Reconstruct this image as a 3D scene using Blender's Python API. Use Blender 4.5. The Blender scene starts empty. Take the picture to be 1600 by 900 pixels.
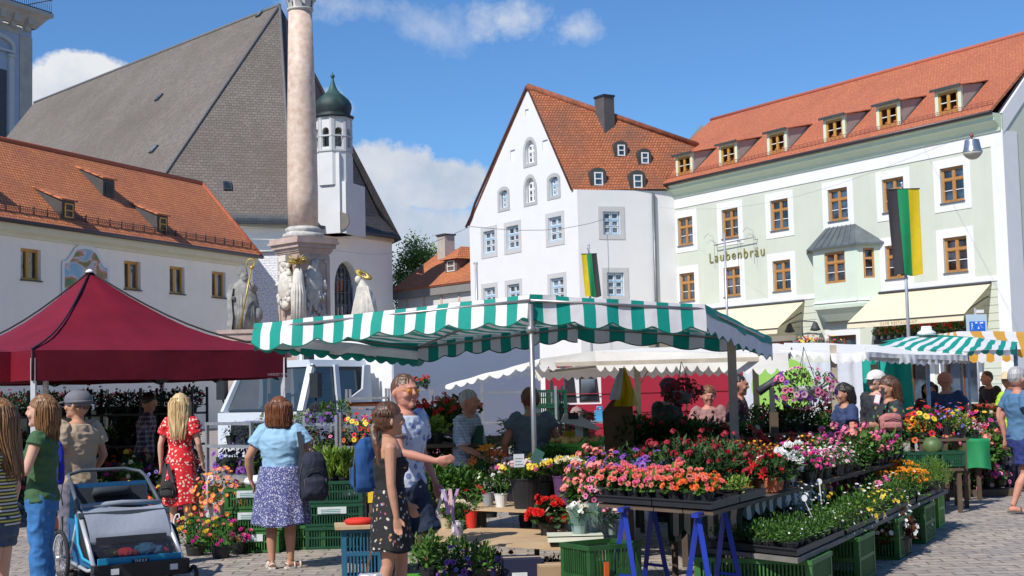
import bpy, bmesh, math, random
from mathutils import Vector, Matrix, Euler, noise as mnoise
from mathutils.geometry import tessellate_polygon
PI=math.pi
rnd=random.Random(7)
S=bpy.context.scene
COL=S.collection
def R(d): return math.radians(d)
V=Vector
# ---------------------------------------------------------------- camera
F=2200.0; CH=1.65; PITCH=R(4.21); ROLL=R(-1.4)
_f=V((0,math.cos(PITCH),math.sin(PITCH))); _u=V((0,-math.sin(PITCH),math.cos(PITCH))); _x=V((1,0,0))
XR=_x*math.cos(ROLL)+_u*math.sin(ROLL); UR=-_x*math.sin(ROLL)+_u*math.cos(ROLL)
EYE=V((0,0,CH))
def ray(px,py): return XR*((px-800)/F)+UR*((450-py)/F)+_f
def at(px,py,Y):
    r=ray(px,py); return EYE+r*(Y/r.y)
def on(px,py,z=0.0):
    r=ray(px,py); return EYE+r*((z-CH)/r.z)
cam=bpy.data.cameras.new('camera'); co=bpy.data.objects.new('camera',cam); COL.objects.link(co)
co.matrix_world=Matrix(((XR.x,UR.x,-_f.x,0),(XR.y,UR.y,-_f.y,0),(XR.z,UR.z,-_f.z,CH),(0,0,0,1)))
cam.sensor_width=36; cam.lens=36*F/1600; cam.clip_end=3000; cam.clip_start=.1
S.camera=co
# ---------------------------------------------------------------- materials
MATS={}
def _nt(name):
    m=bpy.data.materials.new(name); m.use_nodes=True; nt=m.node_tree
    b=nt.nodes['Principled BSDF']; return m,nt,b
def nd(nt,t,**k):
    n=nt.nodes.new(t)
    for a,v in k.items():
        if a in n.inputs.keys(): n.inputs[a].default_value=v
        else: setattr(n,a,v)
    return n
def lk(nt,a,b): nt.links.new(a,b)
def c4(c,k=1.0): return (c[0]*k,c[1]*k,c[2]*k,1)
def S2L(h):
    h=h.lstrip('#'); o=[]
    for i in (0,2,4):
        v=int(h[i:i+2],16)/255; o.append(v/12.92 if v<=.04045 else ((v+.055)/1.055)**2.4)
    return tuple(o)
def mat(name,col,rough=.75,var=.12,scale=6.0,bump=0.0,metal=0.0,col2=None,spec=None,trans=0.0,detail=4,coords='Object',alpha=None,fine=0,sheen=0):
    """plain surface whose colour wanders between two tones"""
    if name in MATS: return MATS[name]
    m,nt,b=_nt(name)
    if isinstance(col,str): col=S2L(col)
    if isinstance(col2,str): col2=S2L(col2)
    tc=nd(nt,'ShaderNodeTexCoord'); nz=nd(nt,'ShaderNodeTexNoise',Scale=scale,Detail=float(detail),Roughness=.6)
    lk(nt,tc.outputs[coords],nz.inputs['Vector'])
    cr=nd(nt,'ShaderNodeValToRGB'); cr.color_ramp.elements[0].position=.3; cr.color_ramp.elements[1].position=.7
    if col2: cr.color_ramp.elements[0].color=c4(col); cr.color_ramp.elements[1].color=c4(col2)
    else:
        cr.color_ramp.elements[0].color=c4(col,1-var); cr.color_ramp.elements[1].color=c4([min(1,x*(1+var)) for x in col])
    lk(nt,nz.outputs['Fac'],cr.inputs['Fac'])
    out=cr.outputs['Color']
    lk(nt,out,b.inputs['Base Color'])
    b.inputs['Roughness'].default_value=rough; b.inputs['Metallic'].default_value=metal
    if spec is not None: b.inputs['Specular IOR Level'].default_value=spec
    if bump:
        n2=nd(nt,'ShaderNodeTexNoise',Scale=fine or scale*6,Detail=3.0); lk(nt,tc.outputs[coords],n2.inputs['Vector'])
        bp=nd(nt,'ShaderNodeBump',Strength=bump,Distance=.01); lk(nt,n2.outputs['Fac'],bp.inputs['Height']); lk(nt,bp.outputs['Normal'],b.inputs['Normal'])
    if trans:
        tr=nd(nt,'ShaderNodeBsdfTranslucent'); lk(nt,out,tr.inputs['Color'])
        mx=nd(nt,'ShaderNodeMixShader'); mx.inputs[0].default_value=trans
        o=nt.nodes['Material Output']; lk(nt,b.outputs[0],mx.inputs[1]); lk(nt,tr.outputs[0],mx.inputs[2]); lk(nt,mx.outputs[0],o.inputs['Surface'])
    MATS[name]=m; return m
def tiles(name,c1,c2,cm,w,h,mortar=.02,stain=None,bump=.5,off=.5,rough=.8,distort=0,stscale=.25,stlo=.45,sthi=.75,coords='UV',sq=1):
    """rows of roof tiles / slates / setts laid on UV metres"""
    if name in MATS: return MATS[name]
    m,nt,b=_nt(name)
    tc=nd(nt,'ShaderNodeTexCoord'); src=tc.outputs[coords]
    vec=src
    if distort:
        dn=nd(nt,'ShaderNodeTexNoise',Scale=1.3,Detail=3.0); lk(nt,src,dn.inputs['Vector'])
        sb=nd(nt,'ShaderNodeVectorMath',operation='MULTIPLY_ADD'); lk(nt,dn.outputs['Color'],sb.inputs[0]); sb.inputs[1].default_value=(distort,distort,0); lk(nt,src,sb.inputs[2]); vec=sb.outputs[0]
    br=nd(nt,'ShaderNodeTexBrick'); lk(nt,vec,br.inputs['Vector'])
    br.inputs['Color1'].default_value=c4(S2L(c1)); br.inputs['Color2'].default_value=c4(S2L(c2)); br.inputs['Mortar'].default_value=c4(S2L(cm))
    br.inputs['Scale'].default_value=1; br.inputs['Mortar Size'].default_value=mortar; br.inputs['Mortar Smooth'].default_value=.4
    br.inputs['Brick Width'].default_value=w; br.inputs['Row Height'].default_value=h; br.offset=off
    br.squash=sq
    col=br.outputs['Color']
    n1=nd(nt,'ShaderNodeTexNoise',Scale=stscale,Detail=6.0,Roughness=.65)
    lk(nt,src,n1.inputs['Vector'])
    if stain:
        mr=nd(nt,'ShaderNodeMapRange'); mr.inputs[1].default_value=stlo; mr.inputs[2].default_value=sthi; lk(nt,n1.outputs['Fac'],mr.inputs[0]); mr.inputs[4].default_value=.85
        mx=nd(nt,'ShaderNodeMix',data_type='RGBA'); lk(nt,mr.outputs[0],mx.inputs[0]); lk(nt,col,mx.inputs[6]); mx.inputs[7].default_value=c4(S2L(stain)); col=mx.outputs[2]
    n3=nd(nt,'ShaderNodeTexNoise',Scale=9.0,Detail=2.0); lk(nt,src,n3.inputs['Vector'])
    hs=nd(nt,'ShaderNodeHueSaturation'); lk(nt,col,hs.inputs['Color']); m3=nd(nt,'ShaderNodeMapRange'); m3.inputs[1].default_value=.3; m3.inputs[2].default_value=.7; m3.inputs[3].default_value=.75; m3.inputs[4].default_value=1.25; lk(nt,n3.outputs['Fac'],m3.inputs[0]); lk(nt,m3.outputs[0],hs.inputs['Value'])
    lk(nt,hs.outputs[0],b.inputs['Base Color']); b.inputs['Roughness'].default_value=rough
    # each row is a small ramp: tiles overlap
    sx=nd(nt,'ShaderNodeSeparateXYZ'); lk(nt,vec,sx.inputs[0]); mo=nd(nt,'ShaderNodeMath',operation='DIVIDE'); lk(nt,sx.outputs[1],mo.inputs[0]); mo.inputs[1].default_value=h
    fr=nd(nt,'ShaderNodeMath',operation='FRACT'); lk(nt,mo.outputs[0],fr.inputs[0])
    ad=nd(nt,'ShaderNodeMath',operation='SUBTRACT'); 
    if off: ad.inputs[0].default_value=1; lk(nt,fr.outputs[0],ad.inputs[1])
    else: ad.inputs[0].default_value=1; ad.inputs[1].default_value=0
    a2=nd(nt,'ShaderNodeMath',operation='SUBTRACT'); lk(nt,ad.outputs[0],a2.inputs[0]); lk(nt,br.outputs['Fac'],a2.inputs[1])
    bp=nd(nt,'ShaderNodeBump',Strength=bump,Distance=.04); lk(nt,a2.outputs[0],bp.inputs['Height']); lk(nt,bp.outputs['Normal'],b.inputs['Normal'])
    MATS[name]=m; return m
# ---------------------------------------------------------------- mesh builder
class MB:
    def __init__(s): s.v=[]; s.f=[]; s.m=[]; s.uv=[]; s.sm=[]
    def face(s,pts,m=0,uv=None,sm=False):
        n=len(s.v); s.v.extend(V(p) for p in pts); s.f.append(tuple(range(n,n+len(pts)))); s.m.append(m); s.uv.append(uv); s.sm.append(sm)
    def grid(s,rows,m=0,closed=False,sm=True,cap=(0,0),mf=None):
        n0=len(s.v); nr=len(rows); nc=len(rows[0])
        for r in rows: s.v.extend(V(p) for p in r)
        for i in range(nr-1):
            for j in range(nc if closed else nc-1):
                k=(j+1)%nc
                s.f.append((n0+i*nc+j,n0+i*nc+k,n0+(i+1)*nc+k,n0+(i+1)*nc+j)); s.m.append(mf(i,j) if mf else m); s.uv.append(None); s.sm.append(sm)
        if cap[0]: s.f.append(tuple(n0+j for j in range(nc))[::-1]); s.m.append(m); s.uv.append(None); s.sm.append(False)
        if cap[1]: s.f.append(tuple(n0+(nr-1)*nc+j for j in range(nc))); s.m.append(m); s.uv.append(None); s.sm.append(False)
    def box(s,x0,x1,y0,y1,z0,z1,m=0,M=None):
        p=[V((x,y,z)) for z in (z0,z1) for y in (y0,y1) for x in (x0,x1)]
        if M: p=[M@q for q in p]
        n=len(s.v); s.v.extend(p)
        for f in ((0,2,3,1),(4,5,7,6),(0,1,5,4),(2,6,7,3),(0,4,6,2),(1,3,7,5)):
            s.f.append(tuple(n+i for i in f)); s.m.append(m); s.uv.append(None); s.sm.append(False)
    def bar(s,a,b,w,h=None,m=0,up=(0,0,1)):
        a=V(a); b=V(b); h=h or w; d=(b-a); L=d.length
        if L<1e-6: return
        d/=L; u=V(up); 
        if abs(d.dot(u))>.95: u=V((0,1,0)) if abs(d.y)<.9 else V((1,0,0))
        x=d.cross(u).normalized(); z=x.cross(d)
        M=Matrix(((x.x,d.x,z.x,a.x),(x.y,d.y,z.y,a.y),(x.z,d.z,z.z,a.z),(0,0,0,1)))
        s.box(-w/2,w/2,0,L,-h/2,h/2,m,M)
    def tube(s,pts,r,n=8,m=0,cap=True,sm=True):
        pts=[V(p) for p in pts]; rs=r if isinstance(r,(list,tuple)) else [r]*len(pts)
        rows=[]; px=None
        for i,p in enumerate(pts):
            d=(pts[min(i+1,len(pts)-1)]-pts[max(i-1,0)]).normalized()
            if px is None:
                a=V((0,0,1)) if abs(d.z)<.9 else V((1,0,0)); px=d.cross(a).normalized()
            else:
                px=(px-d*px.dot(d)).normalized()
            py=d.cross(px)
            rows.append([p+(px*math.cos(2*PI*k/n)+py*math.sin(2*PI*k/n))*rs[i] for k in range(n)])
        s.grid(rows,m,True,sm,(cap,cap))
    def loft(s,rings,n=12,m=0,cap=(1,1),sm=True,mf=None):
        """rings: (centre, rx, ry[, Matrix3 orientation]) stacked ellipses; default in XY plane"""
        rows=[]
        for r in rings:
            c=V(r[0]); M=r[3] if len(r)>3 else None
            row=[]
            for k in range(n):
                q=V((r[1]*math.cos(2*PI*k/n),r[2]*math.sin(2*PI*k/n),0))
                if M: q=M@q
                row.append(c+q)
            rows.append(row)
        s.grid(rows,m,True,sm,cap,mf)
    def lathe(s,prof,n=16,m=0,c=(0,0,0),cap=(1,1),sm=True):
        s.loft([(V(c)+V((0,0,z)),r,r) for r,z in prof],n,m,cap,sm)
    def ball(s,c,r,n=10,m=0,sz=1,sy=1,M=None):
        rings=[]; k=max(4,n//2)
        rows=[]
        for i in range(k+1):
            t=PI*i/k; rr=max(math.sin(t),.02)
            row=[]
            for j in range(n):
                q=V((math.cos(2*PI*j/n)*rr*r,math.sin(2*PI*j/n)*rr*r*sy,-math.cos(t)*r*sz))
                if M: q=M@q
                row.append(V(c)+q)
            rows.append(row)
        s.grid(rows,m,True,True,(1,1))
    def poly(s,outer,holes=(),m=0,fn=None,rev=0.0,mr=None,inv=False):
        """flat outline (x,z) with holes in the local y=0 plane; rev = reveal depth inward (+y)"""
        fn=fn or (lambda x,z,y=0:V((x,y,z)))
        loops=[[V((p[0],p[1],0)) for p in outer]]+[[V((p[0],p[1],0)) for p in h] for h in holes]
        flat=[p for l in loops for p in l]; n=len(s.v)
        s.v.extend(fn(p.x,p.y,0) for p in flat)
        for t in tessellate_polygon(loops):
            a,b,c=flat[t[0]],flat[t[1]],flat[t[2]]
            ar=(b.x-a.x)*(c.y-a.y)-(b.y-a.y)*(c.x-a.x)
            if abs(ar)<1e-9: continue
            t=t if ar>0 else t[::-1]
            if inv: t=t[::-1]
            s.f.append(tuple(n+i for i in t)); s.m.append(m); s.uv.append(None); s.sm.append(False)
        if rev:
            for h in holes:
                for i in range(len(h)):
                    a,b=h[i],h[(i+1)%len(h)]
                    s.face([fn(a[0],a[1],0),fn(b[0],b[1],0),fn(b[0],b[1],rev),fn(a[0],a[1],rev)],mr if mr is not None else m)
    def prism(s,pts,y0,y1,m=0,fn=None):
        """outline (x,z) given thickness from y0 to y1"""
        fn=fn or (lambda x,y,z:V((x,y,z)))
        n=len(pts)
        s.face([fn(p[0],y0,p[1]) for p in pts],m); s.face([fn(p[0],y1,p[1]) for p in pts][::-1],m)
        for i in range(n):
            a,b=pts[i],pts[(i+1)%n]; s.face([fn(a[0],y0,a[1]),fn(a[0],y1,a[1]),fn(b[0],y1,b[1]),fn(b[0],y0,b[1])],m)
    def roof(s,pts,m=0,u=None,org=None,thick=0):
        """planar roof face with UVs in metres: u along the given direction, v up the slope"""
        pts=[V(p) for p in pts]; nrm=(pts[1]-pts[0]).cross(pts[2]-pts[0]).normalized()
        if nrm.z<0: nrm=-nrm
        ud=(V(u) if u else V((0,0,1)).cross(nrm)).normalized(); ud=(ud-nrm*ud.dot(nrm)).normalized(); vd=nrm.cross(ud)
        if vd.z<0: vd=-vd
        o=V(org) if org else pts[0]
        uv=[((p-o).dot(ud)+500,(p-o).dot(vd)+500) for p in pts]
        s.face(pts,m,uv)
        if thick:
            q=[p-nrm*thick for p in pts]
            s.face(q[::-1],m)
            for i in range(len(pts)):
                j=(i+1)%len(pts); s.face([pts[i],q[i],q[j],pts[j]],m)
    def xf(s,M,start=0):
        for i in range(start,len(s.v)): s.v[i]=M@s.v[i]
    def mesh(s,name,mats):
        me=bpy.data.meshes.new(name); me.from_pydata([tuple(p) for p in s.v],[],s.f)
        for mm in (mats if isinstance(mats,(list,tuple)) else [mats]): me.materials.append(mm)
        me.polygons.foreach_set('material_index',s.m); me.polygons.foreach_set('use_smooth',s.sm)
        if any(u is not None for u in s.uv):
            l=me.uv_layers.new(name='UVMap'); k=0; dat=[]
            for f,u in zip(s.f,s.uv):
                for i in range(len(f)): dat.extend(u[i] if u else (s.v[f[i]].x,s.v[f[i]].z))
            l.data.foreach_set('uv',dat)
        me.update(); return me
    def build(s,name,mats,parent=None,loc=None):
        o=bpy.data.objects.new(name,s.mesh(name,mats)); COL.objects.link(o)
        if parent: o.parent=parent
        if loc is not None: o.location=loc
        return o
def text(par,body,size,ext,mt,loc,rot,sp=1.0,align='LEFT',width=None,hs=1.0,off=0):
    c=bpy.data.curves.new('lettering','FONT'); c.body=body; c.size=size; c.extrude=ext; c.space_character=sp; c.align_x=align; c.offset=off; c.resolution_u=3
    o=bpy.data.objects.new('lettering_curve',c); COL.objects.link(o); bpy.context.view_layer.update(); me=bpy.data.meshes.new_from_object(o); w=o.dimensions.x; bpy.data.objects.remove(o); me.name='lettering'; me.materials.clear(); me.materials.append(mt)
    q=bpy.data.objects.new('lettering',me); COL.objects.link(q); q.parent=par; q.location=loc; q.rotation_euler=rot
    if width: q.scale=(width/w,hs,1)
    return q
def tag(o,label=None,cat=None,group=None,kind=None):
    if label: o['label']=label
    if cat: o['category']=cat
    if group: o['group']=group
    if kind: o['kind']=kind
    return o
def thing(name,label,cat,loc=(0,0,0),rz=0,group=None):
    o=bpy.data.objects.new(name,None); COL.objects.link(o); o.location=loc; o.rotation_euler=(0,0,rz)
    o.empty_display_size=.2
    return tag(o,label,cat,group)
KIDS={}
def kids(o): return [c for c in bpy.data.objects if c.parent==o]
def tree_of(o):
    return (o,[tree_of(c) for c in kids(o)])
def dupt(t,loc=None,rz=None,label=None,group=None,scale=None,parent=None):
    o,ch=t; c=o.copy(); COL.objects.link(c)
    if parent is not None: c.parent=parent
    else:
        if loc is not None: c.location=loc
        if rz is not None: c.rotation_euler=(0,0,rz)
        if scale is not None: c.scale=(scale,)*3 if not isinstance(scale,(tuple,list)) else scale
        if label: c['label']=label
        if group: c['group']=group
    for k in ch: dupt(k,parent=c)
    return c
class Frame:
    """local frame of a facade: x along the wall (left to right seen from the square), y into the house, z up"""
    def __init__(s,org,yaw):
        s.o=V((org[0],org[1],0)); s.yaw=R(yaw); s.x=V((math.cos(s.yaw),math.sin(s.yaw),0)); s.y=V((-math.sin(s.yaw),math.cos(s.yaw),0))
    def hit(s,px,py,c=0):
        r=ray(px,py); t=((s.o-EYE).dot(s.y)+c)/r.dot(s.y); p=EYE+r*t-s.o; return p.dot(s.x),p.z
    def loc(s,p): q=V(p)-s.o; return V((q.dot(s.x),q.dot(s.y),q.z))
    def w(s,x,y,z): return s.o+s.x*x+s.y*y+V((0,0,z))
def rect(x0,x1,z0,z1): return [(x0,z0),(x1,z0),(x1,z1),(x0,z1)]
def arch(x0,x1,z0,z1,n=8,point=0):
    r=(x1-x0)/2; c=(x0+x1)/2; p=[(x0,z0),(x1,z0)]
    for i in range(n+1):
        t=PI*i/n; p.append((c+r*math.cos(t),z1-r*(1+point)+r*math.sin(t)*(1+point)))
    return p
# ================================================================ WORLD
SUN_AZ=V((-.62,-.785,0)).normalized(); SUN_EL=R(46)
sd=(SUN_AZ*math.cos(SUN_EL)+V((0,0,math.sin(SUN_EL)))).normalized()
W=bpy.data.worlds.new('World'); S.world=W; W.use_nodes=True
SKYTINT=(.80,1.22,1.62,1)
def world():
    nt=W.node_tree; bg=nt.nodes['Background']; bg.inputs['Strength'].default_value=.083
    sky=nd(nt,'ShaderNodeTexSky'); sky.sky_type='NISHITA'; sky.sun_disc=False; sky.sun_elevation=SUN_EL
    sky.sun_rotation=math.atan2(SUN_AZ.x,SUN_AZ.y); sky.air_density=1.0; sky.dust_density=.25; sky.ozone_density=3.0; sky.altitude=400
    tc=nd(nt,'ShaderNodeTexCoord'); vec=tc.outputs['Generated']
    nz=nd(nt,'ShaderNodeTexNoise',Scale=9.0,Detail=8.0,Roughness=.6); lk(nt,vec,nz.inputs['Vector'])
    nb=nd(nt,'ShaderNodeTexNoise',Scale=38.0,Detail=7.0,Roughness=.65); lk(nt,vec,nb.inputs['Vector'])
    def M(op,a,b=None,cl=False):
        n=nd(nt,'ShaderNodeMath',operation=op); n.use_clamp=cl
        for i,x in enumerate((a,b)):
            if x is None: continue
            if isinstance(x,(int,float)): n.inputs[i].default_value=x
            else: lk(nt,x,n.inputs[i])
        return n.outputs[0]
    def blob(px,py,rx,ry):
        c=ray(px,py).normalized(); ex=V((0,0,1)).cross(c)*-1; ex.normalize(); ey=ex.cross(c)*-1
        if ey.z<0: ey=-ey
        def dt(v,k):
            n=nd(nt,'ShaderNodeVectorMath',operation='DOT_PRODUCT'); lk(nt,vec,n.inputs[0]); n.inputs[1].default_value=v; return M('DIVIDE',M('SUBTRACT',n.outputs['Value'],c.dot(v)),k/2240)
        a=dt(ex,rx); b=dt(ey,ry); fw=nd(nt,'ShaderNodeVectorMath',operation='DOT_PRODUCT'); lk(nt,vec,fw.inputs[0]); fw.inputs[1].default_value=c
        d=M('SQRT',M('ADD',M('MULTIPLY',a,a),M('MULTIPLY',b,b)))
        return M('ADD',d,M('MULTIPLY',M('LESS_THAN',fw.outputs['Value'],0),9)),b
    ns=M('ADD',M('MULTIPLY',M('SUBTRACT',nz.outputs['Fac'],.5),1.9),M('MULTIPLY',M('SUBTRACT',nb.outputs['Fac'],.5),2.2))
    cov=None
    def add(px,py,rx,ry,soft,dens,nk=1.0):
        nonlocal cov
        d,b=blob(px,py,rx,ry); dd=M('ADD',d,M('MULTIPLY',ns,nk))
        m=M('MULTIPLY',M('DIVIDE',M('SUBTRACT',1.0,dd),soft,True),dens)
        cov=m if cov is None else M('MAXIMUM',cov,m)
    for a in ((590,275,120,66,.18,1,.42),(680,290,92,50,.18,1,.4),(520,330,160,110,.2,1,.3),(640,400,170,110,.3,.95,.3),(760,480,200,90,.4,.8,.3),
              (115,120,80,40,.22,1,.45),(60,165,130,70,.25,1,.35),(515,165,48,38,.4,.75,.7),(545,10,95,30,1.0,.45,1.3),(790,32,85,36,.95,.62,1.2),(895,46,60,30,1.0,.5,1.3),
              (680,40,80,40,1.0,.35,1.2),(-700,400,500,200,.4,.9,.5),(2600,300,500,200,.4,.9,.5)): add(*a)
    # cloud body: sunlit tops, soft blue-grey hollows
    nsh=nd(nt,'ShaderNodeTexNoise',Scale=16.0,Detail=6.0,Roughness=.6); lk(nt,vec,nsh.inputs['Vector'])
    sepz=nd(nt,'ShaderNodeSeparateXYZ'); lk(nt,vec,sepz.inputs[0])
    hz=M('MULTIPLY',M('SUBTRACT',sepz.outputs[2],.09),6.0,True)
    shd=M('ADD',M('MULTIPLY',M('SUBTRACT',nsh.outputs['Fac'],.36),1.9),M('MULTIPLY',hz,.7),True)
    cm=nd(nt,'ShaderNodeMix',data_type='RGBA'); lk(nt,shd,cm.inputs[0]); cm.inputs[6].default_value=(4.6,5.9,8.0,1); cm.inputs[7].default_value=(9.8,10,10.4,1)
    # tint the clear sky a little towards the deep blue of the day
    ht=nd(nt,'ShaderNodeMix',data_type='RGBA',blend_type='MULTIPLY'); ht.inputs[0].default_value=1; lk(nt,sky.outputs[0],ht.inputs[6]); ht.inputs[7].default_value=SKYTINT
    mx=nd(nt,'ShaderNodeMix',data_type='RGBA'); lk(nt,cov,mx.inputs[0]); lk(nt,ht.outputs[2],mx.inputs[6]); lk(nt,cm.outputs[2],mx.inputs[7])
    lk(nt,mx.outputs[2],bg.inputs['Color'])
world()
sl=bpy.data.lights.new('sun','SUN'); sl.energy=5.0; sl.angle=R(.53); sl.color=(1,.955,.89)
so=bpy.data.objects.new('sun',sl); COL.objects.link(so); so.rotation_euler=(-sd).to_track_quat('-Z','Y').to_euler(); so.location=(-20,-20,60)
S.view_settings.view_transform='Standard'; S.view_settings.look='None'; S.view_settings.exposure=0.0; S.view_settings.gamma=1
S.cycles.max_bounces=6; S.cycles.transparent_max_bounces=8
# ================================================================ SHARED MATERIALS
M_white=mat('white_paint',(.74,.74,.735),.8,.03,1.5)
M_green=mat('sage_render',(.55,.58,.485),.85,.045,.5,.08)
M_grey_trim=mat('grey_trim',(.50,.50,.49),.85,.05,2)
M_lav=mat('lavender_render',(.88,.81,.72),.85,.04,.6)
M_cream=mat('cream_cornice',(.66,.63,.48),.8,.04,1)
M_wood=mat('brown_frame',(.42,.20,.06),.5,.12,3)
M_wood2=mat('honey_frame',(.48,.25,.04),.5,.1,3)
M_blue=mat('pale_blue_frame',(.30,.47,.62),.5,.06,3)
M_metal=mat('dark_gutter',(.05,.04,.045),.4,.1,3,metal=.3)
M_zinc=mat('zinc_sheet',(.16,.18,.19),.45,.25,1.5,metal=.5)
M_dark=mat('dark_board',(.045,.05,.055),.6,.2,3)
M_steel=mat('galvanised_steel',(.42,.43,.45),.42,.15,8,metal=.7)
M_black=mat('black_plastic',(.018,.018,.02),.5,.2,6)
def glass(name,c,c2,rough=.03,scale=.9,spec=1.0,ior=1.8):
    m,nt,b=_nt(name); tc=nd(nt,'ShaderNodeTexCoord'); nz=nd(nt,'ShaderNodeTexNoise',Scale=scale,Detail=2.0); lk(nt,tc.outputs['Object'],nz.inputs['Vector'])
    oi=nd(nt,'ShaderNodeObjectInfo'); av=nd(nt,'ShaderNodeVectorMath',operation='ADD'); lk(nt,tc.outputs['Object'],av.inputs[0]); lk(nt,oi.outputs['Location'],av.inputs[1]); lk(nt,av.outputs[0],nz.inputs['Vector'])
    cr=nd(nt,'ShaderNodeValToRGB'); cr.color_ramp.elements[0].color=c4(c); cr.color_ramp.elements[1].color=c4(c2); cr.color_ramp.elements[0].position=.42; cr.color_ramp.elements[1].position=.6
    lk(nt,nz.outputs['Fac'],cr.inputs['Fac']); lk(nt,cr.outputs[0],b.inputs['Base Color']); b.inputs['Roughness'].default_value=rough; b.inputs['IOR'].default_value=ior
    n2=nd(nt,'ShaderNodeTexNoise',Scale=1.6,Detail=1.0); lk(nt,av.outputs[0],n2.inputs['Vector']); bp=nd(nt,'ShaderNodeBump',Strength=.12,Distance=.1); lk(nt,n2.outputs['Fac'],bp.inputs['Height']); lk(nt,bp.outputs['Normal'],b.inputs['Normal'])
    MATS[name]=m; return m
M_glass=glass('window_glass',(.006,.008,.01),(.07,.10,.14),ior=2.0)
M_glass2=glass('window_glass_pale',(.02,.025,.03),(.20,.24,.28),ior=1.8)
M_tile_new=tiles('red_roof_tiles','#B96E4C','#AD6344','#80462F',.20,.17,.012,stain='#9A553F',bump=.35,stscale=.3)
M_tile_old=tiles('weathered_roof_tiles','#B76C44','#A05C39','#683C2A',.19,.21,.025,stain='#6A4C3C',bump=.6,stscale=.3,stlo=.46,sthi=.68)
M_tile_left=tiles('orange_roof_tiles','#D2834F','#BE7245','#804530',.21,.23,.025,stain='#8F5440',bump=.8,stscale=.3)
M_slate=tiles('slate_shingles','#7D736A','#6E655D','#504A45',.42,.27,.02,stain='#5F564B',bump=.5,stscale=.12,stlo=.42,sthi=.7,rough=.75)
M_slate_shade=tiles('shaded_slate_shingles','#4A4649','#3E3B3E','#2A282A',.5,.32,.02,bump=.5,stscale=.12,rough=.75)  # darker copy of the slate: shade of the right-hand facets put into the colour
def weather(m,amt=.13,sc=(1.6,1.6,.18)):
    nt=m.node_tree; b=nt.nodes['Principled BSDF']; src=b.inputs['Base Color'].links[0].from_socket; tc=nd(nt,'ShaderNodeTexCoord'); mp=nd(nt,'ShaderNodeMapping'); mp.inputs['Scale'].default_value=sc; nz=nd(nt,'ShaderNodeTexNoise',Scale=1.0,Detail=6.0,Roughness=.7); lk(nt,tc.outputs['Object'],mp.inputs[0]); lk(nt,mp.outputs[0],nz.inputs['Vector'])
    mr=nd(nt,'ShaderNodeMapRange'); mr.inputs[1].default_value=.5; mr.inputs[2].default_value=.8; mr.inputs[4].default_value=amt; lk(nt,nz.outputs['Fac'],mr.inputs[0]); mx=nd(nt,'ShaderNodeMix',data_type='RGBA',blend_type='MULTIPLY'); lk(nt,mr.outputs[0],mx.inputs[0]); lk(nt,src,mx.inputs[6]); mx.inputs[7].default_value=(.55,.52,.47,1); lk(nt,mx.outputs[2],b.inputs['Base Color']); return m
for q in (M_green,M_lav,M_cream): weather(q)
weather(M_white,.12)
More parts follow.
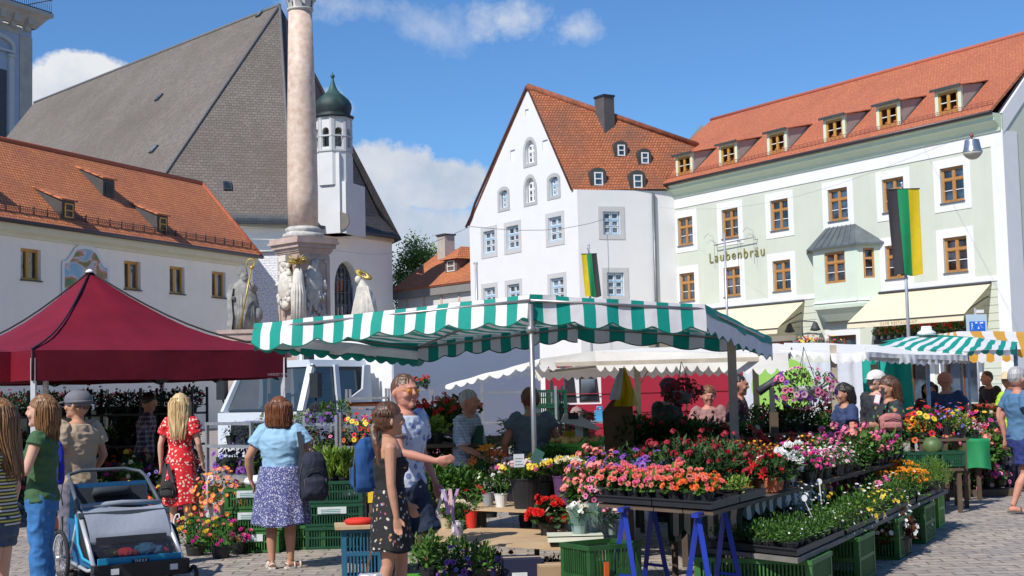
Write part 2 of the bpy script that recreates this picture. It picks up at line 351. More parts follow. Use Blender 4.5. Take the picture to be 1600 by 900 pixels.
# ================================================================ WINDOWS
WC={}
def win_mesh(w,h,st):
    k=(round(w,3),round(h,3),st)
    if k in WC: return WC[k]
    fr=MB(); gl=MB()
    if st in('wood','woodside'):
        t=.10; fr.box(-w/2,-w/2+t,0,.07,0,h); fr.box(w/2-t,w/2,0,.07,0,h); fr.box(-w/2+t,w/2-t,0,.07,0,t); fr.box(-w/2+t,w/2-t,0,.07,h-t,h)
        zt=h*.66
        if st=='wood': fr.box(-.07,.07,-.012,.06,t,h-t)
        fr.box(-w/2+t,w/2-t,-.02,.06,zt-.055,zt+.055)
        fr.box(-w/2+t,w/2-t,.01,.05,h*.35-.018,h*.35+.018,1)
        for s in ((-1,1) if st=='wood' else ()):
            a,b=(-w/2+t,-.07) if s<0 else (.07,w/2-t)
            for z0,z1 in ((t,zt-.055),(zt+.055,h-t)):
                fr.box(a,a+.035,.004,.055,z0,z1); fr.box(b-.035,b,.004,.055,z0,z1); fr.box(a,b,.003,.054,z0,z0+.035); fr.box(a,b,.003,.054,z1-.035,z1)
        gl.box(-w/2+t,w/2-t,.06,.075,t,h-t)
        ms=[M_wood,M_white]
    elif st in('blue','bluearch'):
        t=.09; arc=st=='bluearch'; zt=h*.64
        fr.box(-w/2,-w/2+t,0,.08,0,h); fr.box(w/2-t,w/2,0,.08,0,h); fr.box(-w/2+t,w/2-t,0,.08,0,t); fr.box(-w/2+t,w/2-t,0,.08,h-t,h)
        fr.box(-.05,.05,-.012,.07,t,h-t); fr.box(-w/2+t,w/2-t,-.02,.07,zt-.05,zt+.05)
        for a,b in ((-w/2+t,-.05),(.05,w/2-t)):
            for z0,z1 in ((t,h*.335),(h*.365,zt-.05),(zt+.05,h-t)):
                q=.045
                fr.box(a,a+q,.0,.055,z0,z1,1); fr.box(b-q,b,.0,.055,z0,z1,1); fr.box(a+q,b-q,.0,.055,z0,z0+q,1); fr.box(a+q,b-q,.0,.055,z1-q,z1,1)
        gl.box(-w/2+t,w/2-t,.06,.075,t,h-t)
        ms=[M_blue if not arc else M_white,M_white]
    elif st=='honey':
        t=.13; fr.box(-w/2,-w/2+t,0,.1,0,h); fr.box(w/2-t,w/2,0,.1,0,h); fr.box(-w/2+t,w/2-t,0,.1,0,t); fr.box(-w/2+t,w/2-t,0,.1,h-t,h); fr.box(-.14,.06,-.02,.09,t,h-t)
        gl.box(-w/2+t,w/2-t,.07,.085,t,h-t); ms=[M_wood2,M_white]
    elif st=='dorm':
        t=.12; fr.box(-w/2,-w/2+t,0,.07,0,h); fr.box(w/2-t,w/2,0,.07,0,h); fr.box(-w/2+t,w/2-t,0,.07,0,t); fr.box(-w/2+t,w/2-t,0,.07,h-t,h); fr.box(-.09,.09,-.012,.06,t,h-t)
        fr.box(-w/2+t,w/2-t,.01,.05,h*.5-.02,h*.5+.02,1)
        gl.box(-w/2+t,w/2-t,.06,.075,t,h-t); ms=[M_wood2,M_white]
    elif st=='small':
        t=.07; fr.box(-w/2,-w/2+t,0,.07,0,h); fr.box(w/2-t,w/2,0,.07,0,h); fr.box(-w/2+t,w/2-t,0,.07,0,t); fr.box(-w/2+t,w/2-t,0,.07,h-t,h); fr.box(-w/2+t,w/2-t,-.01,.06,h*.5-.03,h*.5+.03)
        gl.box(-w/2+t,w/2-t,.05,.065,t,h-t); ms=[M_white,M_white]
    WC[k]=(fr.mesh('window',ms),gl.mesh('pane',M_glass2 if st.startswith('blue') else M_glass)); return WC[k]
def mobj(name,me,parent,loc=(0,0,0),rz=0):
    o=bpy.data.objects.new(name,me); COL.objects.link(o); o.parent=parent; o.location=loc; o.rotation_euler=(0,0,rz); return o
def window(par,x,z,w,h,st,y=.12,sur=None,surm=None,sill=None,rz=0,x_=0,drop=0,label=None):
    """window with its bottom centre at (x, z) of the facade frame"""
    f,g=win_mesh(w,h,st); o=mobj('window',f,par,(x,y,z),rz); mobj('pane',g,o)
    if label: o['label']=label
    if sur:
        k=('sur',w,h,sur,surm.name,drop)
        if k not in WC:
            b=MB(); s=sur; yy=-y-.03; ya=-y+.003
            b.box(-w/2-s,-w/2,yy,ya,-s,h+s); b.box(w/2,w/2+s,yy,ya,-s,h+s); b.box(-w/2,w/2,yy,ya,h,h+s); b.box(-w/2,w/2,yy,ya,-s,0)
            if drop: b.box(-w/2-s,-w/2-.02,yy,ya,-drop,-s); b.box(w/2+.02,w/2+s,yy,ya,-drop,-s)
            WC[k]=b.mesh('surround',surm)
        mobj('surround',WC[k],o)
    if sill:
        k=('sill',w,sill.name)
        if k not in WC:
            b=MB(); b.box(-w/2-.04,w/2+.04,-y-.09,.0,-.06,0); WC[k]=b.mesh('sill',sill)
        mobj('sill',WC[k],o)
    return o
# ================================================================ GREEN INN
def green_house():
    fr=Frame(at(1566,600,66),-58.5)
    h=thing('inn','pale green inn with white window bands, red roof and six dormers, on the right','building',fr.o,fr.yaw)
    XL,XRt=-27.1,.72; ZE=14.05
    cols=[-23.15,-18.95,-14.7,-10.13,-6.2,-2.38]; w,hh=1.45,1.72; z1,z2=10.33,6.9
    holes=[rect(c-w/2,c+w/2,z1,z1+hh) for c in cols]+[rect(c-w/2,c+w/2,z2,z2+hh) for i,c in enumerate(cols) if i!=3]
    for c in cols: window(h,c,z1,w,hh,'wood',sur=.42,surm=M_white,sill=M_zinc)
    for i,c in enumerate(cols):
        if i!=3: window(h,c,z2,w,hh,'wood',sur=.42,surm=M_white,sill=M_zinc,drop=.75)
    door=[rect(-11.2,-9.2,0,4.2),rect(-24,-21.5,.6,3.9),rect(-19.5,-17,.6,3.9),rect(-16.2,-14,0,4.1),rect(-6.9,-4.3,.6,3.9),rect(-3.4,-1.4,.6,3.9)]
    m=MB(); m.poly(rect(XL,XRt,0,ZE),holes+door,rev=.2)
    # gable side and back
    D=9.6; RZ=19.0
    m.face([(XRt,0,0),(XRt,D,0),(XRt,D,ZE),(XRt,D/2,RZ-.1),(XRt,0,ZE)][::-1],0)
    m.face([(XL,0,0),(XL,0,ZE),(XL,D/2,RZ-.1),(XL,D,ZE),(XL,D,0)][::-1],0); m.face([(XL,D,0),(XRt,D,0),(XRt,D,ZE),(XL,D,ZE)],0)
    m.build('wall',M_green,h)
    # white corner strips and frieze, proud of the wall
    b=MB(); b.box(XL+.02,-25.6,-.035,.0,0,12.66); b.box(.04,XRt+.035,-.037,.0,0,12.66); b.box(XL+.02,XRt+.035,-.04,0,12.66,13.35); b.box(-25.6,.04,-.036,0,6.3,6.56)
    b.box(XRt-.0,XRt+.035,.0,1.0,0,13.3); b.box(XRt,XRt+.03,1.0,D,6.3,6.56)
    b.prism([(13.3,0),(13.3,1.0),(13.3,1.0)],0,1) if 0 else None
    # sloping white verge along the side gable
    for a,c in (((0,ZE),(D/2,RZ)),((D/2,RZ),(D,ZE))):
        d=V((0,c[0]-a[0],c[1]-a[1])).normalized()
        q=[V((XRt+.05,a[0],a[1]+.1)),V((XRt+.05,c[0],c[1]+.1)),V((XRt+.05,c[0],c[1]-.9)),V((XRt+.05,a[0],a[1]-.9))]
        b.face(q); b.face([p-V((.06,0,0)) for p in q][::-1]); b.face([q[0],q[0]-V((.3,0,0)),q[1]-V((.3,0,0)),q[1]])
    b.build('white_band',M_white,h)
    # cornice
    c=MB(); prof=[(0,13.3),(-.12,13.32),(-.16,13.5),(-.38,13.72),(-.5,13.78),(-.52,13.95),(-.62,14.0),(-.62,14.12),(0,14.12)]
    for i in range(len(prof)-1):
        (y0,z0),(y1,z1_)=prof[i],prof[i+1]; c.face([(XL-.1,y0,z0),(XRt-.02,y0,z0),(XRt-.02,y1,z1_),(XL-.1,y1,z1_)])
    for xx in (XL-.1,XRt-.02): c.face([(xx,p[0],p[1]) for p in prof])
    c.build('cornice',mat('pale_green_cornice',(.60,.70,.52),.7,.04,1),h)
    g=MB(); g.tube([(XL-.15,-.72,14.14),(XRt,-.72,14.14)],.1,8); 
    g.build('gutter',M_metal,h)
    r=MB(); e=-.78
    sl=(RZ-14.16)/(D/2+.0)
    z_e=14.16+sl*0
    r.roof([(XL-.1,e,14.22),(XRt,e,14.22),(XRt,D/2,RZ),(XL+1.0,D/2,RZ)],0,(1,0,0),thick=.12)
    r.roof([(XRt,D-e,14.22),(XL-.1,D-e,14.22),(XL+1.0,D/2,RZ),(XRt,D/2,RZ)],0,(-1,0,0)); r.roof([(XL-.1,D-e,14.22),(XL-.1,e,14.22),(XL+1.0,D/2,RZ)],0,(0,-1,0))
    ro=r.build('roof',M_tile_new,h)
    rd=MB(); rd.tube([(XL+1,D/2,RZ),(XRt,D/2,RZ)],.13,8); rd.build('ridge',mat('ridge_tiles','#A85B45',.8,.12,6),ro)
    sg=MB(); n=92
    ys,zs=-.45,14.22+(RZ-14.22)/(D/2-e)*.33+.0
    for k in range(3): sg.tube([(XL+.1,ys,zs+.06+.09*k),(XRt-.1,ys,zs+.06+.09*k)],.013,4)
    for i in range(n): xx=XL+.1+(XRt-XL-.2)*i/(n-1); sg.bar((xx,ys,zs),(xx,ys,zs+.26),.02)
    sg.build('snow_guard',mat('rusty_guard',(.30,.10,.07),.7,.2,5),ro)
    def rz_(y): return 14.22+(RZ-14.22)*(y-e)/(D/2-e)
    for i,px in enumerate((1071.5,1140,1216.5,1306,1390.5,1484)):
        py=(268,246,227,206,186,164)[i]
        x,_=fr.hit(px,py,-.2); y0=-.28; w2=1.62; zb=rz_(y0)-.1; zt=15.86; yb=1.45
        d=MB(); d.face([(x+w2/2,y0,zb),(x+w2/2,y0,zt),(x+w2/2,yb,rz_(yb)),(x+w2/2,y0,zb)][:3]); d.face([(x-w2/2,y0,zb),(x-w2/2,yb,rz_(yb)),(x-w2/2,y0,zt)])
        dm=d.build('dormer',mat('taupe_cladding',(.36,.32,.29),.7,.06,2),h)
        q=MB(); q.box(x-w2/2,x-w2/2+.2,y0-.04,y0+.1,zb,zt); q.box(x+w2/2-.2,x+w2/2,y0-.04,y0+.1,zb,zt); q.box(x-w2/2+.2,x+w2/2-.2,y0-.04,y0+.1,zt-.16,zt)
        q.build('frame',mat('pale_green_timber',(.62,.68,.50),.6,.05,3),dm)
        q=MB(); q.roof([(x-w2/2-.12,y0-.22,zt),(x+w2/2+.12,y0-.22,zt),(x+w2/2+.12,yb+.1,rz_(yb)+.14),(x-w2/2-.12,yb+.1,rz_(yb)+.14)],0,(1,0,0),thick=.05); q.build('roof',M_tile_new,dm)
        q=MB(); q.box(x-w2/2-.14,x+w2/2+.14,y0-.25,y0-.2,zt-.08,zt+.05); q.bar((x+w2/2+.03,y0-.05,zb+.0),(x+w2/2+.03,yb,rz_(yb)+.02),.1); q.bar((x-w2/2-.03,y0-.05,zb+.0),(x-w2/2-.03,yb,rz_(yb)+.02),.1)
        q.build('edging',M_dark,dm)
        f,g_=win_mesh(w2-.4,zt-zb-.26,'dorm'); o=mobj('window',f,dm,(x,y0,zb+.1))
    # oriel
    x0,x1,xa,xb,yo=-11.25,-8.05,-12.5,-7.9,-.9; zb,zt=5.9,8.82
    o=MB()
    P=[(xa,0),(x0,yo),(x1,yo),(xb+.9,0)]
    P=[(-12.05,0),(-11.25,yo),(-8.05,yo),(-7.25,0)]
    for i in range(3):
        a,b_=P[i],P[i+1]; L=math.hypot(b_[0]-a[0],b_[1]-a[1]); ux=(b_[0]-a[0])/L; uy=(b_[1]-a[1])/L
        hs=[rect(L/2-.75,L/2+.75,6.92,8.58)] if i==1 else [rect(L/2-.27,L/2+.27,7.05,8.6)]
        o.poly(rect(0,L,zb,zt),hs,fn=lambda s,z,y=0,a=a,ux=ux,uy=uy:V((a[0]+ux*s-uy*y,a[1]+uy*s+ux*y,z)),rev=.12)
    # corbelled foot
    for k,(i0,z0,i1,z1_) in enumerate(((1.0,5.9,1.06,5.78),(1.06,5.78,1.04,5.6),(1.04,5.6,.95,5.55),(.95,5.55,.45,4.95))):
        def rg(sc,z): return [V((-9.65+(p[0]+9.65)*(.55+.45*sc) if p[1] else -9.65+(p[0]+9.65)*(.6+.4*sc),p[1]*sc,z)) for p in P]
        A,B=rg(i0,z0),rg(i1,z1_)
        for j in range(3): o.face([A[j],B[j],B[j+1],A[j+1]])
    ob=o.build('oriel',mat('oriel_render',(.58,.66,.54),.8,.04,1),h)
    q=MB(); 
    for i in range(3):
        a,b_=P[i],P[i+1]
        q.bar((a[0],a[1]-.03,5.95),(b_[0],b_[1]-.03,5.95),.1,.1)
    q.build('band',M_white,ob)
    window(ob,-9.65,6.92,1.5,1.66,'wood',y=yo+.08,sur=.3,surm=M_white,sill=M_zinc)
    for s,a,b_ in ((1,P[2],P[3]),(-1,P[0],P[1])):
        f,g_=win_mesh(.54,1.55,'woodside'); ang=math.atan2(b_[1]-a[1],b_[0]-a[0])
        cx,cy=(a[0]+b_[0])/2,(a[1]+b_[1])/2; o2=mobj('window',f,ob,(cx-math.sin(ang)*.05,cy+math.cos(ang)*.05,7.05),ang); mobj('pane',g_,o2)
    rf=MB(); T=[(-11.1,-.02,10.02),(-8.95,-.02,10.02)]; E=[(-12.65,.0,8.86),(-11.45,-1.12,8.86),(-7.85,-1.12,8.86),(-6.95,0,8.86)]
    rf.face([E[0],E[1],T[0]]); rf.face([E[1],E[2],T[1],T[0]]); rf.face([E[2],E[3],T[1]])
    for k in range(1,7):
        t=k/7; a=V(E[1]).lerp(V(E[2]),t); b_=V(T[0]).lerp(V(T[1]),t); rf.bar(a+V((0,-.01,.02)),b_+V((0,-.01,.02)),.03,.04)
    for i in range(3): rf.bar(V(E[i])-V((0,0,.04)),V(E[i+1])-V((0,0,.04)),.05,.1)
    rf.build('oriel_roof',M_zinc,ob)
    # ground floor: boarding grooves, doors, awnings, lettering
    gz=MB()
    for k in range(16):
        z=.35+k*.37
        for a,b_ in ((-13.9,-12.1),(-.95,.03)): gz.box(a,b_,-.012,-.002,z,z+.022)
    gz.build('groove',mat('shadow_joint',(.30,.36,.25),.9,.05,2),h)
    for dd in door:
        xa_,xb_=dd[0][0],dd[1][0]; z0,z1_=dd[0][1],dd[2][1]
        q=MB(); n_=2; q.box(xa_,xb_,.2,.26,z0,z1_,1)
        for xx in (xa_,(xa_+xb_)/2-.06,xb_-.12): q.box(xx,xx+.12,.12,.2,z0,z1_)
        q.box(xa_,xb_,.125,.195,z1_-.15,z1_); q.box(xa_,xb_,.125,.195,z1_-1.2,z1_-1.1)
        q.build('door' if z0==0 else 'shop_window',[mat('red_brown_door',(.22,.07,.03),.5,.15,3),M_glass],h)
        q=MB(); q.box(xa_-.3,xa_,-.03,.01,z0,z1_+.3); q.box(xb_,xb_+.3,-.03,.01,z0,z1_+.3); q.box(xa_,xb_,-.03,.01,z1_,z1_+.3); q.build('door_surround',M_white,h)
    M_awn=mat('cream_awning',(.86,.76,.54),.8,.03,1,trans=.25)
    for x0_,x1_ in ((-7.6,-.3),(-27,-12.95)):
        q=MB(); A=[(x0_,-.06,6.2),(x1_,-.06,6.2),(x1_+.1,-2.15,4.72),(x0_-.05,-2.15,4.72)]; q.face(A); 
        n=24; 
        for i in range(n):
            xa_=x0_-.05+(x1_-x0_+.15)*i/n; xb_=x0_-.05+(x1_-x0_+.15)*(i+1)/n; q.face([(xa_,-2.15,4.72),(xb_,-2.15,4.72),(xb_,-2.2,4.42),(xa_,-2.2,4.42)])
        ao=q.build('awning',M_awn,h)
        if x0_>-10: text(ao,'CAFÉ RESTAURANT',.22,.004,mat('faded_awning_print',(.50,.38,.20),.7,.1,5),(-5.4,-2.21,4.47),(PI/2,0,0),sp=1.3)
        q=MB(); q.tube([(x0_,-.1,6.24),(x1_,-.1,6.24)],.07,8)
        for xx in (x0_+.3,x1_-.2): q.bar((xx,-.08,5.6),(xx,-2.1,4.68),.05); 
        q.bar((x0_-.05,-2.16,4.7),(x1_+.1,-2.16,4.7),.06); q.build('awning_arm',M_dark,ao)
    text(h,'Laubenbräu',.98,.02,mat('olive_gold_letters',(.20,.17,.03),.5,.1,3),(-20.95,-.05,9.03),(PI/2,0,0),sp=1.25,width=4.85,hs=.86,off=-.012)
    # side gable windows
    for zz in (6.9,10.33,14.2):
        for yy in (2.6,6.6):
            f,g_=win_mesh(1.2,1.72 if zz<14 else 1.3,'wood'); o2=mobj('window',f,h,(XRt+.01,yy,zz),PI/2); mobj('pane',g_,o2)
            q=MB(); 
            hh_=1.72 if zz<14 else 1.3
            for a in ((-.9,-.6,-.3,hh_+.3),(.6,.9,-.3,hh_+.3),(-.6,.6,hh_,hh_+.3),(-.6,.6,-.3,0)): q.box(a[0],a[1],-.03,.0,a[2],a[3])
            q.build('surround',M_white,o2)
    # wrought lamp bracket and flower boxes at the entrance
    q=MB(); q.box(-7.4,-1.0,-.6,-.3,3.62,3.85); q.build('flower_box',M_dark,h)
    dp=MB(); dp.tube([(XL-.02,-.12,13.2),(XL-.02,-.12,0)],.09,8); dp.build('downpipe',M_zinc,h)
    return fr
FG=green_house()
# ================================================================ WHITE GABLE HOUSE
def gable_house():
    fr=Frame(at(905.5,600,85),-57.7)
    h=thing('gabled_house','tall white gabled house with blue window frames and steep weathered tile roof','building',fr.o,fr.yaw)
    XL,XC=-12.6,.3
    out=[(XL,0),(XC,0),(XC,13.78),(-.25,13.86),(-4.84,21.06),(-11.6,14.35),(-12.15,13.6),(XL,13.15)]
    holes=[];w,hh=1.46,1.5
    rowA=[-10.05,-7.1,-2.17]
    for c in rowA: holes.append(rect(c-w/2,c+w/2,10.9,12.4))
    for c in (-10.15,-7.15,-2.12): holes.append(rect(c-w/2,c+w/2,7.1,8.6))
    for c in rowA: window(h,c,10.9,w,hh,'blue',y=.15,sur=.3,surm=M_grey_trim)
    for c in (-10.15,-7.15,-2.12): window(h,c,7.1,w,hh,'blue',y=.15,sur=.3,surm=M_grey_trim)
    ar=[(-4.8,16.15,1.1,1.5,.2),(-4.88,13.65,1.1,1.6,.2),(-8.1,13.68,.98,1.2,0),(-2.2,13.72,1.0,1.2,0)]
    for x,z,ww,hz,pt in ar:
        if pt: holes.append(arch(x-ww/2,x+ww/2,z,z+hz,point=.25))
        else: holes.append(arch(x-ww/2,x+ww/2,z,z+hz,6,point=-.6))
        f,g=win_mesh(ww-.1,hz-.25 if pt else hz-.08,'bluearch' if pt else 'blue'); o=mobj('window',f,h,(x,.2,z)); mobj('pane',g,o)
        q=MB(); A=arch(x-ww/2-.24,x+ww/2+.24,z-.2,z+hz+.22,10,point=.25 if pt else -.55); B=arch(x-ww/2+.003,x+ww/2-.003,z+.003,z+hz-.003,10,point=.25 if pt else -.6)
        q.poly(A,[B],fn=lambda a,b,y=0,x=x,z=z:V((a-x,-.23+y,b-z)),rev=.03); q.build('surround',mat('grey_stone',(.42,.42,.41),.85,.12,3),o)
        if pt:
            q=MB(); q.box(-ww/2,ww/2,.02,.05,hz-.3,hz+.02); q.build('fanlight',M_white,o)
    for x,z,ww,hz in ((-5.06,19.2,.42,.5),(-6.87,16.6,.6,.75),(-3.05,16.65,.6,.72)):
        holes.append(rect(x-ww/2,x+ww/2,z,z+hz))
        q=MB(); q.box(x-ww/2,x+ww/2,.08,.11,z,z+hz); q.build('niche',M_white,h)
    m=MB(); m.poly(out,holes,rev=.2)
    # right-hand wall turns away at the corner
    a2=R(16)-fr.yaw; ux=V((math.cos(a2),math.sin(a2),0)); uy=V((-math.sin(a2),math.cos(a2),0)); L=15
    fn=lambda s,z,y=0:V((XC,0,0))+ux*s+uy*y+V((0,0,z))
    hr=[rect(1.6,2.72,11.05,12.45),rect(1.75,2.85,7.3,8.75)]
    m.poly(rect(0,L,0,13.78),hr,fn=fn,rev=.2)
    m.build('wall',mat('white_lime_render',(.71,.705,.69),.85,.025,.8,.06),h)
    for r_ in hr:
        x=(r_[0][0]+r_[1][0])/2; o=None; f,g=win_mesh(1.1,1.42,'blue'); o=mobj('window',f,h,tuple(fn(x,r_[0][1],.12)),a2); mobj('pane',g,o)
        q=MB()
        for a in ((-.85,-.55,-.3,1.72),(.55,.85,-.3,1.72),(-.55,.55,1.42,1.72),(-.55,.55,-.3,0)): q.box(a[0],a[1],-.15,-.11,a[2],a[3])
        q.build('surround',M_grey_trim,o)
    A=V((-4.84,-.1,21.15)); C=V((-.2,-.1,13.82)); E=fn(5.2,13.9,-.15)
    n=(C-A).cross(E-A).normalized()
    def rp(px,py,off=0):
        r=ray(px,py); q=fr.w(A.x,A.y,A.z); nw=fr.x*n.x+fr.y*n.y+V((0,0,n.z)); t=(q+nw*off-EYE).dot(nw)/r.dot(nw); return fr.loc(EYE+r*t)
    RE=rp(1075,222); RE=A+(RE-A)*1.06
    mid=rp(945,180); EE=C+(E-C)*2.6
    EE=E+(E-C)*1.2
    r=MB(); r.roof([C+V((.1,0,-.05)),EE,RE+(EE-E)*.2,RE,A],0,tuple(E-C))
    L0=V((XL-.1,-.1,13.05)); r.roof([L0,A,RE,L0+(RE-A)],0,tuple(RE-A))
    ro=r.build('roof',M_tile_old,h)
    q=MB(); q.tube([A,RE],.2,8); 
    q.tube([(XL-.25,-.12,12.95),(-12.15,-.12,13.62),(-11.6,-.12,14.42),A],.09,6,1); q.tube([A,C+V((.05,0,0))],.06,6,1)
    q.build('ridge',[mat('mossy_ridge_tiles','#8A5038',.9,.35,3),mat('dark_red_verge','#4A2A28',.8,.1,3)],ro)
    # chimney
    pc=rp(945,186); bx=MB(); bx.box(-.5,.5,-.4,.4,-3.2,.75,0); bx.box(-.55,.55,-.45,.45,.75,.88,1); bx.build('chimney',[mat('dark_chimney_cladding',(.09,.085,.085),.6,.2,2),M_black],ro,loc=pc+V((0,0,.6)))
    # arched dormers
    for i,(px,py,sc) in enumerate(((935.5,291,1.02),(997,295,1.02),(971,245,.88),(1008,257,.88))):
        p=rp(px,py); o=MB(); w2=.5*sc; hz=1.05*sc
        pr=arch(-w2,w2,-.1,hz+.1,6,point=-.35); dp=1.5*sc
        o.prism(pr,0,dp); d=o.build('dormer',mat('bronze_dormer_cladding',(.05,.055,.05),.55,.3,2),ro,loc=p); d.rotation_euler=(0,0,a2)
        f,g=win_mesh(.54*sc,.80*sc,'small'); w_=mobj('window',f,d,(0,-.06,.05)); mobj('pane',g,w_); 
    q=MB(); q.tube([fn(4.9,13.6,-.12),fn(4.85,0,-.12)],.1,8); q.build('downpipe',M_zinc,h)
gable_house()
# ================================================================ LEFT HOUSE (in shade)
def left_house():
    fr=Frame(at(0,600,64),68)
    h=thing('town_house','lavender-grey house with orange tiled roof and a painted mural, on the left','building',fr.o,fr.yaw)
    X0,X1=-10,21.1; ws=[2.02,9.65,13.55,17.55,-6]
    holes=[rect(c-.69,c+.69,7.42,8.9) for c in ws]
    m=MB(); m.poly(rect(X0,X1,0,9.6),holes,rev=.28,inv=False); D=9.0
    m.face([(X1,0,0),(X1,D,0),(X1,D,9.9),(X1,0,9.9)]); m.face([(X0,0,0),(X0,0,9.9),(X0,D,9.9),(X0,D,0)]); m.face([(X0,D,0),(X0,D,9.9),(X1,D,9.9),(X1,D,0)])
    m.build('wall',M_lav,h)
    for c in ws: window(h,c,7.42,1.38,1.48,'honey',y=.2,sill=M_dark)
    c=MB(); prof=[(0,9.35),(-.08,9.38),(-.1,9.5),(-.35,9.62),(-.42,9.98),(0,9.98)]
    for i in range(5):
        (y0,z0),(y1,z1)=prof[i],prof[i+1]; c.face([(X0,y0,z0),(X1,y0,z0),(X1,y1,z1),(X0,y1,z1)])
    c.face([(X1,a,b) for a,b in prof]); c.build('cornice',M_cream,h)
    g=MB(); g.tube([(X0,-.58,10.0),(X1+.2,-.58,10.0)],.11,8); g.build('gutter',M_metal,h)
    cR=4.6; zr=fr.hit(150,250,cR)[1]; xr=fr.hit(315,286,cR)[0]
    r=MB(); r.roof([(X0,-.5,10.08),(X1+.15,-.5,10.08),(xr,cR,zr),(X0,cR,zr)],0,(1,0,0),thick=.1); r.roof([(X1+.15,-.5,10.08),(X1+.15,cR*2+.5,10.08),(xr,cR,zr)],0,(0,1,0)); r.roof([(X0,cR*2+.5,10.08),(X1+.15,cR*2+.5,10.08),(xr,cR,zr),(X0,cR,zr)],0,(1,0,0))
    ro=r.build('roof',M_tile_left,h)
    q=MB(); q.tube([(X0,cR,zr),(xr,cR,zr)],.14,8); q.tube([(xr,cR,zr),(X1+.15,-.5,10.1)],.12,8); q.build('ridge',mat('ridge_tiles_left','#A5563A',.8,.15,6),ro)
    sl=(zr-10.08)/(cR+.5)
    def rz(y): return 10.08+sl*(y+.5)
    sg=MB(); ys=0.0
    for k in range(3): sg.tube([(X0,ys,rz(ys)+.08+.1*k),(X1-.2,ys,rz(ys)+.08+.1*k)],.014,4)
    for i in range(200): xx=X0+(X1-.2-X0)*i/199; sg.bar((xx,ys,rz(ys)+.06),(xx,ys,rz(ys)+.3),.015)
    for i in range(34): xx=X0+(X1-.2-X0)*i/33; sg.bar((xx,ys-.05,rz(ys)-.02),(xx,ys-.05,rz(ys)+.34),.04,.06)
    sg.build('snow_guard',M_metal,ro)
    for px,py,kind in ((107,344,1),(254,364,1),(170,308,0),(-30,300,0)):
        # find where the sight line meets the roof slope
        for k in range(400):
            y=k*.012-.3; x,z=fr.hit(px,py,y)
            if z<=rz(y): break
        w2=.48; z0=rz(y)-.05; zt=z0+1.05; yb=y+1.62
        d=MB(); d.face([(x-w2,y,z0),(x+w2,y,z0),(x+w2,y,zt),(x-w2,y,zt)]); d.face([(x-w2,y,z0),(x-w2,y,zt),(x-w2,yb,rz(yb))]); d.face([(x+w2,y,zt),(x+w2,y,z0),(x+w2,yb,rz(yb))])
        dm=d.build('dormer',mat('dark_dormer_boards',(.06,.055,.055),.7,.2,3),ro)
        q=MB(); q.roof([(x-w2-.12,y-.12,zt),(x+w2+.12,y-.12,zt),(x+w2+.05,yb+.15,rz(yb)+.2),(x-w2-.05,yb+.15,rz(yb)+.2)],0,(1,0,0),thick=.08); q.build('roof',M_tile_left,dm)
        if kind:
            f,g_=win_mesh(.62,.72,'small'); f=f.copy(); f.materials.clear(); f.materials.append(M_wood2); f.materials.append(M_wood2); mobj('window',f,dm,(x,y-.06,z0+.15))
        else:
            q=MB(); 
            for k in range(6): q.box(x-.3,x+.3,y-.05,y-.01,z0+.22+k*.1,z0+.28+k*.1)
            q.build('louvre',M_black,dm)
    # painted mural in a curved white frame
    def mur(sc,dx=0):
        c=5.95; p=[]
        pts=[(-1.62,5.6),(1.62,5.6),(1.62,8.35),(1.3,8.42),(1.0,8.72),(.75,9.02),(.4,9.16),(0,9.2),(-.4,9.16),(-.75,9.02),(-1.0,8.72),(-1.3,8.42),(-1.62,8.35)]
        return [(c+a*sc,7.4+(b-7.4)*(sc+.02)) for a,b in pts]
    q=MB(); q.poly(mur(1.12),[mur(1.0)],fn=lambda x,z,y=0:V((x,-.05+y,z)),rev=.05); fm=q.build('mural_frame',M_white,h)
    q=MB(); q.prism(mur(1.0),-.03,.0)
    m,nt,b=_nt('mural_paint'); tc=nd(nt,'ShaderNodeTexCoord'); mp=nd(nt,'ShaderNodeMapping'); mp.inputs['Scale'].default_value=(.55,1,1.1); nz=nd(nt,'ShaderNodeTexNoise',Scale=1.1,Detail=3.0,Distortion=1.2); lk(nt,tc.outputs['Object'],mp.inputs[0]); lk(nt,mp.outputs[0],nz.inputs['Vector'])
    cr=nd(nt,'ShaderNodeValToRGB'); el=cr.color_ramp.elements; el[0].position=.3; el[0].color=(.25,.42,.55,1); el[1].position=.75; el[1].color=(.10,.24,.20,1)
    for p_,c_ in ((.42,(.30,.48,.62,1)),(.48,(.62,.58,.55,1)),(.54,(.50,.22,.16,1)),(.62,(.15,.26,.08,1))): e=el.new(p_); e.color=c_
    lk(nt,nz.outputs['Fac'],cr.inputs[0]); lk(nt,cr.outputs[0],b.inputs['Base Color']); b.inputs['Roughness'].default_value=.9
    q.build('mural',m,fm)
left_house()
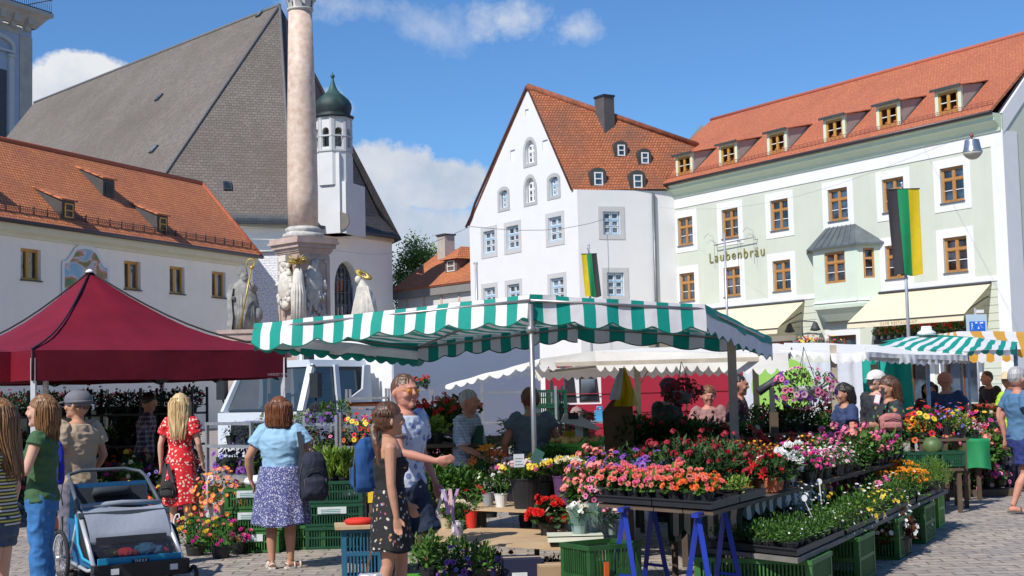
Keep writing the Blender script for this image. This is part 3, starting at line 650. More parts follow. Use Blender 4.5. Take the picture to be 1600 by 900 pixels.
# ================================================================ CHURCH
def church():
    ZE=14.2
    A=at(437,8,114); P1=on(208,345,ZE); P2=on(457,349,ZE); P3=on(622,372,ZE); RE=on(0,182,A.z)
    rd=(RE-A); rd.z=0; rd.normalize(); 
    N0=P1+rd*48; R0=A+rd*48
    h=thing('church','medieval white church with vast grey slate roof behind the column','building',(P2.x,P2.y,0))
    o=V((P2.x,P2.y,0)); L=lambda p:V(p)-o
    back=P3+rd*20; mid=P3+V((.3,6,0))
    r=MB()
    r.roof([L(N0),L(P1),L(A),L(R0)],0,tuple(-rd))
    r.roof([L(P1),L(P2),L(A)],0,tuple(P2-P1))
    # flared eave on the last facet
    def lp(a,b,t): return a+(b-a)*t
    q2=lp(P2,A,.09); q3=lp(P3,A,.10)+V((-.55,0,-.1))
    r.roof([L(q2),L(q3),L(A)],1,tuple(P3-P2)); r.roof([L(P2),L(P3+V((.3,0,-.15))),L(q3),L(q2)],1,tuple(P3-P2))
    r.roof([L(P3+V((.3,0,-.15))),L(mid+rd*4),L(A+rd*6),L(A)],1,tuple(mid-P3)); r.roof([L(mid+rd*4),L(N0+V((30,20,0))),L(R0),L(A+rd*6)],1,tuple(rd))
    ro=r.build('roof',[M_slate,M_slate_shade],h)
    q=MB(); q.tube([L(A),L(R0)],.16,6); q.tube([L(A),L(P1)],.13,6); q.tube([L(A),L(P2)],.12,6)
    q.build('ridge',mat('lead_ridge',(.13,.125,.12),.7,.15,2),ro)
    # wall
    C=(P1+P3)/2+V((0,12,0)); ins=lambda p,k=.6:p+((C-p)*V((1,1,0))).normalized()*k
    pts=[ins(N0),ins(P1),ins(P2),ins(P3),ins(mid+rd*4)]
    w=MB()
    for i in range(4):
        a,b=L(pts[i]),L(pts[i+1]); d=(b-a); d.z=0; ln=d.length; ux=d/ln; uy=V((0,0,1)).cross(ux)
        fn=lambda s,z,y=0,a=a,ux=ux,uy=uy:V((a.x,a.y,0))+ux*s+uy*y+V((0,0,z))
        if i==2:
            # pointed window
            fa=Frame(pts[2],math.degrees(math.atan2(ux.y,ux.x))); x0,z1=fa.hit(523,470); x1,_=fa.hit(560,470); zt=fa.hit(541,408)[1]
            hole=arch(x0,x1,z1-5,zt,10,point=.35); w.poly(rect(0,ln,0,ZE+.1),[hole],fn=fn,rev=.7)
            wf=MB(); wx=(x0+x1)/2
            for k in range(7): xx=x0+(x1-x0)*k/6; wf.tube([fn(xx,z1-5,.55),fn(xx,zt-abs(xx-wx)*.9,.55)],.045,4)
            for k in range(8): zz=z1-4+k*.95; wf.tube([fn(x0,zz,.55),fn(x1,zz,.55)],.025,4)
            gl=MB(); gl.face([fn(x0,z1-5,.62),fn(x1,z1-5,.62),fn(x1,zt,.62),fn(x0,zt,.62)]); WIN=(wf,gl)
        else: w.poly(rect(0,ln,0,ZE+.1),fn=fn)
    w.build('wall',mat('church_limewash',(.88,.85,.77),.9,.05,.3,.1),h)
    a=WIN[0].build('window',mat('grey_tracery',(.20,.20,.21),.8,.1,2),h); WIN[1].build('pane',M_glass,a)
    c=MB()
    for i in range(3):
        a,b=L(pts[i]),L(pts[i+1]); c.bar(a+V((0,-.15,-.1)),b+V((0,-.15,-.1)),.5,.45)
    c.build('cornice',mat('church_cornice',(.52,.50,.42),.8,.05,1),h)
    g=MB()
    for a,b in ((P1,P2),(P2,P3)): g.bar(L(a)+V((0,-.25,.0)),L(b)+V((0,-.25,.0)),.3,.2)
    g.build('gutter',M_dark,h)
    s=MB()
    a,b=L(P1),L(P2)
    for k in range(3): s.bar(a+V((0,.1,.25+.14*k)),b+V((0,.1,.25+.14*k)),.03)
    for i in range(110): t=i/109; s.bar(a.lerp(b,t)+V((0,.1,.1)),a.lerp(b,t)+V((0,.1,.6)),.04)
    s.build('snow_guard',M_zinc,ro)
    # roof lights
    nA=(P1-A).cross(R0-A).normalized(); nB=(P2-A).cross(P1-A).normalized()
    for px,py,n in ((249,153,nA),(241,234,nA),(407,22,nA),(355,291,nB)):
        rr=ray(px,py); t=(A-EYE).dot(n)/rr.dot(n); p=L(EYE+rr*t); nn=n if n.z>0 else -n
        ud=V((0,0,1)).cross(nn).normalized(); vd=nn.cross(ud)
        M=Matrix(((ud.x,vd.x,nn.x,p.x),(ud.y,vd.y,nn.y,p.y),(ud.z,vd.z,nn.z,p.z),(0,0,0,1)))
        q=MB(); q.box(-.3,.3,-.4,.4,-.05,.14,0,M); q.box(-.24,.24,-.32,.32,.14,.16,1,M); q.build('skylight',[M_dark,M_glass2],ro)
    # plain lower annex seen left of the column
    sx=MB(); pa=L(at(388,600,90)); pb=L(at(441,600,90)); sx.box(pa.x,pb.x,pa.y,pa.y+6,0,11.0)
    sx.roof([(pa.x-.1,pa.y-.2,11.0),(pb.x+.1,pa.y-.2,11.0),(pb.x+.1,pa.y+6,11.6),(pa.x-.1,pa.y+6,11.6)],1,(1,0,0))
    sx.build('annex',[tiles('whitewashed_brick','#E2E2E4','#D8D8DB','#CFD0D4',.4,.16,.015,bump=.4,coords='UV'),M_dark],h)
    # ---- stair turret with onion dome
    TY=105.2; c0=at(527,600,TY); t=thing('turret','white octagonal bell turret with green-black onion dome on the church','bell turret',(c0.x,c0.y,0)); tl=V((c0.x,c0.y,0))
    def zat(py,x=527): return at(x,py,TY).z
    s_=F/TY
    b=MB(); yw=R(-18); Mz=Matrix.Rotation(yw,4,'Z')
    zb0,zb1=zat(367),zat(287); 
    x0=(517-527)/s_-.35; b.box(-.8,1.35,-.9,2.6,zb0,zb1+.0,0,Mz)
    b.box(-1.12,1.0,-1.1,1.2,zb0,zat(243),0,Matrix.Rotation(R(-20),4,'Z')) 
    wedge=zat(330)
    b.build('base',mat('turret_limewash',(.62,.615,.60),.9,.05,.8),t)
    lm=MB(); z0,z1=zat(292),zat(186); n=8; r0=1.38; hol=[]
    for k in range(8):
        a0=R(-90-22.5-20+45*k); a1=a0+R(45); p,q=V((math.cos(a0)*r0,math.sin(a0)*r0,0)),V((math.cos(a1)*r0,math.sin(a1)*r0,0)); d=q-p; ln=d.length; ux=d/ln; uy=V((0,0,1)).cross(ux)
        fn=lambda s,z,y=0,p=p,ux=ux,uy=uy:p+ux*s+uy*y+V((0,0,z))
        lm.poly(rect(0,ln,z0,z1),[arch(ln*.24,ln*.76,zat(233),zat(203),8)],fn=fn,rev=.3,mr=1)
        for xx in (0,ln*.82): lm.box(xx,xx+ln*.18,-.05,.02,zat(240),z1,1,Matrix(((ux.x,uy.x,0,p.x),(ux.y,uy.y,0,p.y),(0,0,1,0),(0,0,0,1))))
        for zz in (zat(240),zat(217),z1-.15): lm.box(0,ln,-.08,.02,zz,zz+.12,1,Matrix(((ux.x,uy.x,0,p.x),(ux.y,uy.y,0,p.y),(0,0,1,0),(0,0,0,1))))
    lm.face([(math.cos(R(45*k))*1.2,math.sin(R(45*k))*1.2,z0+1.0) for k in range(8)],2)
    lm.build('lantern',[MATS['turret_limewash'],M_grey_trim,M_dark],t)
    dm=MB(); pr=[(1.42,186),(1.44,183),(1.18,181),(1.20,178),(1.30,170),(1.26,163),(1.08,156),(.78,150),(.5,145),(.32,140),(.2,134),(.12,128),(.07,122)]
    rows=[]; nn=32
    for rr,py in pr:
        z=zat(py); rows.append([V((math.cos(2*PI*k/nn)*rr*1.06*(1+.035*(k%4==0)),math.sin(2*PI*k/nn)*rr*1.06*(1+.035*(k%4==0)),z)) for k in range(nn)])
    dm.grid(rows,0,True,True,(1,1)); dm.ball((0,0,zat(119)),.17,10); dm.tube([(0,0,zat(118)),(0,0,zat(112))],.03,6)
    m,nt,bb=_nt('patinated_copper'); g=nd(nt,'ShaderNodeTexCoord'); sp=nd(nt,'ShaderNodeSeparateXYZ'); lk(nt,g.outputs['Generated'],sp.inputs[0]); nz=nd(nt,'ShaderNodeTexNoise',Scale=6.0,Detail=4.0); lk(nt,g.outputs['Generated'],nz.inputs['Vector'])
    ad=nd(nt,'ShaderNodeMath',operation='MULTIPLY_ADD'); lk(nt,nz.outputs['Fac'],ad.inputs[0]); ad.inputs[1].default_value=.7; lk(nt,sp.outputs[2],ad.inputs[2]); cr=nd(nt,'ShaderNodeValToRGB'); cr.color_ramp.elements[0].position=.55; cr.color_ramp.elements[0].color=(.012,.022,.022,1); cr.color_ramp.elements[1].position=1.15-.2; cr.color_ramp.elements[1].color=(.035,.09,.075,1); lk(nt,ad.outputs[0],cr.inputs[0]); lk(nt,cr.outputs[0],bb.inputs['Base Color']); bb.inputs['Roughness'].default_value=.6; bb.inputs['Metallic'].default_value=.1
    dm.build('onion_dome',m,t)
    q=MB(); q.loft([((0,0,0),.66,.66)]*1+[((0,0,.12),.66,.66)],20,0); 
    rw=q.build('round_window',mat('turret_reveal',(.16,.14,.12),.8,.1,2),t); 
    pw=at(543,349,TY-2); rw.rotation_euler=(PI/2,0,yw); rw.location=V(Mz@V((1.0,-.93,0)))+V((0,0,zat(349)))
    # ---- big west tower
    fr=Frame(at(49,600,130),64); tw=thing('church_tower','blue-grey church tower with balcony railing cut by the left edge','church tower',fr.o,fr.yaw); s1=F/130
    z=lambda py:at(49,py,130).z; k_=1.34; tw.location=EYE+(V(fr.o)-EYE)*k_; tw.scale=(k_,)*3
    m=MB(); m.box(-9,0,0,9,0,z(48)); m.build('wall',mat('blue_grey_render',(.36,.40,.50),.85,.06,.4),tw)
    m=MB(); m.box(-1.5,.04,-.06,-.002,0,z(60)); m.box(-9,-1.5,-.06,-.002,z(60),z(48))
    for xx in (-7.8,-6.0,-4.3,-2.6,-.9): m.box(xx-.35,xx+.35,-.9,0,z(44),z(28)); m.box(xx-.28,xx+.28,-.5,0,z(52),z(44))
    m.build('corbel',mat('sand_stone',(.42,.38,.33),.85,.15,1),tw)
    m=MB(); pr=[(-.3,z(46)),(-1.0,z(30)),(-1.4,z(26)),(-1.4,z(20)),(0,z(20)),(0,z(46))]
    for i in range(5): m.face([(-9,pr[i][0],pr[i][1]),(-pr[i][0],pr[i][0],pr[i][1]),(-pr[i+1][0],pr[i+1][0],pr[i+1][1]),(-9,pr[i+1][0],pr[i+1][1])])
    for i in range(5): m.face([(-pr[i][0],pr[i][0],pr[i][1]),(-pr[i][0],9,pr[i][1]),(-pr[i+1][0],9,pr[i+1][1]),(-pr[i+1][0],pr[i+1][0],pr[i+1][1])])
    m.build('cornice',MATS['sand_stone'],tw)
    m=MB()
    for zz in (z(20)+.1,z(-2)): m.tube([(-9,-1.3,zz),(1.3,-1.3,zz),(1.3,8,zz)],.05,4)
    for k in range(40):
        xx=-9+k*.26; m.tube([(xx,-1.3,z(20)),(xx+.06,-1.3,z(10)),(xx,-1.3,z(-2))],.03,4)
    m.build('railing',M_black,tw)
    m=MB(); xc=-4.3; zt=z(62)
    m.poly(arch(xc-2.1,xc+2.1,z(92),z(66),10,point=-.55),[arch(xc-1.7,xc+1.7,z(88),z(72),10,point=-.6)],fn=lambda x,zz,y=0:V((x,-.25+y,zz)),rev=.25)
    for s in (-1,1):
        m.box(xc+s*1.7-.3,xc+s*1.7+.3,-.2,-.002,0,z(98)); m.box(xc+s*1.7-.42,xc+s*1.7+.42,-.3,-.004,z(98),z(94))
    m.build('window_surround',M_grey_trim,tw)
    m=MB(); m.box(xc-1.2,xc+1.2,-.05,-.001,z(240),z(120)); m.build('louvre',M_dark,tw)
church()
# ================================================================ BACKGROUND HOUSE + TREE
def back_house():
    fr=Frame(at(735,600,108),-52); h=thing('small_house','low house with orange roof, chimney and dormer between church and gabled house','building',fr.o,fr.yaw)
    e0=fr.hit(622,456); e1=fr.hit(735,438); ze=(e0[1]+e1[1])/2; xl=e0[0]-.6; c=4.2; r0=fr.hit(686,394,c); r1=fr.hit(735,386,c); zr=r0[1]
    m=MB(); m.poly(rect(xl+.5,12,0,ze),rev=0); m.face([(xl+.5,0,0),(xl+.5,0,ze),(xl+.5,c*2,ze),(xl+.5,c*2,0)]); m.build('wall',mat('old_white_render',(.60,.59,.57),.9,.08,.5),h)
    m=MB(); m.box(xl+.2,12,-.35,0,ze-.75,ze); m.build('cornice',mat('grey_eaves',(.22,.21,.20),.8,.1,1),h)
    m=MB(); m.roof([(xl,-.5,ze),(12,-.5,ze),(12,c,zr),(r0[0],c,zr)],0,(1,0,0),thick=.15); m.roof([(xl,c*2,ze),(xl,-.5,ze),(r0[0],c,zr)],0,(0,-1,0)); ro=m.build('roof',M_tile_left,h)
    sl=(zr-ze)/(c+.5)
    x,_=fr.hit(705,430,1.0); m=MB(); z0=ze+sl*1.5; m.box(x-.8,x+.8,1,3.2,z0-.3,z0+1.1); d=m.build('dormer',mat('dark_dormer_timber',(.13,.10,.09),.8,.2,2),ro)
    m=MB(); T=(x,3.4,z0+2.1); a=[(x-1.15,.7,z0+1.0),(x+1.15,.7,z0+1.0),(x+1.15,3.4,z0+1.0),(x-1.15,3.4,z0+1.0)]; f=(x,2.0,z0+2.1)
    m.roof([a[0],a[1],f],0,(1,0,0)); m.roof([a[1],a[2],T,f],0,(0,1,0)); m.roof([a[3],a[0],f,T],0,(0,1,0)); m.build('roof',M_tile_left,d)
    g,_=win_mesh(1.0,.85,'small'); mobj('window',g,d,(x,.95,z0+.05))
    x,_=fr.hit(697,395,3.6); m=MB(); m.box(x-.55,x+.55,3.1,4.1,zr-2,zr+1.15); m.box(x-.65,x+.65,3.0,4.2,zr+1.15,zr+1.28,1); m.build('chimney',[mat('chimney_render',(.45,.40,.36),.9,.1,2),M_dark],ro)
    for k in range(8):
        m=MB(); xx=xl+2+k*2.4; m.box(xx-.12,xx+.12,-.06,-.002,ze-3.3,ze-.8); m.build('pilaster',mat('pinkish_strip',(.55,.42,.36),.9,.05,1),h)
back_house()
def leafmat(name,c1,c2,trans=.35,sc=1.2):
    m,nt,b=_nt(name); tc=nd(nt,'ShaderNodeTexCoord'); nz=nd(nt,'ShaderNodeTexNoise',Scale=sc,Detail=3.0); lk(nt,tc.outputs['Object'],nz.inputs['Vector'])
    gi=nd(nt,'ShaderNodeNewGeometry'); ad=nd(nt,'ShaderNodeMath',operation='MULTIPLY_ADD'); lk(nt,gi.outputs['Random Per Island'],ad.inputs[0]); ad.inputs[1].default_value=.5; lk(nt,nz.outputs['Fac'],ad.inputs[2])
    cr=nd(nt,'ShaderNodeValToRGB'); cr.color_ramp.elements[0].position=.45; cr.color_ramp.elements[1].position=1.0; cr.color_ramp.elements[0].color=c4(c1); cr.color_ramp.elements[1].color=c4(c2); lk(nt,ad.outputs[0],cr.inputs[0])
    lk(nt,cr.outputs[0],b.inputs['Base Color']); b.inputs['Roughness'].default_value=.55; b.inputs['Specular IOR Level'].default_value=.3
    tr=nd(nt,'ShaderNodeBsdfTranslucent'); lk(nt,cr.outputs[0],tr.inputs[0]); mx=nd(nt,'ShaderNodeMixShader'); mx.inputs[0].default_value=trans; lk(nt,b.outputs[0],mx.inputs[1]); lk(nt,tr.outputs[0],mx.inputs[2]); lk(nt,mx.outputs[0],nt.nodes['Material Output'].inputs['Surface'])
    MATS[name]=m; return m
M_tree=leafmat('birch_leaves',(.08,.15,.03),(.34,.44,.10),.45,.25)
M_bark=mat('bark',(.16,.13,.10),.9,.3,4)
def tree():
    p=at(652,600,128); rr=random.Random(3); t=thing('tree','loose green tree rising behind the small orange-roofed house','tree',(p.x,p.y,0)); m=MB(); tips=[]
    m.tube([(0,0,0),(.1,0,5),(-.1,.1,9),(-.3,0,14)],[.35,.28,.18,.05],8)
    for k in range(26):
        z0=6+k*.32; a=rr.uniform(0,6.28); L=rr.uniform(1.6,3.1)*(1.0 if z0<11 else .6); e=V((math.cos(a)*L,math.sin(a)*L,z0+rr.uniform(.8,2.2))); m.tube([(0,0,z0),e*.5+V((0,0,z0*.5+.2)),e],[.09,.06,.02],5); tips+= [e,e*.6+V((0,0,z0*.4+.4))]
    m.build('trunk',M_bark,t); c=MB()
    tips=[q for q in tips if q.z<16.6 and abs(q.x)<2.6]
    for q in tips:
        for _ in range(170):
            o=V((rr.gauss(0,.55),rr.gauss(0,.55),rr.gauss(0,.5)-.15)); a=q+o; s=.1+rr.random()*.07
            u=V((rr.uniform(-1,1),rr.uniform(-1,1),rr.uniform(-1,1))).normalized(); w=u.cross(V((rr.uniform(-1,1),rr.uniform(-1,1),1))).normalized(); c.face([a-u*s,a+w*s*.6,a+u*s,a-w*s*.6])
    c.build('crown',M_tree,t)
tree()

def sky_block_row():  # unseen houses added behind the camera to cut sky light on the stalls
    h=thing('sky_block_house','unseen row of ochre houses added behind the viewer to block sky light','building',(0,-24,0))
    m=MB(); m.box(-45,45,-10,0,0,13.5); m.build('wall',mat('ochre_render',(.30,.24,.15),.9,.1,.4),h)
    m=MB(); m.roof([(-45.5,.6,13.4),(45.5,.6,13.4),(45.5,-5,18),(-45.5,-5,18)],0,(1,0,0)); m.roof([(-45.5,-10.6,13.4),(45.5,-10.6,13.4),(45.5,-5,18),(-45.5,-5,18)],0,(1,0,0)); m.build('roof',M_tile_left,h)
    for i in range(24):
        for z in (1.2,5.2,9.3): f,g=win_mesh(1.1,1.6,'wood'); o=mobj('window',f,h,(-42+i*3.6,.05,z),PI); mobj('pane',g,o)
sky_block_row()
# ================================================================ GROUND
def ground():
    m=MB(); s=1500; m.face([(-s,-200,0),(s,-200,0),(s,2*s,0),(-s,2*s,0)],0,[(-s,-200),(s,-200),(s,2*s),(-s,2*s)])
    g=m.build('ground',tiles('stone_setts','#9C9188','#B2A596','#6A625A',.33,.18,.014,stain='#8A8480',bump=.4,stscale=.9,distort=.12,rough=.85,coords='UV',off=.5),None); tag(g,kind='structure')
ground()
# ================================================================ MARIAN COLUMN
def column():
    Y=46; s=F/Y; c=at(477,600,Y); c.z=0; zf=lambda py:at(477,py,Y).z
    t=thing('marian_column','pink marble column on a carved plinth, rising in front of the church','monument',c)
    mm=mat('rose_marble',(.50,.34,.25),.6,.14,4.5,.35,col2=(.72,.58,.47),detail=12)
    ms=mat('pink_plinth_stone',(.44,.33,.28),.75,.2,2,.15); mg=mat('grey_carved_stone',(.46,.44,.40),.85,.28,5,.5)
    m=MB(); z0,z1=zf(356),zf(18)
    m.lathe([(.49,z0),(.50,z0+1.2),(.485,z0+3),(.45,z1-2.5),(.39,z1)],40); m.build('shaft',mm,t)
    m=MB(); zb=zf(372); m.lathe([(.66,zb-.02),(.68,zb+.05),(.66,zb+.12),(.57,zb+.15),(.55,zb+.2),(.6,zb+.24),(.58,zb+.3),(.49,z0+.02)],40); m.build('column_base',mg,t)
    m=MB(); m.lathe([(.39,z1-.02),(.44,z1+.02),(.44,z1+.08),(.37,z1+.1),(.4,z1+.5),(.52,z1+.95),(.6,z1+1.1)],24)
    for k in range(8):
        a=2*PI*k/8
        for r0,zz,h in ((.38,z1+.1,.42),(.42,z1+.45,.42)):
            a2=a+(.39 if zz>z1+.3 else 0); d=V((math.cos(a2),math.sin(a2),0)); e=V((-d.y,d.x,0))
            rows=[[d*(r0+.02)+e*w+V((0,0,zz)) for w in (-.11,0,.11)],[d*(r0+.07)+e*w+V((0,0,zz+h*.6)) for w in (-.12,0,.12)],[d*(r0+.2)+e*w+V((0,0,zz+h)) for w in (-.08,0,.08)],[d*(r0+.24)+e*w+V((0,0,zz+h*.8)) for w in (-.05,0,.05)]]
            m.grid(rows)
    m.box(-.62,.62,-.62,.62,z1+1.1,z1+1.3); m.build('capital',mg,t)
    m=MB(); yw=R(45-1); Mz=Matrix.Rotation(yw,4,'Z'); zc=zf(374)
    for w,a,b in ((.80,-.12,0),(.84,-.2,-.12),(.76,-.34,-.2),(.68,-.44,-.34),(.64,-.5,-.44)): m.box(-w,w,-w,w,zc+a,zc+b,0,Mz)
    m.box(-.6,.6,-.6,.6,zc-3.6,zc-.5,0,Mz); m.box(-.85,.85,-.85,.85,zc-3.9,zc-3.6,0,Mz); m.box(-1.1,1.1,-1.1,1.1,0,zc-3.9,0,Mz)
    for q in range(4):
        Q=Matrix.Rotation(yw+q*PI/2,4,'Z')
        for a in ((-.58,-.46,zc-3.4,zc-.6),(.46,.58,zc-3.4,zc-.6),(-.46,.46,zc-.72,zc-.6),(-.46,.46,zc-3.4,zc-3.2)): m.box(a[0],a[1],-.63,-.598,a[2],a[3],0,Q)
    m.build('plinth',ms,t)
    # carved arms on the left face, rocaille on the right face, gilded crown
    rr=random.Random(5)
    m=MB(); Q=Matrix.Rotation(yw-PI/2,4,'Z'); f=lambda x,z,y=-.68:Q@V((x,y,z))
    zm=zc-1.55
    m.ball(f(0,zm,-.7),.40,14,0,1.35,.5,Q.to_3x3()); m.ball(f(0,zm-.62,-.72),.2,10,0,.9,.7,Q.to_3x3()); m.ball(f(0,zm+.72,-.7),.24,12,0,.8,.7,Q.to_3x3()); m.box(-.2,.2,-.86,-.62,zm+.78,zm+.98,0,Q)
    for k in range(60):
        a=rr.uniform(0,6.28); x=math.cos(a)*.4*rr.uniform(.6,1.05); z=math.sin(a)*.72*rr.uniform(.6,1.05); m.ball(f(x,zm+z,-.76),rr.uniform(.05,.11),6,0,rr.uniform(.7,1.6),.8)
    m.build('coat_of_arms',mat('pale_carved_limestone',(.62,.58,.50),.85,.18,6,.6),t)
    m=MB(); Q2=Matrix.Rotation(yw,4,'Z'); 
    m.ball(Q2@V((-.05,-.62,zm)),.36,12,0,2.0,.3,Q2.to_3x3())
    for k in range(70): m.ball(Q2@V((rr.uniform(-.42,.42),-.66,zm+rr.uniform(-1.3,.8))),rr.uniform(.04,.10),6,0,rr.uniform(.8,2.2),.6)
    m.build('relief',mg,t)
    # gilded crown figure on the corner
    st=MB(); st.loft([(Q@V((.75,-.75,zm-1.3)),.2,.2),(Q@V((.74,-.76,zm-.6)),.24,.2),(Q@V((.72,-.74,zm)),.2,.18),(Q@V((.7,-.72,zm+.35)),.16,.15),(Q@V((.68,-.7,zm+.5)),.1,.1)],12)
    for k in range(14): a=k*.45; st.tube([Q@V((.75+.19*math.cos(a),-.75+.19*math.sin(a),zm-1.3)),Q@V((.73+.2*math.cos(a+.15),-.75+.2*math.sin(a+.15),zm-.3)),Q@V((.7+.1*math.cos(a),-.72+.1*math.sin(a),zm+.4))],[.06,.05,.02],5)
    ct=thing('cherub_statue','white stone figure with a gilded wreath at the corner of the column plinth','statue',c); st.build('figure',MATS['pale_carved_limestone'],ct)
    g=MB(); p=Q@V((.66,-.7,zm+.72)); 
    for k in range(26):
        a=rr.uniform(0,6.28); d=V((math.cos(a)*1.3,math.sin(a)*.8,rr.uniform(-.2,.9))).normalized(); g.tube([p,p+d*.34],[.06,.01],4)
    g.build('gilded_wreath',mat('gold_leaf',(.50,.36,.10),.45,.25,8,metal=.6),ct)
column()
def statues():
    Y=45; ms=mat('weathered_statue_stone',(.14,.135,.13),.9,.4,3.5,.8,col2=(.36,.35,.32)); gold=MATS['gold_leaf']; rr=random.Random(9)
    # bishop saint
    p=at(381,600,Y); z=lambda py:at(381,py,Y).z; z0=z(516); H=z(420)-z0; t=thing('bishop_statue','weathered grey stone bishop with mitre and golden crozier, left of the column','statue',(p.x,p.y,z0))
    m=MB()
    def rg(cx,zz,rx,ry,fold=.12,n=28,ph=0): return [V((cx+rx*math.cos(2*PI*k/n)*(1+fold*math.sin(k*1.9+ph)),ry*math.sin(2*PI*k/n)*(1+fold*math.sin(k*2.3+ph)),zz)) for k in range(n)]
    m.grid([rg(-.0,0,.46,.36,.14),rg(.02,.25*H,.44,.36,.16,ph=.3),rg(.05,.45*H,.42,.34,.14,ph=.5),rg(.0,.62*H,.40,.32,.10,ph=.8),rg(-.04,.74*H,.30,.25,.06),rg(-.03,.8*H,.12,.12,0),rg(0,.83*H,.10,.11,0)],0,True,True,(1,1))
    m.ball((.04,-.02,.865*H),.135,14,0,1.2,1.05); m.ball((.15,-.05,.845*H),.05,6); m.ball((.06,-.05,.83*H),.12,10,0,1.0,.9)
    # mitre
    m.prism([(-.17,.9*H),(.15,.9*H),(.13,1.0*H),(-.05,1.1*H),(-.19,1.0*H)],-.12,.1)
    # arms: one raised to the crozier
    m.tube([(.22,-.05,.74*H),(.42,-.22,.66*H),(.33,-.38,.76*H)],[.12,.11,.06],8); m.tube([(-.28,-.05,.73*H),(-.40,-.15,.55*H),(-.2,-.3,.5*H)],[.13,.12,.07],8)
    m.grid([[V((-.42,-.1,.7*H)),V((-.46,-.25,.5*H)),V((-.42,-.3,.2*H)),V((-.5,-.25,0))],[V((-.25,-.28,.7*H)),V((-.3,-.36,.5*H)),V((-.25,-.4,.2*H)),V((-.3,-.38,0))]])
    for k in range(22): x=rr.uniform(-.4,.42); m.tube([(x,-.33+abs(x)*.3,rr.uniform(.02,.2)*H),(x*.9+.03,-.36+abs(x)*.3,.35*H),(x*.7,-.3+abs(x)*.3,rr.uniform(.5,.68)*H)],[.045,.04,.015],5)
    m.ball((.42,0,.25*H),.22,10,0,1.4); 
    m.build('figure',ms,t)
    g=MB(); a=V((-.02,-.5,0.03)); b=V((.36,-.42,.98*H)); g.tube([a,b],.03,6); g.ball(b+V((.01,0,.03)),.07,8); cx=b+V((-.02,0,.18)); g.tube([cx+V((.13*math.cos(q),0,.13*math.sin(q))) for q in [PI*1.5-.3+k*.5 for k in range(12)]],.026,6)
    g.build('crozier',gold,t)
    b=MB(); b.box(-.75,1.1,-.5,.5,-.12,0); b.box(-.68,1.0,-.45,.45,-.35,-.12); b.box(-.55,.9,-.38,.38,-z0,-.35); b.build('pedestal',MATS['pink_plinth_stone'],t)
    # praying figure seen from behind, with a gilded ring
    p=at(570,600,Y); z=lambda py:at(570,py,Y).z; z0=z(520); H=z(436)-z0; t=thing('cloaked_statue','pale cloaked stone figure with gold halo, right of the column','statue',(p.x,p.y,z0))
    m=MB(); m.grid([rg(0,0,.42,.34,.1),rg(.03,.3*H,.41,.34,.1,ph=.2),rg(.05,.6*H,.33,.28,.08,ph=.4),rg(.03,.82*H,.22,.2,.04,ph=.6),rg(-.03,.93*H,.12,.12,0),rg(-.08,.99*H,.09,.09,0)],0,True,True,(1,1))
    m.ball((-.15,-.02,.99*H),.12,10,0,1.1)
    for k in range(16): x=-.34+k*.045; m.tube([(x,-.32+abs(x)*.25,.02*H),(x*.95+.02,-.33+abs(x)*.3,.4*H),(x*.5,-.2,.86*H)],[.035,.03,.01],5)
    m.build('figure',MATS['pale_carved_limestone'],t)
    g=MB(); c=V((.02,-.02,1.08*H)); 
    for k in range(22): q=2*PI*k/22; d=V((math.cos(q)*.9,.2*math.sin(q),math.sin(q)*.45-math.cos(q)*.42)); g.tube([c+d*.1,c+d*.3],[.05,.015],4)
    g.build('halo',gold,t); b=MB(); b.box(-.5,.5,-.4,.4,-z0,0); b.build('pedestal',MATS['pink_plinth_stone'],t)
statues()
# ================================================================ FABRIC HELPERS
def cloth(name,col,trans=.3,rough=.7,var=.07,bump=.8,sc=3,weave=0):
    return mat(name,col,rough,var,sc,bump,trans=trans,fine=7,detail=5)
M_cg=cloth('teal_stripe',(.0,.33,.26),.16); M_cw=cloth('white_stripe',(.84,.82,.83),.16); M_ct=cloth('dark_green_hem',(.0,.10,.06),.05)
def wob(p,a=.02,f=1.7): return V(p)+V((mnoise.noise(V(p)*f),mnoise.noise(V(p)*f+V((7,0,0))),mnoise.noise(V(p)*f+V((0,9,0)))))*a
def slope(m,a,b,c,d,n,k=8,ma=(0,1),off=0,sag=.0,sub=2,wb=.045,sagf=None):
    """cloth between edge a-b and edge d-c cut into n stripes running from one edge to the other"""
    N=n*sub; rows=[]
    for j in range(k+1):
        t=j/k; r=[]
        for i in range(N+1):
            u=i/N; p=V(a).lerp(V(b),u).lerp(V(d).lerp(V(c),u),t); p=wob(p,wb if 0<j<k else wb*.5); p.z-=sag*math.sin(PI*t)*(1 if sagf is None else sagf(u)); r.append(p)
        rows.append(r)
    m.grid(rows,0,False,True,mf=lambda i,j:ma[((j//sub)+off)%2])
    return rows
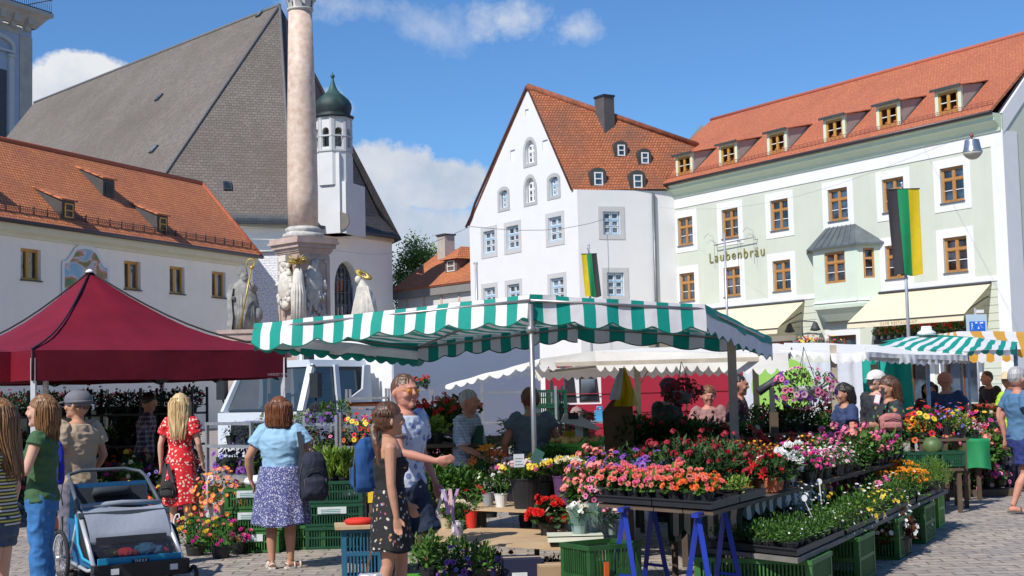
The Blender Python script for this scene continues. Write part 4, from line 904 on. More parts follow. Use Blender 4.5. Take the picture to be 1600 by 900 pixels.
def valance(m,a,b,h,n,amp=.05,per=2.0,ma=(0,1),off=0,hem=None,out=(0,0,0),sub=4,point=False,wb=.035,ph=0,wave=0.0):
    """hanging hem with scallops; per = stripes per scallop"""
    N=n*sub; top=[];mid=[];bot=[]
    a=V(a);b=V(b);o=V(out)
    for i in range(N+1):
        u=i/N; p=wob(a.lerp(b,u),wb*.5); s=(i/sub/per+ph)
        sc=abs(math.sin(PI*s)) if not point else 1-abs(2*(s%1)-1)
        wv=o*0+V((0,0,0))
        if wave: wv=o.normalized()*wave*math.sin(i*1.1)
        top.append(p); q=wob(p+o*.5+wv*.5-V((0,0,h*.5)),wb); mid.append(q); r=p+o+wv-V((0,0,h+amp*sc)); bot.append(wob(r,wb))
    m.grid([top,mid,bot],0,False,True,mf=lambda i,j:ma[((j//sub)+off)%2])
    if hem is not None:
        m.grid([[q+V((0,0,.0)) for q in bot],[q-V((0,0,.014)) for q in bot]],hem,False,True)
def striped_stall():
    t=thing('striped_canopy','large green and white striped market stall canopy over the central flower stand','stall canopy',(0,0,0))
    k_=.86; A=at(397,506,16.8*k_);B=at(828,461,15*k_);D=at(1100,475,15.8*k_);E=at(1205,527,20.4*k_);K=at(653,537,20.3*k_);Mb=at(900,506,20.4*k_)
    m=MB()
    slope(m,A,B,Mb,K,26,8,sag=.05); slope(m,B,D,E,Mb,14,8,sag=.05)
    valance(m,A,B,.205,26,.06,3.2,hem=2,out=(-.02,-.03,0)); valance(m,B,D,.22,14,.06,3.2,hem=2,out=(.01,-.03,0))
    valance(m,K,Mb,.17,17,.05,2.6,hem=2,off=1); valance(m,Mb,E,.17,12,.05,2.6,hem=2,off=0)
    m.build('striped_cover',[M_cg,M_cw,M_ct],t)
    # side hems lie along a single stripe: green above, white below, pointed scallops
    for P,Q,n in ((D,E,14),(K,A,10)):
        m=MB(); valance(m,P,Q,.09,n,0,1,ma=(0,0)); valance(m,V(P)-V((0,0,.09)),V(Q)-V((0,0,.09)),.12,n,.07 if P is D else .03,1.6,ma=(1,1),hem=2,point=(P is D)); (P is D) or valance(m,V(P)-V((0,0,.2)),V(Q)-V((0,0,.2)),.05,n*2,.04,1.5,ma=(0,0),wb=.005)
        m.build('side_hem',[M_cg,M_cw,M_ct],t)
    q=MB()
    def pole(p,z1=0,r=.024): q.tube([(p.x,p.y,z1),(p.x,p.y,p.z-.03)],r,8)
    pole(at(829,470,15*k_-.01),0,.024)
    d=V((0,0,.05))
    for a,b in ((A,B),(B,D),(D,E),(E,Mb),(Mb,K),(K,A),(B,Mb),(B,K)): q.tube([V(a)-d,V(b)-d],.016,6)
    q.tube([B-V((0,0,.3)),B.lerp(Mb,.2)-V((0,0,.1))],.02,6); q.ball(B-V((0,0,.32)),.05,8)
    q.build('frame',mat('aluminium_pole',(.36,.35,.34),.4,.15,6,metal=.7),t)
striped_stall()
M_cream_c=cloth('cream_canvas',(.86,.83,.76),.12,var=.05); M_grey_c=cloth('offwhite_canvas',(.84,.83,.81),.12,var=.05); M_dirt=mat('canvas_seam',(.45,.42,.36),.9,.2,3)
def white_stalls():
    # canopy 1: over the shaded vegetable and pot-plant counter
    t=thing('white_canopy','wide cream-white stall canopy hanging low behind the striped one','stall canopy')
    FL=at(846,560,20.62);FR=at(1232,552,19.00);BL=at(697,601,23.75);RL=at(958,546,23.25);RR=at(1215,536,22.50);BR=at(1160,568,28.12);BK=at(835,577,28.50)
    F1=at(930,548,20.62);F2=at(1120,552,20.00)
    m=MB(); slope(m,FL,F1,at(1000,545,23.25),RL,4,4,sub=2); slope(m,F1,F2,RR,at(1000,545,23.25),8,4); slope(m,F2,FR,at(1236,540,22.50),RR,4,4)
    slope(m,BL,FL,RL,at(860,565,25.00),6,5,sag=.05); slope(m,RL,RR,BR,BK,10,6,sag=.12)
    valance(m,BL,FL,.05,8,.06,1,out=(0,-.03,0)); valance(m,FL,F1,.12,6,.08,1); valance(m,F1,F2,.2,12,.09,1); valance(m,F2,FR,.2,6,.09,1)
    valance(m,BK,BR,.16,22,.08,1,point=True); valance(m,BL,BK,.06,8,.05,1)
    m.build('canvas',[M_cream_c,M_cream_c],t)
    q=MB()
    for px,Y,w in ((1145,15.6,.085),(1181,24,.09),(996,22,.09),(1304,20,.08)): p=at(px,600,Y); pq=MB(); pq.box(p.x-w/2,p.x+w/2,p.y-w/2,p.y+w/2,0,2.2); pq.build('post',mat('old_pale_timber',(.44,.38,.29),.8,.18,4,.2),t)
    a=at(1090,562,22.75); b=at(1230,568,21.88); q.bar(a,b,.05,.09); q.bar(at(846,570,20.75),at(1232,560,19.25),.04,.06); q.bar(at(860,580,20.75),at(960,570,23.25),.03)
    q.tube([at(1000,600,22.50),at(1015,575,21.88)],.012,5); q.build('timber_frame',mat('old_pale_timber',(.44,.38,.29),.8,.18,4,.2),t)
    # canopy 2
    t=thing('white_canopy','sagging white canvas canopy with ragged hem beside the hanging petunias','stall canopy')
    a=at(1219,546,20.65);b=at(1298,553,19.82);c=at(1352,551,19.82);d=at(1513,556,22.42);e=at(1225,536,23.60);f=at(1352,538,23.60);g=at(1440,546,24.78)
    m=MB(); slope(m,a,b,at(1290,536,23.60),e,4,4,sag=.03); slope(m,b,c,f,at(1290,536,23.60),3,4,sag=.03); slope(m,c,d,at(1512,550,24.78),f,8,3)
    valance(m,a,b,.03,4,.12,.8,point=True); valance(m,b,c,.10,4,.06,.8,point=True,wave=.02,out=(.01,-.03,0)); valance(m,c,d,.12,16,.04,1,point=True,wave=.02,out=(0,-.03,0),sub=5)
    m.build('canvas',[M_grey_c,M_grey_c],t)
    q=MB()
    for px,Y,w in ((1450,21.5,.06),(1503,24,.055)): p=at(px,600,Y); pq=MB(); pq.tube([(p.x,p.y,0),(p.x,p.y,2.02)],w/2,8); pq.build('pole',M_steel,t)
    p=at(1367,600,23.01); q.box(p.x-.05,p.x+.05,p.y-.04,p.y+.04,0,1.95); q.bar(c-V((0,0,.08)),d-V((0,0,.1)),.04); q.build('post',MATS['old_pale_timber'],t)
    # canopy 3: green and white, further right
    t=thing('striped_canopy','smaller green and white striped stall roof beneath the flag','stall canopy')
    m=MB(); L=at(1378,533,25);T=at(1448,522,25);Rr=at(1590,535,26);bl=at(1372,541,23);bm=at(1515,549,23);br=at(1588,545,24)
    slope(m,bl,bm,at(1530,528,25),L.lerp(T,.55),14,5,sub=1,ma=(0,1)); slope(m,bm,br,Rr,at(1530,528,25),7,5,sub=1,ma=(0,1))
    slope(m,L,T,at(1530,528,25),at(1480,528,25),3,1)
    valance(m,bl,bm,.03,14,.03,1); valance(m,bm,br,.06,7,.03,1,ma=(0,1)); m.build('striped_cover',[M_cg,M_cw],t)
    q=MB(); q.lathe([(.16,0),(.17,.05),(.1,.09),(.09,.16)],10,0,tuple(T+V((0,0,-.02)))); q.build('top_cap',M_white,t)
    q=MB()
    for p in (bl,br,bm): q=MB(); q.tube([(p.x,p.y+.1,0),(p.x,p.y+.1,p.z)],.02,6); q.build('pole',M_steel,t)
    # canopy 4: yellow and white
    t=thing('striped_canopy','yellow and white striped stall canopy at the far right','stall canopy')
    my=cloth('yellow_stripe',(.86,.45,.06),.35); mw=M_cw
    m=MB(); a=at(1455,524,30);b=at(1497,517,30);c=at(1660,521,30);d=at(1660,548,26);e=at(1378,556,26);e2=at(1515,545,26)
    slope(m,e,e2,b,a,10,4,sub=1); slope(m,e2,d,c,b,9,4,sub=1,off=1)
    valance(m,e,e2,.15,10,.03,1); valance(m,e2,at(1590,546,26),.2,6,.04,1,off=0); valance(m,at(1590,546,26),d,.12,6,.03,1,off=0)
    m.build('striped_cover',[my,mw],t); q=MB()
    for px in (1470,1590): p=at(px,600,25.9); q=MB(); q.tube([(p.x,p.y,0),(p.x,p.y,2.3)],.025,6); q.build('pole',M_steel,t)
white_stalls()
M_burg=mat('burgundy_polyester',(.175,.008,.020),.6,.14,2,.5,trans=.03,fine=7,spec=.25); M_burgd=mat('black_seam',(.015,.005,.008),.6,.1,3)
def burgundy():
    N=at(50,541,18);Rr=at(447,549,20.5); ex=Rr-N; ex.z=0; ey=V((-ex.y,ex.x,0)); zt=2.33
    N.z=Rr.z=zt
    def tent(name,label,N,Rr,apex,txt):
        t=thing(name,label,'market tent',(N.x,N.y,0)); o=V((N.x,N.y,0)); Lc=N+ey; B=Rr+ey; P=[N,Rr,B,Lc]; ap=V(apex)
        m=MB()
        for i in range(4):
            a,b=P[i],P[(i+1)%4]; rows=[]
            for j in range(11):
                q=j/10; r=[]
                for k in range(13):
                    u=k/12; p=a.lerp(b,u); mid=abs(u-.5)*2; sg=.10*math.sin(PI*q)*(1-.5*(1-mid))*2.2; p=p.lerp(ap,q); p.z-=sg; p=p+V((mnoise.noise(p*1.5),0,mnoise.noise(p*1.3)))*.02*(0<q<1); r.append(p-o)
                rows.append(r)
            m.grid(rows)
        m.build('roof_cover',M_burg,t)
        m=MB()
        for i in range(4): valance(m,P[i]-o,P[(i+1)%4]-o,.39,10,.012,10,ma=(0,0),wb=.015)
        vo=m.build('valance',M_burg,t)
        m=MB()
        for i in range(4):
            a=P[i]; m.tube([ (a.lerp(ap,q)-o)-V((0,0,.2*math.sin(PI*q)-.015)) for q in [x/10 for x in range(11)]],.014,5)
            m.tube([a-o,a-o-V((0,0,.39))],.012,5)
        m.build('seam',M_burgd,t)
        m=MB(); m.lathe([(.07,0),(.05,.03),(.02,.05)],10,0,tuple(ap-o)); m.build('top_cap',M_white,t)
        for p in P:
            m=MB(); q=p+( (P[0]+P[2])/2-p).normalized()*.05-o; m.box(q.x-.03,q.x+.03,q.y-.03,q.y+.03,0,zt-.1); m.build('leg',mat('white_enamel_leg',(.62,.64,.66),.4,.05,3,metal=.2),t)
        m=MB()
        for i in range(4):
            cc=(P[0]+P[2])/2-o; a,b=P[i]-o,P[(i+1)%4]-o; a=a.lerp(V((cc.x,cc.y,a.z)),.045); b=b.lerp(V((cc.x,cc.y,b.z)),.045)
            for k in range(4): u,v=k/4,(k+1)/4; m.bar(a.lerp(b,u)-V((0,0,.12 if k%2 else .42)),a.lerp(b,v)-V((0,0,.42 if k%2 else .12)),.025)
            m.bar(a-V((0,0,.42)),ap-o-V((0,0,.5)),.02)
        m.build('truss',M_dark,t)
        if txt:
            a=Rr-ex.normalized()*.34-o; text(vo,'LANDSETTNER',.05,.001,mat('pale_print',(.5,.4,.42),.6,.05,4),(a.x+.03,a.y-.03,zt-.365),(PI/2,0,math.atan2(ex.y,ex.x)))
        return t
    ap=at(140,426,20.6); tent('burgundy_tent','burgundy pop-up tent with a pointed roof shading the left flower racks',N,Rr,ap,True)
    sh=-ex*1.02-V((0,0,0)); a2=at(-190,455,22); tent('burgundy_tent','second burgundy pop-up tent, only its corner showing at the left edge',N+sh-ey*0+V((.0,.9,0)),Rr+sh+V((0,.9,0)),a2+V((-.3,0,-.05)),False)
burgundy()
# ================================================================ VEHICLES
M_truckw=mat('pale_truck_paint',(.58,.63,.68),.35,.03,1,spec=.5); M_boxw=mat('white_box_panel',(.76,.76,.76),.5,.02,.4)
M_rub=mat('tyre_rubber',(.02,.02,.02),.85,.2,8); M_red=mat('red_van_paint',(.34,.014,.034),.45,.05,1)
M_clear=mat('clear_vehicle_glass',(.05,.07,.08),.05,.3,1,spec=.8)
def truck():
    Y=26.3; o=at(341,600,Y+.6); fr=Frame(o,-34); t=thing('truck','white cab-over delivery truck with tall box body behind the plant racks','truck',fr.o,fr.yaw)
    m=MB(); W=2.02; zw=1.38; zr=2.24; m.box(0,W,.25,2.1,.55,zw-.02)
    # cab shell above the waist: pillars and roof
    for a,b in (((.02,.12,zw),(.14,.55,zr)),((W-.02,.12,zw),(W-.14,.55,zr)),((W-.02,1.15,zw),(W-.1,1.15,zr)),((W-.03,2.05,zw),(W-.08,2.05,zr)),((.03,2.05,zw),(.08,2.05,zr)),((.03,1.15,zw),(.08,1.15,zr))): m.bar(a,b,.11,.11)
    m.prism([(.08,zr-.03),(W-.08,zr-.03),(W-.14,zr+.1),(.14,zr+.1)],.48,2.1); m.box(.06,W-.06,1.98,2.09,zw,zr)
    m.prism([(0,.5),(W,.5),(W,zw),(0,zw)],-.02,.27)
    # lower side panel sweeps up at the back of the door
    m.prism([(0,0),(.8,0),(1.0,.35),(1.0,.9),(.8,.9),(.75,.45),(0,.12)],-.01,.04,fn=lambda x,y,z:V((W+y,1.1+x*.95,zw-.05+z)))
    m.build('cab',M_truckw,t)
    g=MB(); g.face([(.06,.16,zw+.03),(W-.06,.16,zw+.03),(W-.16,.52,zr-.03),(.16,.52,zr-.03)],0); g.face([(W-.02,.25,zw),(W-.02,1.1,zw),(W-.1,1.1,zr-.05),(W-.12,.6,zr-.05)],0); g.face([(W-.02,1.2,zw),(W-.02,1.95,zw+.1),(W-.09,1.95,zr-.1),(W-.1,1.2,zr-.1)],0)
    m_,nt,b=_nt('truck_windscreen'); b.inputs['Base Color'].default_value=(.03,.05,.06,1); b.inputs['Roughness'].default_value=.03; b.inputs['Alpha'].default_value=.86; b.inputs['IOR'].default_value=1.7
    g.build('windscreen',m_,t)
    d=MB(); d.box(.1,W-.1,.18,.5,zw-.1,zw+.06); d.tube([V((W-.62+.2*math.cos(a),.62,zw+.12+.2*math.sin(a))) for a in [k*PI/6 for k in range(13)]],.018,6)
    for x in (.35,1.05,1.65): d.box(x-.22,x+.22,1.2,1.4,zw-.4,zw+.35); d.box(x-.12,x+.12,1.22,1.34,zw+.36,zw+.55)
    d.build('seat',M_dark,t)
    k=MB(); 
    for s,x in ((-1,-.14),(1,W+.24)):
        k=MB(); k.box(x-.1,x+.1,.18,.3,zw+.25,zw+.7); k.tube([(x,.25,zw+.7),(x-s*.12,.35,zr-.02),(x-s*.3,.45,zr-.02)],.018,6); k.tube([(x,.25,zw+.25),(x-s*.1,.3,zw-.05),(x-s*.25,.3,zw-.1)],.018,6); k.build('mirror',M_black,t)
    k=MB(); k.box(.35,W-.35,-.03,0,.75,1.2); k.box(-.02,W+.02,-.06,.3,.35,.55); k.build('grille',M_black,t)
    for x in (.28,W-.28):
        q=MB(); q.box(x-.18,x+.18,-.045,0,.62,.85); q.build('headlight',mat('headlight_lens',(.6,.62,.62),.15,.1,8),t)
    q=MB(); q.tube([(W-.5,.7,zr+.1),(W-.52,.74,zr+.75)],.008,4); q.box(W-.34,W-.2,.55,.7,zr+.1,zr+.2); q.build('aerial',M_black,t)
    for (x,y) in ((.12,.95),(W-.12,.95),(.15,5.2),(W+.15,5.2)):
        q=MB(); q.tube([(x-.13,y,.42),(x+.13,y,.42)],.42,20); w=q.build('wheel',M_rub,t); q=MB(); q.tube([(x-.14,y,.42),(x+.14,y,.42)],.22,14); q.build('hub',M_steel,w)
    q=MB(); q.box(.2,W,.3,7.4,.45,.7); q.build('chassis',M_black,t)
    b=MB(); b.box(-.12,2.4,2.35,7.6,.72,3.15); b.build('box_body',M_boxw,t)
    b=MB(); 
    for x in (-.13,2.36): b.box(x,x+.05,2.33,2.36,.72,3.16)
    for z in (.72,3.1): b.box(-.08,2.36,2.33,2.352,z,z+.05); b.box(2.4,2.412,2.4,7.6,z,z+.05)
    b.build('box_edge',mat('box_edging',(.55,.57,.6),.4,.05,2,metal=.4),t)
    # green round badge on the box side
    b=MB(); b.loft([((0,0,0),.3,.3),((0,0,.012),.3,.3)],24); q=b.build('badge',mat('green_badge',(.02,.14,.08),.5,.05,2),t); q.rotation_euler=(0,PI/2,0); q.location=(2.402,3.1,2.5)
truck()
def van():
    o=at(852,600,33.5); fr=Frame(o,-4); t=thing('red_van','red market van with white-framed side window, parked behind the cream canopy','van',fr.o,fr.yaw)
    L=4.9; m=MB(); z=lambda py:at(900,py,33.5).z
    wx0,wx1,wz0,wz1=.44,1.32,z(632),z(586)
    m.poly(rect(0,L,.35,2.25),[rect(wx0,wx1,wz0,wz1)],rev=.06); m.face([(L,0,.35),(L,1.9,.35),(L,1.9,2.25),(L,0,2.25)]); m.face([(0,0,.35),(0,0,2.25),(0,1.9,2.25),(0,1.9,.35)]); m.face([(0,0,2.25),(L,0,2.25),(L,1.9,2.25),(0,1.9,2.25)]); m.face([(0,1.9,.35),(0,1.9,2.25),(L,1.9,2.25),(L,1.9,.35)]); 
    for zz in (.75,1.05,1.1,1.55): m.box(0,L,-.022,-.002,zz,zz+.018)
    m.build('body',M_red,t)
    w=MB(); w.box(wx0,wx1,.05,.09,wz0,wz1); wi=w.build('window',M_boxw,t)
    w=MB()
    for a,b in ((wx0+.03,wx0+.24),(wx0+.36,wx1-.1)):
        w.prism([(a,wz0+.06),(b+.05,wz0+.06),(b,wz1-.06),(a,wz1-.04)],.03,.05)
    w.build('window_seal',M_black,wi)
    w=MB(); w.prism([(wx0+.40,wz0+.1),(wx1-.12,wz0+.1),(wx1-.15,wz1-.1),(wx0+.41,wz1-.1)],.02,.032); w.build('pane',M_glass2,wi)
    for x in (.8,3.0):
        q=MB(); q.tube([(x,-.02,.33),(x,.2,.33)],.33,18); w=q.build('wheel',M_rub,t); q=MB(); q.tube([(x,-.03,.33),(x,.1,.33)],.18,14); q.build('hub',M_steel,w)
    for x in (1.9,3.3): q=MB(); q.box(x,x+.02,-.012,-.003,.45,2.1); q.build('door_gap',M_black,t)
van()
# ================================================================ FLAGS, LAMP, SIGN, WIRES
M_fk=cloth('black_flag_cloth',(.045,.04,.045),.3); M_fg=cloth('green_flag_cloth',(.015,.36,.13),.4); M_fy=cloth('yellow_flag_cloth',(.80,.58,.01),.4)
def flag(label,px,ytop,ybot,Y,w,order,narrow,lean,ptop,pbase):
    p=at(px,600,Y); s=F/Y; zt=at(px,ytop,Y).z; zb=at(px,ybot,Y).z
    t=thing('flagpole',label,'flag',(p.x,p.y,0)); m=MB(); zp=at(px,ptop,Y).z; m.tube([(0,0,0),(0,0,zp)],[.06,.035],10); m.ball((0,0,zp+.03),.05,8); m.build('pole',mat('grey_steel_pole',(.45,.46,.48),.4,.1,3,metal=.4),t)
    m=MB(); m.tube([(-w/2-.02+lean*.0,-.08,zt+.01),(w/2+.02,-.08,zt+.01)],.015,6); m.tube([(0,-.08,zt+.02),(-w*.1,-.02,zt+.25),(0,0,zt+.2)],.01,4); m.build('yard',M_dark,t)
    rows=[];N=18;K=12
    for j in range(K+1):
        v=j/K; r=[]
        for i in range(N+1):
            u=i/N; x=-w/2+u*w; nr=1-narrow*v; x=x*nr+lean*v; y=-.08+.05*math.sin(u*9+v*2)*(.3+v); r.append(V((x,y,zt+(zb-zt)*v+.03*math.sin(u*7)*v)))
        rows.append(r)
    m=MB(); m.grid(rows,0,False,True,mf=lambda i,j:order[min(2,j//6)]); m.build('cloth',[M_fk,M_fg,M_fy],t)
flag('tall flagpole with black, green and yellow banner before the pale green inn',1423,296,430,40,52/55.,(0,1,2),.17,.06,288,0)
flag('small flagpole with yellow, green and black banner at the white house corner',926,397,464,55,24/40.,(2,1,0),-.05,.12,384,0)
def extras():
    p=at(1140,600,44); t=thing('flagpole','bare steel flagpole standing before the lettering on the inn','pole',(p.x,p.y,0)); z=lambda py,px=1140:at(px,py,44).z
    m=MB(); m.tube([(0,0,0),(0,0,z(364))],[.05,.03],8); m.build('pole',MATS['grey_steel_pole'],t)
    p=at(748,600,70); t=thing('flagpole','thin bare pole before the left side of the white gabled house','pole',(p.x,p.y,0)); m=MB(); m.tube([(0,0,0),(0,0,at(748,411,70).z)],.07,8); m.box(-.13,.1,-.04,.04,at(748,413,70).z,at(748,410,70).z); m.build('pole',MATS['grey_steel_pole'],t)
    # guild sign ironwork on the inn, a little wrought bracket
    fr=FG; q=MB(); 
    q.tube([(-20.1,-.3,10.0),(-16.6,-.3,10.1)],.03,5)
    for x in (-20.1,-18.0,-16.6): q.tube([(x,-.3,8.6),(x,-.3,10.05),(x-.1,-.3,10.5),(x-.6,-.3,10.75),(x-.95,-.3,10.5)],.011,5); q.tube([(x,0,10.0),(x,-.3,10.0)],.02,5)
    o=q.build('iron_bracket',M_zinc,None); tag(o,'thin wrought-iron bracket with curls above the inn lettering','bracket'); o.location=fr.o; o.rotation_euler=(0,0,fr.yaw)
    # lamp
    Y=52; p=at(1520,247,Y); t=thing('street_lamp','round silver street lamp hanging from a wire before the inn','street lamp',p); s=F/Y
    m=MB(); m.lathe([(.36,.2),(.37,.24),(.33,.3),(.3,.45),(.27,.62),(.26,.68),(.2,.7),(.05,.72)],24); m.build('lamp_housing',mat('brushed_lamp_metal',(.40,.42,.45),.3,.25,3,metal=.8),t)
    m=MB(); m.lathe([(.03,-.06),(.15,-.03),(.26,.05),(.33,.14),(.36,.2)],24); m.build('lamp_shade',mat('frosted_lamp_bowl',(.42,.40,.34),.35,.1,3),t)
    m=MB(); m.tube([(0,0,.7),(0,0,.95)],.03,6); m.ball((0,0,.85),.08,8); m.build('hanger',mat('red_brown_hanger',(.22,.06,.06),.5,.1,4),t)
    m=MB(); a=p+V((0,0,.93)); b=FG.w(-4,-.1,13.3); m.tube([a,b],.007,4); c=FG.w(-27,-.1,13.2); d=[a.lerp(c,k/10)-V((0,0,1.2*math.sin(PI*k/10))) for k in range(11)]; m.tube(d,.005,4)
    o=m.build('wire',M_zinc,None); tag(o,'thin wire carrying the round street lamp along the inn front','wire')
    m=MB(); a=FG.w(-26.8,-.2,13.3); b=at(735,354,75); c=at(520,390,90); m.tube([a]+[a.lerp(b,k/8)-V((0,0,.8*math.sin(PI*k/8))) for k in range(1,8)]+[b]+[b.lerp(c,k/8)-V((0,0,.8*math.sin(PI*k/8))) for k in range(1,9)],.014,4)
    o=m.build('wire',M_zinc,None); tag(o,'long thin wire strung from the church to the inn','wire')
    # play-street sign
    Y=34; p=at(1530,600,Y); t=thing('street_sign','blue pictogram traffic sign on grey panel beside the inn awning','street sign',(p.x,p.y,0)); z=lambda py:at(1530,py,Y).z
    m=MB(); m.tube([(0,.03,0),(0,.03,z(481))],.03,8); m.build('pole',MATS['grey_steel_pole'],t)
    m=MB(); m.box(-.24,.26,-.0,.02,z(545),z(491)); m.build('panel',mat('pale_sign_panel',(.45,.58,.66),.5,.03,3),t)
    m=MB(); z0,z1=z(517),z(502); m.box(-.17,.2,-.02,-.002,z0,z1); b=m.build('pictogram_board',mat('sign_blue',(.01,.14,.62),.4,.03,3),t)
    m=MB(); h=z1-z0
    m.ball((-.11,-.024,z0+h*.78),.017,8,0,1,.3); m.bar((-.11,-.024,z0+h*.7),(-.11,-.024,z0+h*.42),.022,.006); m.bar((-.11,-.024,z0+h*.42),(-.135,-.024,z0+h*.12),.012,.006); m.bar((-.11,-.024,z0+h*.42),(-.085,-.024,z0+h*.12),.012,.006); m.bar((-.14,-.024,z0+h*.55),(-.08,-.024,z0+h*.6),.01,.006)
    m.box(-.04,.03,-.026,-.021,z0+h*.78,z0+h*.86); m.box(-.03,.015,-.026,-.021,z0+h*.86,z0+h*.95); m.prism([(.02,z0+h*.2),(.07,z0+h*.2),(.045,z0+h*.5)],-.026,-.021); m.box(.08,.16,-.026,-.021,z0+h*.75,z0+h*.92); m.bar((.06,-.024,z0+h*.7),(.15,-.024,z0+h*.25),.012,.006)
    m.build('pictogram',M_white,b)
    m=MB(); m.box(.02,.2,.0,.02,z(489),z(484)); m.build('small_plate',M_white,t)
    # flower troughs and hedge along the inn terrace
    t=thing('wall_lantern','wrought double lantern beside the inn entrance','lantern',FG.w(-12.6,-.1,0),FG.yaw); m=MB()
    m.tube([(0,0,3.9),(0,-.5,4.3),(0,-.5,5.1)],.04,6); m.tube([(-1,-.5,5.0),(0,-.5,5.1),(1,-.5,5.0)],.035,6); m.build('bracket',M_dark,t)
    for x in (-1,1): q=MB(); q.lathe([(.1,4.5),(.3,4.55),(.22,4.7),(.12,4.95),(.04,5.0)],10,0,(x,-.5,0)); q.build('lamp_shade',M_dark,t)
extras()
def tent_wall():
    # white rear sheet with a pale green disc
    t=thing('tent_wall','white tarpaulin wall with a pale green disc behind the vegetable counter','tarpaulin'); m=MB(); rows=[]
    a=at(1162,600,31); b=at(1364,600,29.5)
    for z in (.3,.8,1.4,2.12):
        rows.append([V((a.x+(b.x-a.x)*u/40,a.y+(b.y-a.y)*u/40+.05*math.sin(u*1.3)+.04*math.sin(u*.5+z),z)) for u in range(41)])
    m.grid(rows); m.build('sheet',cloth('white_tarpaulin',(.78,.80,.84),.35),t)
    c=at(1222,603,30.2); m=MB(); n=40
    m.prism([(c.x+.66*math.cos(2*PI*k/n),c.z+.6*math.sin(2*PI*k/n)) for k in range(n)],c.y-.06,c.y-.03); d=m.build('disc',mat('lime_disc',(.34,.62,.12),.6,.03,2),t)
    t=thing('tarpaulin','turquoise tarpaulin hung behind the shoppers on the right','tarpaulin'); m=MB(); a=at(1350,600,24); b=at(1425,600,24); rows=[]
    for k,z in enumerate((.9,1.3,1.7,2.15)): rows.append([V((a.x+(b.x-a.x)*u/16,a.y+.09*math.sin(u*1.1+k*.6)+.05*math.sin(u*2.3),z)) for u in range(17)])
    m.grid(rows); m.build('sheet',cloth('turquoise_tarpaulin',(.02,.50,.40),.3),t)
    # pale brick house wall strip and hedge seen between stalls are left to the inn itself
tent_wall()

def litter():
    rr=random.Random(11); m=MB()
    for k in range(420):
        x=rr.uniform(-3.6,6.5); y=rr.uniform(12.7,19); 
        s=rr.uniform(.008,.022); a=rr.uniform(0,6.28); c=V((x,y,.006+rr.random()*.004)); u=V((math.cos(a),math.sin(a),.2))*s; w=V((-math.sin(a),math.cos(a),-.1))*s*.6
        m.face([c-u,c+w,c+u,c-w],rr.choice((0,0,0,1,2)))
    o=m.build('petal_litter',[mat('dry_leaf_bit',(.16,.13,.06),.9,.3,9),mat('fallen_petal',(.6,.5,.48),.8,.2,9),mat('green_leaf_bit',(.08,.14,.04),.8,.3,9)],None); tag(o,'scattered leaf bits and petals on the setts','litter',kind='stuff')
litter()
# ================================================================ PLANTS
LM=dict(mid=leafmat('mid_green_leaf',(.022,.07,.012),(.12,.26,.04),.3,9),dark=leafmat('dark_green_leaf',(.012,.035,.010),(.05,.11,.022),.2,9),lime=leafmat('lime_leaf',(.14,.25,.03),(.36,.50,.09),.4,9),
  grey=leafmat('silver_leaf',(.20,.27,.18),(.45,.52,.40),.3,9),bronze=leafmat('bronze_leaf',(.06,.02,.012),(.16,.07,.03),.25,9),varieg=leafmat('variegated_leaf',(.10,.20,.04),(.55,.58,.35),.35,12),fern=leafmat('feathery_leaf',(.10,.22,.03),(.25,.42,.08),.4,9))
def fl(name,c,c2=None): return mat(name,c,.6,.12,20,col2=c2,trans=.25)
FM=dict(red=fl('red_petal',(.62,.008,.012),(.80,.03,.02)),orange=fl('orange_petal',(.85,.12,.03),(.90,.28,.06)),salmon=fl('salmon_petal',(.85,.18,.14),(.90,.36,.30)),pink=fl('pink_petal',(.80,.10,.30),(.88,.30,.45)),
  pale=fl('pale_pink_petal',(.82,.45,.50),(.88,.66,.66)),mag=fl('magenta_petal',(.52,.01,.22),(.72,.05,.36)),purple=fl('purple_petal',(.16,.03,.34),(.32,.10,.50)),blue=fl('violet_blue_petal',(.08,.06,.42),(.24,.22,.62)),white=fl('white_petal',(.80,.80,.76),(.88,.88,.86)),
  yellow=fl('yellow_petal',(.80,.55,.02),(.88,.72,.10)),amber=fl('amber_petal',(.82,.30,.01),(.88,.45,.03)),dred=fl('deep_red_petal',(.25,.004,.012),(.42,.01,.03)),cream=fl('cream_petal',(.78,.70,.48),(.86,.80,.62)),lilac=fl('lilac_petal',(.45,.28,.58),(.65,.5,.75)),eye=fl('yellow_eye',(.75,.6,.1)),deye=fl('dark_eye',(.10,.01,.08)))
PM=dict(black=M_black,terra=mat('terracotta_pot',(.48,.13,.05),.7,.12,6),white=mat('white_pot',(.72,.72,.70),.45,.05,6),redp=mat('red_pot',(.62,.03,.02),.4,.06,6),grey=mat('grey_pot',(.30,.31,.32),.5,.1,6),soil=mat('potting_soil',(.03,.02,.014),.95,.3,20),paper=mat('kraft_wrap',(.50,.40,.26),.8,.1,6),purp=mat('purple_bucket',(.10,.04,.12),.5,.1,4))
def rdir(r,zmin=-.2):
    while 1:
        v=V((r.uniform(-1,1),r.uniform(-1,1),r.uniform(zmin,1)))
        if .05<v.length<=1: return v.normalized()
